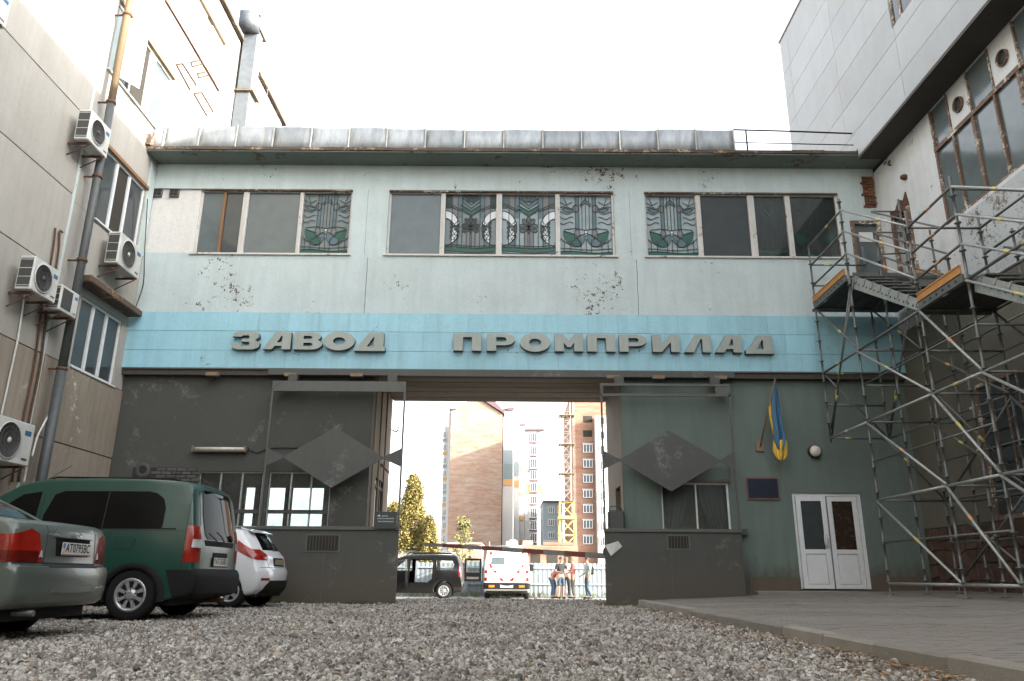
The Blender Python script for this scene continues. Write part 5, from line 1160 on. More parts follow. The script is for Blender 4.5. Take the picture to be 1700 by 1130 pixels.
# ================================================================== VEHICLES
def smooth(a, b, t): t = min(1, max(0, (t-a)/(b-a))); return t*t*(3-2*t)
class Car:
    """tail at x=0, nose towards -x, ground z=0"""
    def __init__(s, prof, W_, belt, tumble, bow, nosebow, corner=.07, cut=(.14,.11,.16), low=.03, roofcrown=.02):
        s.W = W_; s.belt = belt; s.tumble = tumble; s.bow = bow; s.nb = nosebow; s.low = low; s.crown = roofcrown
        s.L = -min(p[0] for p in prof); s.H = max(p[1] for p in prof)
        bm = bmesh.new(); vs = [bm.verts.new((x, -W_/2, z)) for x, z in prof]; f = bm.faces.new(vs)
        r = bmesh.ops.extrude_face_region(bm, geom=[f]); bmesh.ops.translate(bm, vec=(0, W_, 0), verts=[v for v in r['geom'] if isinstance(v, bmesh.types.BMVert)])
        bmesh.ops.recalc_face_normals(bm, faces=bm.faces)
        ed = [e for e in bm.edges if abs(e.verts[0].co.y-e.verts[1].co.y) < 1e-6]
        bmesh.ops.bevel(bm, geom=ed, offset=corner, segments=4, profile=.55, affect='EDGES', clamp_overlap=True)
        def cuts(ax, a, b, st):
            t = a+st
            while t < b:
                co = [0, 0, 0]; no = [0, 0, 0]; co[ax] = t; no[ax] = 1
                bmesh.ops.bisect_plane(bm, geom=bm.verts[:]+bm.edges[:]+bm.faces[:], plane_co=co, plane_no=no, dist=1e-5); t += st
        cuts(0, -s.L, .1, cut[0]); cuts(2, 0, s.H, cut[1]); cuts(1, -W_/2+.05, W_/2, cut[2])
        s.bm = bm
    def warp(s, v):
        x, y, z = v; h = s.W/2; yn = y/h; a = min(1, abs(yn))
        k = 1-s.tumble*max(0, (z-s.belt)/(s.H-s.belt))**1.35-s.low*max(0, (.5-z)/.5)**2+.012*math.sin(max(0, min(1, (z-.3)/(s.belt-.3)))*math.pi)
        x2 = x-s.bow*a**2.6*smooth(-1.1, 0, x)+s.nb*a**2.4*smooth(-s.L+1.3, -s.L, x)
        k *= 1-.05*smooth(-.9, .05, x)-.10*smooth(-s.L+1., -s.L, x)
        z2 = z+s.crown*(1-a*a)*smooth(s.belt+.1, s.H, z)
        return Vector((x2, y*k, z2))
    def finish(s, bm, name, mat, parent, off=0, thick=0, flat=35):
        for v in bm.verts: v.co = s.warp(v.co)
        bm.normal_update()
        if off or thick:
            nn = [(v, v.normal.copy()) for v in bm.verts]
            for v, n in nn: v.co += n*off
            nd = {v.index: n for v, n in nn}
        for f in bm.faces: f.smooth = True
        if thick:
            be = [e for e in bm.edges if len(e.link_faces) == 1]; nm = {v: n for v, n in nn}
            r = bmesh.ops.extrude_edge_only(bm, edges=be); nv = [g for g in r['geom'] if isinstance(g, bmesh.types.BMVert)]; nf = [g for g in r['geom'] if isinstance(g, bmesh.types.BMFace)]
            olds = {tuple(round(c, 6) for c in v.co): n for v, n in nn}
            for v in nv: v.co -= olds[tuple(round(c, 6) for c in v.co)]*(thick+.004)
            for f in nf: f.smooth = False
            for e in be: e.smooth = False
        for e in bm.edges:
            if len(e.link_faces) == 2 and e.calc_face_angle(0) > R_(flat): e.smooth = False
        me = bpy.data.meshes.new(name); bm.to_mesh(me); bm.free(); me.materials.append(mat)
        o = bpy.data.objects.new(name, me); link(o, parent)
        return o
    def body(s, mat, parent, name='body', holes=()):
        bm = s.bm.copy()
        for poly in holes:
            s._cut(bm, s._planes(poly, 'side'), False)
            c = [f for f in bm.faces if all(s._in(f.calc_center_median(), p) for p in s._planes(poly, 'side')) and abs(f.calc_center_median().y) > s.W/2-.09]
            bmesh.ops.delete(bm, geom=c, context='FACES')
        return s.finish(bm, name, mat, parent)
    def _in(s, c, p): return (c-Vector(p[0])).dot(Vector(p[1])) < 1e-4
    def _planes(s, poly, mode):
        n = len(poly); cx = sum(p[0] for p in poly)/n; cz = sum(p[1] for p in poly)/n; out = []
        for i in range(n):
            a, b = poly[i], poly[(i+1) % n]; d = (b[0]-a[0], b[1]-a[1]); nn = (d[1], -d[0])
            if (cx-a[0])*nn[0]+(cz-a[1])*nn[1] > 0: nn = (-nn[0], -nn[1])
            out.append(((a[0], 0, a[1]), (nn[0], 0, nn[1])) if mode == 'side' else ((0, a[0], a[1]), (0, nn[0], nn[1])))
        return out
    def _cut(s, bm, planes, clear=True):
        for co, no in planes:
            bmesh.ops.bisect_plane(bm, geom=bm.verts[:]+bm.edges[:]+bm.faces[:], plane_co=co, plane_no=Vector(no).normalized(), dist=1e-5, clear_outer=clear)
    def patch(s, name, mat, parent, poly, mode='side', extra=(), off=.004, thick=.006, side=-1):
        """piece of the body skin inside a convex outline. mode side: (x,z); rear: (y,z)"""
        bm = s.bm.copy(); pl = s._planes(poly, mode)+list(extra)
        if mode == 'side': pl.append(((0, side*(s.W/2-.10), 0), (0, -side, 0)))
        else: pl.append(((-.95, 0, 0), (-1, 0, 0)))
        s._cut(bm, pl); return s.finish(bm, name, mat, parent, off, thick)
    def region(s, name, mat, parent, planes, off=.004, thick=.006):
        bm = s.bm.copy(); s._cut(bm, planes); return s.finish(bm, name, mat, parent, off, thick)
    def gap(s, parent, a, b, side=-1, w_=.008, mat=None, mode='side', name='panel_gap', off=.0015):
        d = Vector((b[0]-a[0], b[1]-a[1])); n = Vector((-d.y, d.x)).normalized()*w_/2
        return s.patch(name, mat or M['black'], parent, [(a[0]+n.x, a[1]+n.y), (b[0]+n.x, b[1]+n.y), (b[0]-n.x, b[1]-n.y), (a[0]-n.x, a[1]-n.y)], mode, off=off, thick=.002, side=side)
def arch(cx, r, z0=.30, n=12, zc=.31):
    """wheel arch points going from rear to front"""
    a0 = math.asin(max(-1, min(1, (z0-zc)/r))); return [(cx+r*math.cos(t), zc+r*math.sin(t)) for t in [a0+(math.pi-2*a0)*i/n for i in range(n+1)]]
M['tyre'] = plain('tyre_rubber', (.012,.012,.012), .9, bump=.1, spec=.2)
M['alloy'] = plain('silver_hubcap', (.42,.43,.43), .35, .6, var=.15, bump=.02)
M['wheel_void'] = plain('wheel_shadow', (.01,.01,.01), .9, bump=0)
M['red_lens'] = plain('red_lens', (.26,.012,.005), .12, var=.5, scale=5, bump=0, spec=.6, coat=.3)
M['deep_red'] = plain('deep_red_lens', (.10,.006,.004), .1, var=.3, bump=0); M['clear_lens'] = plain('clear_lens', (.5,.5,.5), .1, .2, bump=0)
M['orange_lens'] = plain('amber_lens', (.55,.16,.02), .15, bump=0)
M['plastic'] = plain('black_bumper_plastic', (.011,.011,.0105), .8, var=.3, bump=.05, spec=.2)
M['car_glass'] = glass_dark('tinted_car_glass', (.006,.006,.006), .02, .01, .13)
M['plate_white'] = plain('plate_white', (.55,.55,.53), .45, var=.15, bump=0)
M['chrome'] = plain('chrome', (.55,.55,.55), .15, .9, bump=0)
def wheel(parent, x, y, r=.31, style='holes', wdt=.2, side=-1, spokes=8):
    """side -1: outer face towards -y"""
    s = side; m = MB(); c = (x, 0, r)
    prof = [(r*.60, y), (r*.68, y+s*.012), (r*.90, y+s*.014), (r*.985, y-s*.01), (r, y-s*.04), (r, y-s*(wdt-.04)), (r*.97, y-s*(wdt-.01)), (r*.6, y-s*wdt), (r*.6, y)]
    m.lathe(prof, c, 'Y', 40); t = m.build('wheel', M['tyre'], parent)
    m = MB(); m.lathe([(0, y-s*.035), (r*.62, y-s*.035)], c, 'Y', 30); m.build('wheel_disc', M['wheel_void'], t)
    m = MB(); m.lathe([(r*.50, y-s*.03), (r*.53, y+s*.004), (r*.60, y+s*.012), (r*.645, y+s*.006), (r*.645, y-s*.03)], c, 'Y', 40); m.build('rim', M['alloy'], t)
    m = MB(); m.lathe([(0, y+s*.012), (r*.10, y+s*.012), (r*.24, y+s*.003), (r*.26, y-s*.03)], c, 'Y', 24)
    for k in range(spokes):
        a = 2*math.pi*(k+.5)/spokes; n_ = 5; w0, w1 = r*(.05 if spokes > 6 else .10), r*(.085 if spokes > 6 else .12)
        for q, (ra, rb) in enumerate(((r*.2, r*.36), (r*.36, r*.53))):
            wa = w0+(w1-w0)*(0 if q == 0 else .35); wb = w0+(w1-w0)*(.35 if q == 0 else 1)
            ca, sa = math.cos(a), math.sin(a); P = []
            for rr, ww, oo in ((ra, wa, .0), (rb, wb, .004 if q else .0)): P += [(x+rr*ca-ww*sa, r+rr*sa+ww*ca, oo), (x+rr*ca+ww*sa, r+rr*sa-ww*ca, oo)]
            yo = y+s*.003; (x1_, z1_, _), (x2_, z2_, _), (x3_, z3_, _), (x4_, z4_, _) = P
            m.prism([(x1_, yo, z1_), (x2_, yo, z2_), (x4_, yo+s*.005, z4_), (x3_, yo+s*.005, z3_)], (0, -s*.02, 0))
    h = m.build('hubcap', M['alloy'], t); 
    for k in range(5):
        a = 2*math.pi*k/5+.3; mm = MB(); mm.lathe([(0, y+s*.012), (.009, y+s*.012), (.012, y+s*.004), (.012, y-s*.0)], (x+r*.2*math.cos(a), 0, r+r*.2*math.sin(a)), 'Y', 8); mm.build('wheel_bolt', M['wheel_void'], t)
    return t
def text_mesh(s, size, font_bold=0):
    cu = bpy.data.curves.new('t', 'FONT'); cu.body = s; cu.size = size; cu.align_x = 'CENTER'; cu.align_y = 'CENTER'; cu.extrude = .0006; cu.offset = font_bold; cu.resolution_u = 3
    o = bpy.data.objects.new('t', cu); me = bpy.data.meshes.new_from_object(o); bpy.data.objects.remove(o); bpy.data.curves.remove(cu)
    me.transform(Matrix(((0,0,1,0),(1,0,0,0),(0,1,0,0),(0,0,0,1)))); return me     # reads from +x
def plate(parent, x, y, z, txt, tilt=.1, w_=.52, h=.112, sx=.62):
    m = MB(); m.box(x-.004, x+.004, y-w_/2, y+w_/2, z-h/2, z+h/2); p = m.build('number_plate', M['plate_white'], parent, bevel=.003)
    m = MB(); m.box(x+.0042, x+.0052, y-w_/2+.006, y-w_/2+.045, z-h/2+.006, z); m.build('yellow_field', M['yellow'], p)
    m = MB(); m.box(x+.0042, x+.0052, y-w_/2+.006, y-w_/2+.045, z+.0002, z+h/2-.006); m.build('blue_field', plain('plate_blue', (.03,.12,.30), .5, bump=0), p)
    m = MB(); m.box(x-.002, x+.008, y-w_/2-.006, y+w_/2+.006, z-h/2-.012, z-h/2-.001); m.build('plate_strip', M['redbrown'], p)
    if txt:
        me = text_mesh(txt, h*1.06, .0014); 
        ys = [v.co.y for v in me.vertices]; k = (w_-.075)/(max(ys)-min(ys)); me.transform(Matrix.Translation((x+.0055, y+.02, z+.002)) @ Matrix.Diagonal((1, k, 1, 1)))
        me.materials.append(M['black']); o = bpy.data.objects.new('plate_characters', me); link(o, p)
    return p
LOCAL = True
def place(t, x, y, rz=0, z=0): t.location = (x, y, z); t.rotation_euler = (0, 0, rz)

# ---------------------------------------------------------------- green van
prof = [(-.03,.33),(.02,.36),(.045,.44),(.045,.58),(.02,.64),(-.01,.66),(-.015,.95),(-.03,1.12),(-.10,1.48),(-.15,1.72),(-.20,1.80),(-.30,1.845),(-.8,1.875),(-1.6,1.885),(-2.3,1.865),(-2.6,1.79),(-2.9,1.61),(-3.42,1.16),(-3.62,1.08),(-4.05,.97),(-4.25,.84),(-4.35,.62),(-4.36,.36),(-4.25,.24)]
prof += [(x, z) for x, z in reversed(arch(-3.56, .37, .24))]+[(-3.1,.21),(-1.3,.21)]+[(x, z) for x, z in reversed(arch(-.84, .37, .24))]
van = thing('parked_van', 'dark green passenger van with tinted side glass parked nose to the wall', 'van')
C1 = Car(prof, 1.80, 1.08, .13, .05, .28, .075)
green = paint('dark_green_paint', (.008,.043,.030), .28, .015, coat=.12)
C1.body(green, van)
rnd = lambda x0, x1, z0, z1, r: [(x0+r, z0), (x1-r*.4, z0), (x1-r*.1, z0+r*.1), (x1, z0+r*.4), (x1, z1-r*2.2), (x1-r*.5, z1-r*1.0), (x1-r*1.6, z1-r*.25), (x1-r*2.8, z1), (x0+r*2.2, z1), (x0+r*.9, z1-r*.5), (x0, z0+r*1.6), (x0, z0+r*.5)]
sg = C1.patch('side_glass', M['car_glass'], van, rnd(-2.18, -.50, 1.20, 1.70, .10))
C1.gap(sg, (-1.34, 1.205), (-1.34, 1.695), w_=.012, off=.008)
C1.patch('front_side_glass', M['car_glass'], van, [(-2.95,1.20),(-2.28,1.20),(-2.28,1.69),(-2.52,1.65),(-2.80,1.45)])
C1.patch('far_side_glass', M['car_glass'], van, [(-2.9,1.20),(-.5,1.20),(-.5,1.55),(-.7,1.62),(-2.5,1.62)], side=1)
C1.region('windscreen', M['car_glass'], van, [((-2.72,0,1.66), (.55,0,.8)), ((-3.36,0,1.22), (-.8,0,-.5)), ((0,-.72,0), (0,-1,0)), ((0,.72,0), (0,1,0)), ((0,0,1.18), (0,0,-1)), ((-2.6,0,0), (1,0,0))])
for a, b in (((-2.23,.3),(-2.23,1.66)), ((-1.22,.66),(-1.22,1.19)), ((-.16,.66),(-.16,1.76)), ((-1.2,1.17),(-.2,1.17))): C1.gap(van, a, b)
C1.gap(van, (-.30,1.195), (-2.9,1.195), w_=.018, mat=M['chrome'] if False else M['plastic'])
C1.patch('fuel_flap', green, van, [(-1.12,.93),(-.88,.93),(-.86,1.06),(-1.12,1.06)], off=.004)
for a, b in (((-1.13,.92),(-.86,.92)), ((-1.13,1.07),(-.85,1.07)), ((-1.13,.92),(-1.13,1.07)), ((-.86,.92),(-.85,1.07))): C1.gap(van, a, b, w_=.007)
# black plastic bumper wrapping the tail, tail lamps, rear glass
bp = C1.region('rear_bumper', M['plastic'], van, [((-.42,0,0), (-1,0,0)), ((0,0,.66), (0,0,1)), ((-.30,0,.5), (-1,0,-.35))], off=.02, thick=.03)
C1.region('sill_trim', M['plastic'], van, [((-1.22,0,0), (1,0,0)), ((-3.15,0,0), (-1,0,0)), ((0,0,.34), (0,0,1)), ((0,-.75,0), (0,1,0))], off=.01, thick=.02)
for s in (-1, 1):
    pl = [((-.15,0,0), (-1,0,0)), ((0,0,1.24), (0,0,1)), ((0,0,.76), (0,0,-1)), ((0,s*.715,0), (0,-s,0))]
    tl = C1.region('tail_light', M['red_lens'], van, pl, off=.006, thick=.012)
    C1.region('reversing_lens', M['clear_lens'], tl, pl+[((0,0,1.06), (0,0,1)), ((0,0,.95), (0,0,-1)), ((-.05,0,0), (-1,0,0))], off=.014, thick=.004)
M['rear_tint'] = glass_dark('rear_tinted_glass', (.004,.004,.004), .02, .01, .03)
rg = C1.patch('rear_glass', M['rear_tint'], van, [(-.60,1.13),(-.52,1.07),(.52,1.07),(.60,1.13),(.64,1.4),(.62,1.68),(.55,1.74),(-.55,1.74),(-.62,1.68),(-.64,1.4)], 'rear', off=.006)
C1.patch('glass_garnish', M['plastic'], van, [(-.56,.985),(.56,.985),(.60,1.06),(-.60,1.06)], 'rear', off=.008)
for a, b in (((-.72,.68),(-.72,1.75)), ((.72,.68),(.72,1.75)), ((-.72,1.72),(.72,1.72))): C1.gap(van, a, b, mode='rear')
C1.patch('plate_recess', M['plastic'], van, [(-.32,.70),(.32,.70),(.30,.90),(-.30,.90)], 'rear', off=.003)
plate(van, .012, -.02, .775, 'AT 1763 BX'.replace(' ', ''))
m = MB(); m.box(.0, .012, -.28, -.05, .90, .915); m.build('badge_text', M['chrome'], van) if False else None
m = MB(); m.tube([(.02, .02, 1.05), (.035, -.15, 1.12), (.02, -.32, 1.18)], .008, 6); m.build('rear_wiper', M['plastic'], van)
m = MB(); m.tube([(-2.55, -.55, 1.79), (-2.05, -.62, 2.08)], .004, 5); m.build('antenna', M['black'], van)
for s in (-1, 1):
    m = MB(); m.tube([(-.45, s*.66, 1.86), (-.55, s*.66, 1.895), (-2.2, s*.67, 1.905), (-2.35, s*.66, 1.86)], .014, 6); m.build('roof_rail', M['plastic'], van)
for (x, s) in ((-.84, -1), (-3.56, -1), (-.84, 1), (-3.56, 1)): wheel(van, x, s*.865, .335, side=s)
# flared wheel arch
for x in (-.84, -3.56):
    m = MB(); m.smooth = True; n = 20; vs = []
    for i in range(n+1):
        a = R_(-8+196*i/n)
        for r_, yy in ((.355, -.885), (.375, -.915), (.415, -.918), (.46, -.895)): vs.append((x+r_*math.cos(a), yy, .31+r_*math.sin(a)))
    m.add(vs, [(i*4+j, i*4+4+j, i*4+5+j, i*4+1+j) for i in range(n) for j in range(3)]); m.build('wheel_arch_trim', M['plastic'], van)
m = MB(); m.box(-4.1, -.3, -.75, .75, .2, .55); m.build('underbody', M['wheel_void'], van)
m = MB(); m.tube([(-1.1, .1, .27), (-.3, .35, .25), (-.02, .38, .24)], .03, 8); m.build('exhaust_pipe', M['rust'], van)
place(van, -4.23, 11.66)

# ---------------------------------------------------------------- grey-green saloon
prof = [(-.02,.30),(.03,.34),(.05,.42),(.055,.60),(.04,.66),(-.01,.685),(-.015,.72),(-.02,.86),(-.03,.99),(-.06,1.05),(-.14,1.085),(-.60,1.10),(-.72,1.11),(-1.05,1.27),(-1.35,1.40),(-1.65,1.455),(-2.1,1.465),(-2.5,1.42),(-2.75,1.32),(-3.15,1.06),(-3.3,1.0),(-3.9,.90),(-4.15,.78),(-4.26,.60),(-4.26,.36),(-4.18,.22)]
prof += [(x, z) for x, z in reversed(arch(-3.38, .34, .22, zc=.29))]+[(-3.,.19),(-1.4,.19)]+[(x, z) for x, z in reversed(arch(-.94, .34, .22, zc=.29))]
sal = thing('parked_saloon', 'grey green saloon seen from its rear corner at the left edge of the yard', 'car')
C2 = Car(prof, 1.70, .98, .22, .10, .28, .085, roofcrown=.04)
gg = paint('grey_green_metallic', (.085,.102,.09), .30, .02, .2, coat=.3)
C2.body(gg, sal)
C2.region('rear_glass', M['car_glass'], sal, [((0,0,1.15), (0,0,-1)), ((-.80,0,0), (1,0,0)), ((-1.42,0,0), (-1,0,0)), ((0,-.66,1.12), (0,-1,.25)), ((0,.66,1.12), (0,1,.25))], off=.004)
C2.patch('side_glass', M['car_glass'], sal, [(-2.9,1.05),(-1.0,1.05),(-1.1,1.18),(-1.5,1.37),(-2.45,1.38)])
C2.patch('far_side_glass', M['car_glass'], sal, [(-2.9,1.05),(-1.0,1.05),(-1.1,1.18),(-1.5,1.37),(-2.45,1.38)], side=1)
for s in (-1, 1):
    pl = [((0,0,.70), (0,0,-1)), ((0,s*.50,.70), (0,-s,0)), ((0,s*.50,.72), (0,-s*.93,.30)), ((0,s*.62,.975), (0,-s*.35,.94)), ((0,s*.72,.985), (0,s*.3,.95)), ((-.30,0,.9), (-1,0,.0))]
    tl = C2.region('tail_light', M['red_lens'], sal, pl, off=.008, thick=.014)
    C2.region('amber_lens', M['orange_lens'] if False else M['deep_red'], tl, pl+[((0,0,.80), (0,0,1)), ((0,s*.56,.75), (0,-s,0))], off=.013, thick=.004)
    C2.region('reversing_lens', M['clear_lens'], tl, pl+[((0,s*.55,.75), (0,s,.38)), ((0,0,.94), (0,0,1)), ((0,0,.745), (0,0,-1))], off=.017, thick=.004)
C2.patch('boot_lip', gg, sal, [(-.37,.935),(.37,.935),(.34,1.0),(-.34,1.0)], 'rear', off=.022, thick=.04)
C2.patch('plate_recess', M['plastic'], sal, [(-.30,.76),(.30,.76),(.33,.93),(-.33,.93)], 'rear', off=.001, thick=.003)
plate(sal, .012, .0, .835, 'AT0795BC')
m = MB(); m.smooth = True; 
for a0, q in ((0, 1),): 
    pts = [(.012, .055*math.cos(2*math.pi*i/16), .967+.026*math.sin(2*math.pi*i/16)) for i in range(17)]; m.tube(pts, .004, 6); m.tube([(.012, -.028, .95), (.016, -.012, .972), (.016, .012, .962), (.012, .028, .985)], .005, 6)
m.build('badge', M['chrome'], sal)
m = MB(); m.box(-.02, .0, -.44, -.32, .952, .963); m.build('lettering_strip', M['chrome'], sal)
C2.patch('bumper_gap', M['black'], sal, [(-.44,.655),(.44,.655),(.50,.70),(-.50,.70)], 'rear', off=.004, thick=.004)
for a, b in (((-.78,.672),(.78,.672)),): C2.gap(sal, a, b, mode='rear', w_=.010)
for a, b in (((-.47,.68),(-.455,1.04)), ((.47,.68),(.455,1.04))): C2.gap(sal, a, b, mode='rear', w_=.006)
C2.gap(sal, (-.62,.66), (-.10,.67), w_=.008); C2.gap(sal, (-2.2,.3), (-2.2,1.04)); C2.gap(sal, (-1.2,.3), (-1.2,.98))
C2.patch('bumper_fold', gg, sal, [(-.84,.445),(-.40,.43),(-.34,.47),(.34,.47),(.40,.43),(.84,.445),(.84,.42),(-.84,.42)], 'rear', off=.010, thick=.02)
C2.patch('lower_reflector', M['clear_lens'], sal, [(.42,.452),(.62,.468),(.62,.478),(.42,.468)], 'rear', off=.02, thick=.004)
for (x, s) in ((-.94, -1), (-3.38, -1), (-.94, 1), (-3.38, 1)): wheel(sal, x, s*.81, .295, side=s)
m = MB(); m.box(-4.1, -.2, -.70, .70, .18, .5); m.build('underbody', M['wheel_void'], sal)
m = MB(); m.tube([(-.8, -.5, .26), (.0, -.52, .25)], .028, 8); m.build('exhaust_pipe', M['steel'], sal)
place(sal, -4.36, 7.98)

# ---------------------------------------------------------------- white hatchback
prof = [(-.08,.26),(-.01,.34),(.02,.46),(.025,.66),(.0,.72),(-.03,.78),(-.07,.94),(-.14,1.02),(-.30,1.20),(-.46,1.36),(-.50,1.42),(-.62,1.44),(-1.1,1.475),(-1.7,1.48),(-2.1,1.43),(-2.5,1.27),(-2.95,1.02),(-3.15,.95),(-3.6,.82),(-3.82,.66),(-3.88,.44),(-3.82,.24)]
prof += [(x, z) for x, z in reversed(arch(-3.12, .345, .22, zc=.30))]+[(-2.7,.20),(-1.1,.20)]+[(x, z) for x, z in reversed(arch(-.66, .345, .22, zc=.30))]
hat = thing('parked_hatchback', 'small white hatchback with red tail lights parked beyond the green van', 'car')
C3 = Car(prof, 1.70, .92, .20, .16, .25, .085, roofcrown=.03)
white = paint('white_car_paint', (.62,.63,.64), .22, .10, coat=.7)
C3.body(white, hat)
C3.region('rear_glass', M['car_glass'], hat, [((0,0,1.06), (0,0,-1)), ((0,0,1.37), (0,0,1)), ((-.05,0,0), (1,0,0)), ((-.62,0,0), (-1,0,0)), ((0,-.55,1.0), (0,-1,.45)), ((0,.55,1.0), (0,1,.45))])
C3.patch('side_glass', M['car_glass'], hat, [(-2.7,.98),(-1.0,1.04),(-.72,1.12),(-.85,1.25),(-1.3,1.38),(-2.1,1.36)])
C3.patch('far_side_glass', M['car_glass'], hat, [(-2.7,.98),(-1.0,1.04),(-.72,1.12),(-.85,1.25),(-1.3,1.38),(-2.1,1.36)], side=1)
for s in (-1, 1):
    pl = [((-.52,0,0), (-1,0,0)), ((0,s*.50,0), (0,-s,0)), ((-.05,0,.87), (-.35,0,-.93)), ((-.05,0,1.0), (.45,0,.9)), ((0,s*.55,1.02), (0,-s*.6,.8))]
    C3.region('tail_light', M['red_lens'], hat, pl, off=.008, thick=.014)
    C3.region('bumper_reflector', M['red_lens'], hat, [((0,0,.50), (0,0,-1)), ((0,0,.545), (0,0,1)), ((0,s*.52,0), (0,-s,0)), ((0,s*.76,0), (0,s,0)), ((-.6,0,0), (-1,0,0))], off=.006, thick=.006)
C3.patch('diffuser', M['plastic'], hat, [(-.72,.24),(.72,.24),(.62,.40),(.50,.50),(-.50,.50),(-.62,.40)], 'rear', off=.012, thick=.02)
C3.patch('plate_recess', M['plastic'], hat, [(-.30,.76),(.30,.76),(.28,.92),(-.28,.92)], 'rear', off=.002, thick=.004)
m = MB(); m.box(-.035, -.022, -.24, .24, .79, .89); m.build('number_plate', plain('dusty_plate', (.24,.20,.14), .6), hat)
C3.gap(hat, (-.78,.74), (.78,.74), mode='rear'); C3.gap(hat, (-.5,.74), (-.62,1.1), mode='rear'); C3.gap(hat, (.5,.74), (.62,1.1), mode='rear')
m = MB(); m.prism([(-.44,-.52,1.405),(-.40,-.50,1.385),(-.40,.50,1.385),(-.44,.52,1.405),(-.66,.56,1.465),(-.66,-.56,1.465)], (0,0,.022)); m.build('roof_spoiler', white, hat, bevel=.008)
m = MB(); m.tube([(-.16, .05, 1.06), (-.2, -.2, 1.12)], .01, 6); m.build('rear_wiper', M['plastic'], hat)
for (x, s) in ((-.66, -1), (-3.12, -1), (-.66, 1), (-3.12, 1)): wheel(hat, x, s*.80, .305, side=s, spokes=5)
m = MB(); m.box(-3.8, -.2, -.7, .7, .2, .5); m.build('underbody', M['wheel_void'], hat)
place(hat, -4.55, 15.86, R_(-3))

# ---------------------------------------------------------------- black estate with open doors
prof = [(-.02,.28),(.03,.34),(.05,.44),(.04,.62),(0,.68),(-.03,1.0),(-.10,1.35),(-.18,1.55),(-.30,1.61),(-1.2,1.64),(-2.2,1.60),(-2.5,1.50),(-3.1,1.06),(-3.3,1.0),(-4.0,.88),(-4.3,.72),(-4.42,.5),(-4.4,.26)]
prof += [(x, z) for x, z in reversed(arch(-3.6, .36, .24))]+[(-3.1,.22),(-1.2,.22)]+[(x, z) for x, z in reversed(arch(-.72, .36, .24))]
est = thing('black_estate', 'black estate car with its doors open standing in sunlight beyond the gate', 'car')
C4 = Car(prof, 1.74, 1.0, .15, .05, .25, .07)
blk = paint('black_car_paint', (.005,.005,.005), .2, .0, coat=.0)
wn = [[(-1.0,1.06),(-.34,1.08),(-.30,1.28),(-.40,1.42),(-1.04,1.44)], [(-2.05,.60),(-1.35,.60),(-1.18,.75),(-1.15,1.44),(-2.0,1.46)], [(-2.9,1.04),(-2.15,1.04),(-2.15,1.46),(-2.45,1.42)]]
C4.body(blk, est, holes=wn)
C4.patch('rear_side_glass', M['glass_clear'], est, wn[0], off=0, thick=.003)
C4.patch('front_side_glass', M['glass_clear'], est, wn[2], off=0, thick=.003)
pl = lambda s: [((-.12,0,0), (-1,0,0)), ((0,0,1.22), (0,0,1)), ((0,0,.82), (0,0,-1)), ((0,s*.70,0), (0,-s,0))]
for s in (-1, 1): C4.region('tail_light', M['red_lens'], est, pl(s), off=.01, thick=.014)
# barn door swung open towards the viewer, and an opened side door
m = MB(); m.box(.06, .72, -.90, -.85, .66, .98); m.box(.06, .15, -.90, -.85, .98, 1.50); m.box(.63, .72, -.90, -.85, .98, 1.50); m.box(.15, .63, -.90, -.85, 1.42, 1.50); bd = m.build('barn_door', blk, est, bevel=.02)
m = MB(); m.box(.15, .63, -.88, -.875, .98, 1.42); m.build('door_glass', M['glass_clear'], bd)
m = MB(); m.box(.14, .6, -.915, -.903, .74, .82); m.build('door_handle_trim', M['chrome'], bd)
m = MB(); m.prism([(-2.1,-.90,.4),(-2.12,-1.45,.42),(-2.15,-1.42,1.02),(-2.15,-.88,1.02)], (.04,0,0)); sdn = m.build('open_side_door', blk, est)
m = MB(); m.prism([(-2.13,-.88,1.03),(-2.15,-1.40,1.03),(-2.17,-1.25,1.44),(-2.17,-.84,1.46)], (.02,0,0)); m.build('door_glass', M['glass_clear'], sdn)
for s in (-1, 1): m = MB(); m.tube([(-.4, s*.62, 1.63), (-.5, s*.62, 1.70), (-2.1, s*.62, 1.70), (-2.2, s*.62, 1.63)], .018, 6); m.build('roof_rail', M['plastic'], est)
for (x, s) in ((-.72, -1), (-3.6, -1), (-.72, 1), (-3.6, 1)): wheel(est, x, s*.83, .31, side=s, spokes=10)
C4.gap(est, (-2.1,.3), (-2.1,1.5)); C4.gap(est, (-1.1,.66), (-1.1,1.5)); C4.region('bumper_corner', M['plastic'], est, [((-.35,0,0), (-1,0,0)), ((0,0,.45), (0,0,1))], off=.006)
a = at(800, 990, Y=31.0); place(est, a.x-.72, 31.4, 0, gz(31.4))

# ---------------------------------------------------------------- white service van, rear towards the yard
prof = [(-.0,.36),(.05,.40),(.06,.62),(.0,.66),(0,1.0),(-.03,1.4),(-.10,1.85),(-.16,1.95),(-.3,2.0),(-1.5,2.02),(-3.2,1.98),(-3.5,1.88),(-4.2,1.25),(-4.7,1.08),(-4.95,.85),(-5.0,.4),(-4.9,.28)]
prof += [(x, z) for x, z in reversed(arch(-4.1, .40, .26, zc=.34))]+[(-3.6,.26),(-1.5,.26)]+[(x, z) for x, z in reversed(arch(-.95, .40, .26, zc=.34))]
sv = thing('service_van', 'white service van with red chevrons and a loaded roof rack seen from behind', 'van')
C5 = Car(prof, 1.94, 1.1, .14, .03, .3, .08, cut=(.3,.16,.2))
wv = paint('white_van_paint', (.66,.66,.64), .3, .06, coat=.4)
C5.body(wv, sv)
gl = C5.patch('rear_glass', M['glass_grey'], sv, [(-.72,1.36),(-.10,1.36),(-.10,1.66),(-.70,1.66)], 'rear')
C5.gap(sv, (-.0,.66), (-.0,1.9), mode='rear', w_=.014); C5.gap(sv, (-.74,1.32), (.05,1.32), mode='rear', w_=.02)
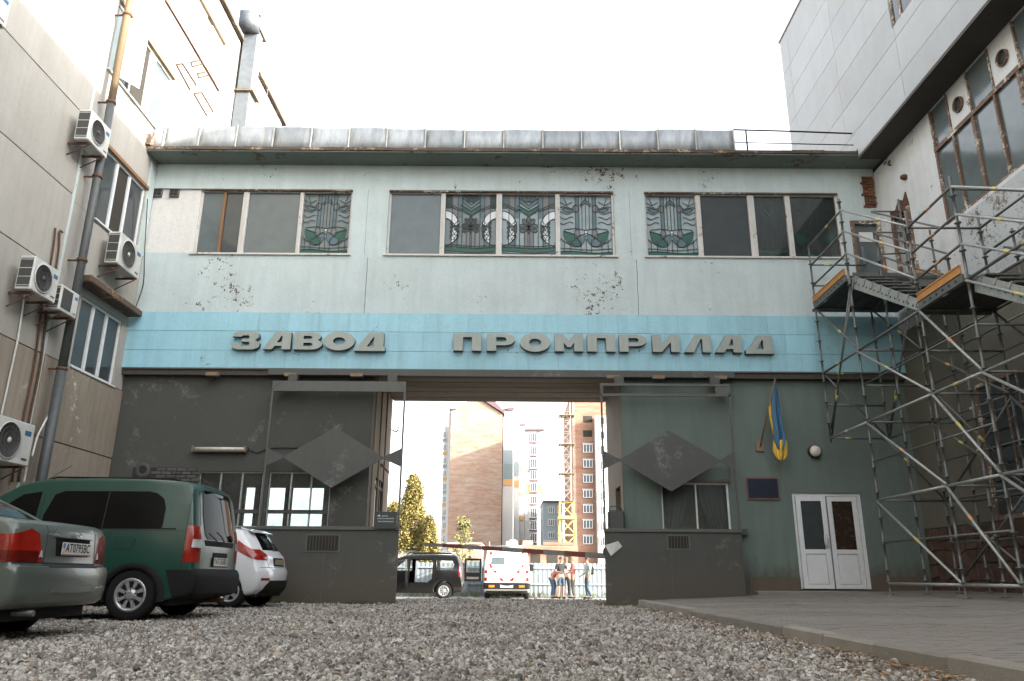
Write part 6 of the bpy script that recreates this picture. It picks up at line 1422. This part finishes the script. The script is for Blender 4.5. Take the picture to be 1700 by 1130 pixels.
for s in (-1, 1):
    for i, (z, mt) in enumerate(((1.02, 'red_lens'), (.86, 'clear_lens'), (.72, 'red_lens'))): C5.region('tail_light', M[mt], sv, [((-.12,0,0), (-1,0,0)), ((0,0,z+.13), (0,0,1)), ((0,0,z), (0,0,-1)), ((0,s*.84,0), (0,-s,0))], off=.012, thick=.01)
    C5.patch('red_chevron', M['red_lens'], sv, [(s*.60,1.24),(s*.74,1.40),(s*.80,1.40),(s*.72,1.22)], 'rear', off=.006)
    C5.patch('red_chevron', M['red_lens'], sv, [(s*.70,1.80),(s*.78,1.92),(s*.84,1.84),(s*.78,1.72)], 'rear', off=.006)
    C5.patch('red_chevron', M['red_lens'], sv, [(s*.10,.72),(s*.22,.84),(s*.34,.84),(s*.24,.72)], 'rear', off=.006)
    C5.patch('red_chevron', M['red_lens'], sv, [(s*.42,.98+.1),(s*.52,1.16),(s*.60,1.12),(s*.5,1.02)], 'rear', off=.006)
C5.region('rear_bumper', M['plastic'], sv, [((-.4,0,0), (-1,0,0)), ((0,0,.64), (0,0,1)), ((0,0,.40), (0,0,-1))], off=.02, thick=.03)
for s in (-1, 1): m = MB(); m.box(.07, .09, s*.62-.12, s*.62+.12, .47, .56); m.build('bumper_lamp', M['orange_lens'], sv)
m = MB(); m.box(.06, .075, -.26, .26, .46, .57); m.build('number_plate', M['plate_white'], sv)
for z in (1.24, 1.12, 1.0): m = MB(); m.box(.012, .02, -.62, -.12, z-.008, z+.008); m.build('lettering_strip', M['steel_light'], sv)
m = MB()
for yy in (.42, .70): m.tube([(.08, yy, .75), (.04, yy, 1.9), (-.2, yy, 2.1)], .015, 6)
for k in range(6): m.tube([(.075-.01*k, .42, .9+k*.18), (.075-.01*k, .70, .9+k*.18)], .012, 6)
m.build('rear_ladder', M['steel_light'], sv)
m = MB()
for yy in (-.72, .72): m.tube([(-.15, yy, 2.12), (-3.0, yy, 2.16)], .02, 6)
for k in range(6): m.tube([(-.2-k*.55, -.74, 2.13), (-.2-k*.55, .74, 2.13)], .02, 6)
for yy in (-.74, .74): m.tube([(-.2, yy, 2.0), (-.2, yy, 2.30)], .02, 6)
m.build('roof_rack', M['steel_light'], sv)
m = MB(); m.box(-.9, -.5, -.05, .45, 2.14, 2.34); m.box(-1.3, -1.0, .1, .4, 2.14, 2.42); m.build('roof_load', M['frame_clean'], sv, bevel=.03)
for (x, s) in ((-.95, -1), (-4.1, -1), (-.95, 1), (-4.1, 1)): wheel(sv, x, s*.92, .34, side=s)
m = MB(); m.box(-4.6, -.2, -.85, .85, .24, .5); m.build('underbody', M['wheel_void'], sv)
m = MB(); m.box(-4.0, -3.9, .97, 1.22, 1.15, 1.45); m.build('side_mirror', M['plastic'], sv, bevel=.03)
a = at(841, 992, Y=33.6); place(sv, a.x, 33.2, R_(-90), gz(33.6))
LOCAL = False
# ================================================================== BACKGROUND beyond the gate
def brickfar(name, a, b, mort, sc=1.):
    n = NT(name); t = n.new('ShaderNodeTexBrick'); t.inputs['Color1'].default_value = (*a, 1); t.inputs['Color2'].default_value = (*b, 1); t.inputs['Mortar'].default_value = (*mort, 1)
    t.inputs['Scale'].default_value = 1; t.inputs['Brick Width'].default_value = .5*sc; t.inputs['Row Height'].default_value = .16*sc; t.inputs['Mortar Size'].default_value = .012; t.inputs['Bias'].default_value = -.1
    n.ln(n.mapping(rot=(R_(90), 0, 0)), t.inputs['Vector']); f = n.noise(.25, 8, .7, sc=(1,1,3)); f2 = n.noise(1.1, 4, .6, sc=(.3,.3,2))
    c = n.mix(n.ramp(f, [(.35, 0.), (.68, .8)]), t.outputs['Color'], mort); c = n.mix(n.ramp(f2, [(.45, 0.), (.7, .45)]), c, dark(a, .6)); return n.out(c, .95)
M['far_brick'] = brickfar('far_brick', (.25,.135,.088), (.31,.20,.14), (.33,.28,.23), 1.6)
M['far_brick2'] = brickfar('far_red_brick', (.21,.09,.055), (.26,.13,.08), (.27,.19,.14), 1.6)
M['far_white'] = plain('white_render', (.48,.47,.45), .9, var=.08, bump=0); M['far_grey'] = plain('grey_render', (.25,.30,.32), .9, var=.12, bump=0); M['far_dgrey'] = plain('slate_render', (.20,.25,.26), .9, bump=0)
M['far_roof'] = plain('purple_metal_roof', (.12,.07,.08), .6, bump=0); M['far_orange'] = plain('orange_render', (.55,.32,.14), .9, bump=0); M['far_glass'] = glass_dark('far_glass', (.07,.09,.11), .08, 0)
def pxbox(px0, px1, py0, py1, Y, depth, z0=None):
    a = at(px0, py0, Y=Y); b = at(px1, py1, Y=Y); m = MB(); m.box(at((px0), (py0+py1)/2, Y=Y).x, at(px1, (py0+py1)/2, Y=Y).x, Y, Y+depth, b.z if z0 is None else z0, a.z); return m
def far_window(px0, px1, py0, py1, Y, par, glass=None, bars=2, fr=None):
    c = at((px0+px1)/2, (py0+py1)/2, Y=Y); x0 = at(px0, (py0+py1)/2, Y=Y).x; x1 = at(px1, (py0+py1)/2, Y=Y).x; z1 = at((px0+px1)/2, py0, Y=Y).z; z0 = at((px0+px1)/2, py1, Y=Y).z
    m = MB(); f = .09; m.box(x0, x1, Y-.12, Y-.01, z0, z0+f); m.box(x0, x1, Y-.12, Y-.01, z1-f, z1); m.box(x0, x0+f, Y-.12, Y-.01, z0+f, z1-f); m.box(x1-f, x1, Y-.12, Y-.01, z0+f, z1-f)
    for k in range(1, bars+1): x = x0+(x1-x0)*k/(bars+1); m.box(x-f*.5, x+f*.5, Y-.12, Y-.01, z0+f, z1-f)
    w_ = m.build('window', fr or M['frame_clean'], par); m = MB(); m.box(x0+f, x1-f, Y-.05, Y-.03, z0+f, z1-f); m.build('pane', glass or M['far_glass'], w_)
GZF = -.3
# brick gable apartment block with stepped grey and white wings
t = thing('apartment_block', 'tall apartment block with a blank brick gable end and stepped white wings', 'apartment building', (-6, 160, GZF))
YB_ = 155
gx0, gx1 = at(746, 790, Y=YB_).x, at(833, 790, Y=YB_).x; zt = at(790, 672, Y=YB_).z; ze = at(746, 680, Y=YB_).z
m = MB(); m.prism([(gx0, YB_, GZF), (gx1, YB_, GZF), (gx1, YB_, ze-.8), (gx1-4.0, YB_, zt+.8), (gx0+3.4, YB_, zt+.8), (gx0+2.2, YB_, zt), (gx0, YB_, ze)], (0, 38, 0)); m.build('brick_gable', M['far_brick'], t)
m = MB(); m.prism([(gx1-4.4, YB_-.5, zt+1.2), (gx1+.4, YB_-.5, ze-.8), (gx1+.4, YB_-.5, ze-.3), (gx1-3.4, YB_-.5, zt+2.6)], (0, 12, 0)); m.build('roof', M['far_roof'], t)
m = MB(); m.box(gx0-.4, gx0+1.0, YB_-.3, YB_+20, ze+.02, ze+.3); m.build('roof_edge', M['far_roof'], t)
m = pxbox(742, 746, 684, 900, 156, 8, GZF); m.build('corner_pier', M['far_white'], t)
m = pxbox(734.5, 741.5, 708, 900, 164, 10, GZF); m.build('balcony_stack', M['far_white'], t)
for k in range(9):
    py = 716+k*21.5; m = pxbox(734, 741.8, py+12, py+17, 163.9, .5); m.build('balcony_front', M['far_orange'] if k % 2 else M['far_grey'], t); far_window(735.5, 740.5, py, py+11, 163.98, t, bars=1)
m = pxbox(834.5, 852, 680, 905, 157.5, 14, GZF); m.build('stair_wing', M['far_white'], t)
for a, b, mt in ((683, 711, 'far_grey'), (739, 770, 'far_grey'), (770, 795, 'far_dgrey'), (795, 806, 'far_orange')): m = pxbox(836, 850.5, a, b, 157.4, .08); m.build('colour_panel', M[mt], t)
m = pxbox(835, 842, 677.5, 680, 157.2, 6); m.build('roof_edge', M['far_roof'], t); m = pxbox(842, 853.5, 676, 680.5, 157, 12); m.build('roof_edge', M['far_roof'], t)
m = pxbox(853, 862, 696, 905, 160, 12, GZF); m.build('wing', M['far_white'], t)
for a, b, mt in ((697, 714, 'far_grey'), (743, 790, 'far_grey'), (797, 808, 'far_orange')): m = pxbox(853.5, 861.5, a, b, 159.9, .08); m.build('colour_panel', M[mt], t)
m = pxbox(862, 871, 705, 905, 163, 12, GZF); m.build('balcony_wing', M['far_white'], t); m = pxbox(861, 873, 702, 705.5, 162.5, 12); m.build('roof_edge', M['far_roof'], t)
for k in range(9): m = pxbox(863, 869.5, 733+k*20.5, 741+k*20.5, 162.8, .4); m.build('balcony_front', M['far_orange'] if k % 2 == 0 else M['far_white'], t)
m = pxbox(871.5, 902, 714, 905, 166, 16, GZF); m.build('window_wing', M['far_white'], t); m = pxbox(871, 903.5, 710.5, 714, 165.2, 18); m.build('roof_edge', M['far_roof'], t)
for px0, px1, a, b, mt in ((872, 879, 716, 733, 'far_grey'), (891, 901.8, 716, 733, 'far_grey'), (872, 879, 761, 783, 'far_grey'), (891, 901.8, 761, 802, 'far_grey'), (872, 901.8, 804, 820, 'far_orange')): m = pxbox(px0, px1, a, b, 165.9, .08); m.build('colour_panel', M[mt], t)
for a, b in ((719,733),(741,755),(761,777),(781,796),(801,816),(823,836),(843,859),(864,879),(885,901)):
    far_window(880, 891, a, b, 165.8, t, bars=2); m = pxbox(879, 892, b+.5, b+2, 165.3, .7); m.build('balcony_slab', M['far_roof'], t)
cable('roof_vent', 'thin bent vent pipe on the roof edge of the white wing', [at(896,714,Y=168), at(896,706,Y=168), at(901,703,Y=168)], .12, M['far_roof'], 'vent', 2)
# small grey house block
t = thing('grey_block', 'lower slate grey building with three rows of white windows left of the crane', 'building', (10, 150, GZF))
m = pxbox(902, 934, 833, 905, 150, 14, GZF); m.build('wall', M['far_grey'], t); m = pxbox(901, 935, 830.5, 833, 149.4, 15); m.build('roof_edge', M['far_roof'], t)
for a, b in ((841,852),(862,873),(883,893)):
    far_window(910, 921, a, b, 149.95, t, bars=2); far_window(925, 933, a, b, 149.95, t, bars=1)
m = pxbox(902, 934, 896, 906, 149.8, .2); m.build('white_base', M['far_white'], t)
# unfinished brick tower
t = thing('brick_tower', 'unfinished red brick apartment tower with empty upper openings right of the crane', 'apartment building', (15, 135, GZF))
x0, x1 = at(951.5, 780, Y=128).x, 24; m = MB(); m.box(x0, x1, 128, 150, GZF, 31.2); m.build('brick_wall', M['far_brick2'], t)
m = pxbox(951.5, 956, 664, 905, 127.7, .3, GZF); m.build('corner_pier', M['far_brick'], t)
m = pxbox(990.5, 1012, 690, 905, 126, 1.9, GZF); m.build('white_bay', M['far_white'], t)
for i, (a, b) in enumerate(((690,701),(714,725),(737,751),(763,776),(788,801),(813,826),(838,851),(863,877),(889,903))):
    if i < 2: m = pxbox(968, 983, a, b, 127.97, .02); m.build('window_opening', M['void'], t)
    else: far_window(968, 984, a, b, 127.95, t, bars=2); m = pxbox(966.5, 985.5, a-1.8, a-.4, 127.8, .18); m.build('lintel', M['far_white'], t)
    far_window(995.5, 1004, a+2, b+4, 125.9, t, bars=1)
# low unfinished brick building
t = thing('brick_shell', 'low unfinished brick building with dark window gaps behind the metal fence', 'building', (2, 62, GZF))
m = pxbox(865, 960, 905, 960, 60, 8, GZF); m.build('wall', M['far_brick2'], t); m = pxbox(868, 885, 897, 905, 60.5, 5); m.build('raised_wall', M['far_brick'], t); m = pxbox(902, 952, 900, 905, 60.2, 5); m.build('raised_wall', M['far_brick2'], t)
for a, b in ((882, 897), (909, 926), (938, 948)): m = pxbox(a, b, 918, 935, 59.95, .1); m.build('window_gap', M['void'], t)
m = pxbox(876, 905, 912, 915, 59.6, .5); m.build('lintel', M['far_white'], t)
t = thing('pale_shed', 'low pale pink shed behind the black car and the sapling', 'shed', (-4, 58, GZF)); m = pxbox(744, 798, 903, 950, 57, 6, GZF); m.build('wall', M['far_brick'], t); m = pxbox(742, 800, 900.5, 903, 56.6, 7); m.build('roof', M['far_white'], t)
t = thing('white_wall', 'long low white wall behind the black car on the left', 'wall', (-8, 46, GZF)); m = pxbox(560, 765, 914, 960, 46, .3, GZF); m.build('wall_body', M['far_white'], t); m = pxbox(558, 766, 912.5, 914.5, 45.9, .5); m.build('coping', M['far_grey'], t)
# tower crane
t = thing('tower_crane', 'yellow lattice mast of a tower crane standing between the buildings', 'crane', (8, 100, GZF)); YC_ = 100
def lattice(px0, px1, pyt, pyb, step, r, mat, name, Y=YC_):
    x0, x1 = at(px0, 800, Y=Y).x, at(px1, 800, Y=Y).x; zt_, zb_ = at(940, pyt, Y=Y).z, at(940, pyb, Y=Y).z; w_ = x1-x0; m = MB()
    cs = [(x0, Y), (x1, Y), (x1, Y+w_), (x0, Y+w_)]
    for x, y in cs: m.bar((x, y, zb_), (x, y, zt_), r*2, r*2)
    z = zb_; k = 0
    while z < zt_-.01:
        z2 = min(z+step, zt_)
        for i in range(4):
            a, b = cs[i], cs[(i+1) % 4]
            m.bar((*a, z2), (*b, z2), r, r); m.bar((*(a if k % 2 else b), z), (*(b if k % 2 else a), z2), r, r)
            if i == 0: m.bar((*(b if k % 2 else a), z), (*(a if k % 2 else b), z2), r, r)
        z = z2; k += 1
    return m.build(name, mat, t)
M['crane'] = plain('crane_yellow', (.50,.34,.11), .5, bump=0); M['crane_pale'] = plain('crane_pale_steel', (.42,.38,.32), .5, bump=0)
lattice(931, 949, 655, 832, 1.5, .028, M['crane_pale'], 'upper_mast'); lattice(929.5, 951.5, 832, 858, 1.9, .09, M['crane'], 'middle_mast'); lattice(929, 954.5, 858, 945, 2.1, .12, M['crane'], 'lower_mast')
for py in (688, 736, 785): m = pxbox(928, 954, py-.6, py+.8, 99.8, 2.2); m.build('tie_frame', M['pipe_rust'], t)
m = pxbox(927.5, 956, 856, 861, 99.5, 2.6); m.build('collar', M['crane'], t)
# corrugated fence
t = thing('metal_fence', 'pale grey corrugated metal fence with posts running behind the parked vans', 'fence', (0, 37.4, GZF))
M['fence'] = plain('fence_sheet', (.17,.20,.215), .5, var=.12, scale=2, bump=0, per_piece=.08); M['fence_rail'] = plain('fence_rail', (.25,.28,.30), .5, bump=0)
x = -9.0; k = 0
while x < 8:
    m = MB(); n = 22; vs = []; w_ = 2.3; z1 = 1.22+(.05 if k % 3 == 0 else 0)
    for i in range(n*2+1):
        u = x+w_*i/(n*2); yy = 37.4+(.014 if (i//2) % 2 else 0); vs += [(u, yy, GZF+.02), (u, yy, z1)]
    m.add(vs, [(i*2, i*2+2, i*2+3, i*2+1) for i in range(n*2)]); m.build('fence_sheet', M['fence'], t)
    m = MB(); m.box(x-.05, x+.05, 37.30, 37.39, GZF, z1+.06); m.build('fence_post', M['fence'], t)
    for z in (.28, 1.0): m = MB(); m.box(x+.05, x+w_-.05, 37.33, 37.39, z-.03, z+.03); m.build('fence_rail', M['fence_rail'], t)
    x += w_+.02; k += 1
# ------------------------------------------------------------------ trees
def leafmat(name, a, b):
    n = NT(name); r = n.noise(2.3, 3, .6); f = n.noise(17, 2, .5); c = n.mix(n.ramp(r, [(.35, 0.), (.65, 1.)]), a, b); c = n.mix(n.math('MULTIPLY', f, .4), c, dark(a, .5))
    m_ = n.out(c, .7); n.b.inputs['Subsurface Weight'].default_value = 0
    return m_
def tree(lab, cat, x, y, h, rad, shape, n, ls, mat, trunk_r, seed, name='tree', skirt=.12):
    t = thing(name, lab, cat, (x, y, GZF)); r = random.Random(seed); m = MB()
    m.tube([(x, y, GZF), (x+.05, y, GZF+h*.3), (x-.03, y, GZF+h*.6), (x, y, GZF+h*.93)], trunk_r, 7, r2=trunk_r*.2); m.build('trunk', M['frame_brown'] if False else plain('bark', (.07,.05,.035), .9), t)
    limbs = []; m = MB()
    for i in range(26):
        v = r.uniform(.12, .9); a = r.uniform(0, 6.28); rr = rad*shape(v)*.75; p = Vector((x, y, GZF+h*v)); q = p+Vector((rr*math.cos(a), rr*math.sin(a), h*.07)); m.tube([p, p.lerp(q, .5)+Vector((0, 0, -.05)), q], trunk_r*.3, 5, r2=trunk_r*.08)
    tag(m.build('limbs', plain('bark', (.07,.05,.035), .9), t), kind='stuff')
    cl = []
    for i in range(int(n/55)):
        v = skirt+(1-skirt)*r.random()**.9; a = r.uniform(0, 6.28); q = rad*shape(v)*(r.random()**.35); cl.append((x+q*math.cos(a), y+q*math.sin(a), GZF+h*v, rad*r.uniform(.10, .22)))
    m = MB(); vs = []; fs = []
    for i in range(n):
        c = r.choice(cl); d = Vector((r.gauss(0, 1), r.gauss(0, 1), r.gauss(0, 1.2)))*c[3]*.55; p = Vector(c[:3])+d
        a = Vector((r.gauss(0, 1), r.gauss(0, 1), r.gauss(0, .7))).normalized()*ls*r.uniform(.6, 1.3); b = a.orthogonal().normalized()*ls*.45; b.rotate(Matrix.Rotation(r.uniform(0, 6.28), 3, a.normalized()))
        o = len(vs); vs += [p-a, p+b, p+a, p-b]; fs.append((o, o+1, o+2, o+3))
    m.add(vs, fs); tag(m.build('crown', mat, t), kind='stuff')
M['thuja'] = leafmat('golden_thuja_leaf', (.13,.11,.025), (.25,.195,.05)); M['sap'] = leafmat('sapling_leaf', (.16,.17,.05), (.24,.22,.08))
cone = lambda v: max(.03, (1-v)**.75)*(1 if v > .15 else v/.15)
a = at(688, 795, Y=47); tree('tall golden green conifer beyond the gate behind the white wall', 'tree', a.x, 47, a.z-GZF, 1.75, cone, 30000, .075, M['thuja'], .16, 1, 'conifer_tree')
a = at(655, 840, Y=49); tree('wide golden green conifer half hidden by the left gate post', 'tree', a.x, 49, a.z-GZF, 1.9, cone, 16000, .08, M['thuja'], .16, 2, 'conifer_tree')
a = at(714, 862, Y=46); tree('short golden green conifer at the right end of the conifer group', 'tree', a.x, 46, a.z-GZF, 1.1, cone, 12000, .07, M['thuja'], .12, 4, 'conifer_tree')
a = at(769, 858, Y=43); tree('thin young sapling rising in front of the brick gable', 'sapling', a.x, 43, a.z-GZF, .8, lambda v: .35+.65*(1-v) if v > .1 else .3, 3200, .055, M['sap'], .035, 3, 'sapling', .2)
# trees behind the photographer, seen as reflections; unseen block added to cut low light

BV = thing('added_rear_block', 'unseen grey block with windows added behind the photographer to cut low sky light', 'building', (0, -36, 0))
m = MB(); m.box(-30, 30, -44, -36, -.3, 7.5); m.build('wall', M['concrete_low'], BV)
for r in range(3):
    for k in range(14): m = MB(); m.box(-27+k*4, -24.6+k*4, -35.99, -35.95, 1.0+r*2.3, 2.4+r*2.3); m.build('window', M['glass'], BV)
M['green_leaf'] = leafmat('green_leaf', (.04,.06,.018), (.07,.09,.03))
blob = lambda v: .3+math.sin(min(1, max(0, (v-.25)/.75))*math.pi)**.6 if v > .25 else .05
for i, (x, y, h) in enumerate(((-6, -17, 9), (1.5, -20, 11), (7, -15, 8))): tree(('leafy tree behind the photographer on the left', 'tallest leafy tree behind the photographer', 'leafy tree behind the photographer on the right')[i], 'tree', x, y, h, 3., blob, 7000, .22, M['green_leaf'], .18, 20+i, 'leafy_tree', .3)
# ================================================================== PEOPLE
SKIN = plain('skin', (.24,.13,.085), .6, bump=0)
def skinmesh(name, verts, edges, radii, mat, parent, sub=2, root=0):
    me = bpy.data.meshes.new(name); me.from_pydata([tuple(v) for v in verts], edges, []); me.materials.append(mat); o = bpy.data.objects.new(name, me); link(o, parent)
    s = o.modifiers.new('skin', 'SKIN'); s.use_smooth_shade = True; s.branch_smoothing = .3
    if not me.skin_vertices: me.skin_vertices.new()
    for v, r in zip(me.skin_vertices[0].data, radii): v.radius = r if isinstance(r, tuple) else (r, r)
    me.skin_vertices[0].data[root].use_root = True
    u = o.modifiers.new('sub', 'SUBSURF'); u.levels = sub; u.render_levels = sub
    return o
def person(lab, x, y, rz, joints, shirt, trousers, hair, short_sleeve=True, shorts=False, extra=None, cat='person'):
    """joints: local coordinates, figure facing -y, x to its left"""
    t = thing('person', lab, cat, (x, y, GZF)); t.rotation_euler = (0, 0, rz)
    J = {k: Vector(v) for k, v in joints.items()}; V = []; E_ = []; Rr = []; idx = {}
    def add(k, p, r, par=None): idx[k] = len(V); V.append(p); Rr.append(r); (E_.append((idx[par], idx[k])) if par else None)
    add('pelvis', J['pelvis'], (.15,.11)); add('waist', J['pelvis'].lerp(J['chest'], .5), (.135,.10), 'pelvis'); add('chest', J['chest'], (.165,.115), 'waist')
    add('neckb', J['chest'].lerp(J['neck'], .8), (.075,.07), 'chest'); add('neck', J['neck'], .055, 'neckb'); hd = J['head']; d = (hd-J['neck']).normalized()
    add('jaw', J['neck'].lerp(hd, .5)+Vector((0,-.015,0)), (.065,.07), 'neck'); add('head', hd, (.078,.092), 'jaw'); add('crown', hd+d*.085, (.055,.065), 'head')
    add('nose', hd+Vector((0,-.095,-.02)), .012, 'head')
    for s in ('l', 'r'):
        add('sh'+s, J['sh'+s], .062, 'chest'); add('ua'+s, J['sh'+s].lerp(J['el'+s], .5), .05, 'sh'+s); add('el'+s, J['el'+s], .04, 'ua'+s); add('fa'+s, J['el'+s].lerp(J['wr'+s], .4), .04, 'el'+s); add('wr'+s, J['wr'+s], .027, 'fa'+s)
        dv = (J['wr'+s]-J['el'+s]).normalized(); pr = dv.cross(Vector((0,1,.2))).normalized(); add('palm'+s, J['wr'+s]+dv*.06, (.036,.02), 'wr'+s)
        for i, ln in enumerate((.055,.072,.078,.070,.052)):
            if i == 0: a = J['wr'+s]+dv*.045+pr*.045; b = a+(dv*.7+pr*.5)*ln*.8; par = 'palm'+s
            else: a = J['wr'+s]+dv*.10+pr*(.036-.022*i+.012); b = a+(dv+Vector((0,-.25,0))).normalized()*ln; par = 'palm'+s
            add('f%d%s' % (i, s), a, .0105, par); add('g%d%s' % (i, s), a.lerp(b, .6), .009, 'f%d%s' % (i, s)); add('h%d%s' % (i, s), b+Vector((0,-.01,0)), .007, 'g%d%s' % (i, s))
        add('hip'+s, J['pelvis'].lerp(J['hip'+s], 1.), .095, 'pelvis'); add('th'+s, J['hip'+s].lerp(J['kn'+s], .5), .08, 'hip'+s); add('kn'+s, J['kn'+s], .056, 'th'+s); add('ca'+s, J['kn'+s].lerp(J['an'+s], .35), .056, 'kn'+s); add('an'+s, J['an'+s], .036, 'ca'+s); add('toe'+s, J['an'+s]+Vector((0,-.17,-.05)), (.04,.03), 'an'+s)
    body = skinmesh('body', V, E_, Rr, SKIN, t)
    # shirt
    V2 = [J['pelvis']+Vector((0,0,.02)), J['pelvis'].lerp(J['chest'], .5), J['chest'], J['chest'].lerp(J['neck'], .75)]; E2 = [(0,1),(1,2),(2,3)]; R2 = [(.175,.135),(.165,.13),(.185,.14),(.09,.085)]
    for s in ('l', 'r'):
        n = len(V2); e = J['el'+s] if not short_sleeve else J['sh'+s].lerp(J['el'+s], .75); V2 += [J['sh'+s], e]; E2 += [(2, n), (n, n+1)]; R2 += [.082, .066]
        if not short_sleeve: V2.append(J['wr'+s]); E2.append((n+1, n+2)); R2.append(.042)
    skinmesh('shirt', V2, E2, R2, shirt, t)
    V3 = [J['pelvis']+Vector((0,0,.05)), J['pelvis']]; E3 = [(0,1)]; R3 = [(.165,.13),(.17,.135)]
    for s in ('l', 'r'):
        n = len(V3); V3 += [J['hip'+s]+Vector((0,0,-.03)), J['hip'+s].lerp(J['kn'+s], .5), J['kn'+s]]; E3 += [(1, n), (n, n+1), (n+1, n+2)]; R3 += [.11, .098, .075]
        if not shorts: V3 += [J['kn'+s].lerp(J['an'+s], .5), J['an'+s]+Vector((0,0,.02))]; E3 += [(n+2, n+3), (n+3, n+4)]; R3 += [.068, .058]
    skinmesh('shorts' if shorts else 'trousers', V3, E3, R3, trousers, t)
    for s in ('l', 'r'):
        m = MB(); a = J['an'+s]; m.sphere((a.x, a.y-.075, a.z-.045), .1, 12, 8, (.5,1.45,.5)); m.build('shoe', M['plastic'], t)
        m = MB(); m.sphere((hd.x+(.03 if s == 'l' else -.03), hd.y-.078, hd.z+.012), .011, 8, 6); m.build('eye', M['black'], t)
        m = MB(); m.sphere((hd.x+(.082 if s == 'l' else -.082), hd.y, hd.z-.005), .026, 8, 6, (.4,.8,1.2)); m.build('ear', SKIN, t)
    m = MB(); m.sphere((hd.x, hd.y-.086, hd.z-.055), .02, 8, 6, (1.2,.4,.35)); m.build('mouth', plain('lips', (.25,.09,.07), .6, bump=0), t)
    m = MB(); n = len(m.v); m.sphere((hd.x, hd.y+.018, hd.z+.035), .105, 16, 10, (.88,1.,.88)); keep = MB(); keep.smooth = True
    fs = [f for f in m.f if sum(m.v[i][2] for i in f)/4 > hd.z+.03 or (sum(m.v[i][1] for i in f)/4 > hd.y+.03 and sum(m.v[i][2] for i in f)/4 > hd.z-.05)]; keep.add(m.v, fs); keep.build('hair', hair, t)
    if extra: extra(t, J)
    return t
LOCAL = True
def pose(**k):
    J = dict(pelvis=(0,0,.95), chest=(0,0,1.32), neck=(0,-.01,1.50), head=(0,-.03,1.64), shl=(.19,0,1.41), shr=(-.19,0,1.41), ell=(.24,.02,1.12), elr=(-.24,.02,1.12), wrl=(.25,-.06,.88), wrr=(-.25,-.06,.88), hipl=(.09,0,.90), hipr=(-.09,0,.90), knl=(.11,-.02,.50), knr=(-.11,-.02,.50), anl=(.12,.03,.08), anr=(-.12,.03,.08)); J.update(k); return J
hairb = plain('dark_hair', (.03,.02,.015), .8, bump=0); hairg = plain('short_brown_hair', (.13,.08,.05), .8, bump=0)
navy = plain('black_tshirt', (.01,.01,.012), .9, bump=0); pink = plain('faded_red_shirt', (.20,.05,.045), .9, bump=0); pale = plain('pale_blue_shirt', (.22,.29,.30), .9, bump=0); denim = plain('blue_denim', (.025,.04,.065), .9, bump=0); olive = plain('olive_trousers', (.05,.04,.027), .9, bump=0); jeans = plain('teal_jeans', (.025,.05,.07), .9, bump=0)
PX = lambda px, Y=35.4: at(px, 990, Y=Y).x
person('man in a black t-shirt and denim shorts reaching out with one arm', PX(931), 35.2, R_(25), pose(ell=(.30,-.10,1.18), wrl=(.42,-.34,1.20), elr=(-.27,.0,1.14), wrr=(-.16,-.26,1.10)), navy, denim, hairb, shorts=True)
person('man in a faded red shirt and olive trousers facing the man in black', PX(952), 35.5, R_(-95), pose(ell=(.22,-.06,1.14), wrl=(.18,-.28,1.05), head=(0,-.05,1.64)), pink, olive, hairg)
person('man in a pale shirt and blue jeans with a backpack standing apart on the right', PX(976), 35.3, R_(-70), pose(wrr=(-.20,-.2,.98), knl=(.11,-.10,.50), anl=(.12,.10,.08)), pale, jeans, hairb,
       extra=lambda t, J: MB().box(-.10, .12, .13, .27, 1.02, 1.34).build('backpack', M['plastic'], t, bevel=.04))
person('person in a dark red top bending forward behind the man in black', PX(921), 36.1, R_(60), pose(pelvis=(0,.12,.88), chest=(0,-.16,1.12), neck=(0,-.30,1.22), head=(0,-.40,1.24), shl=(.18,-.2,1.16), shr=(-.18,-.2,1.16), ell=(.2,-.28,.9), elr=(-.2,-.28,.9), wrl=(.12,-.34,.68), wrr=(-.12,-.34,.68), hipl=(.09,.10,.84), hipr=(-.09,.10,.84)), plain('dark_red_top', (.16,.03,.035), .9, bump=0), denim, hairb)
person('person in a white shirt mostly hidden behind the man in faded red', PX(943), 36.2, R_(0), pose(wrl=(.1,-.3,1.1), ell=(.22,-.1,1.12)), plain('white_shirt', (.55,.55,.52), .9, bump=0), navy, hairg)
LOCAL = False
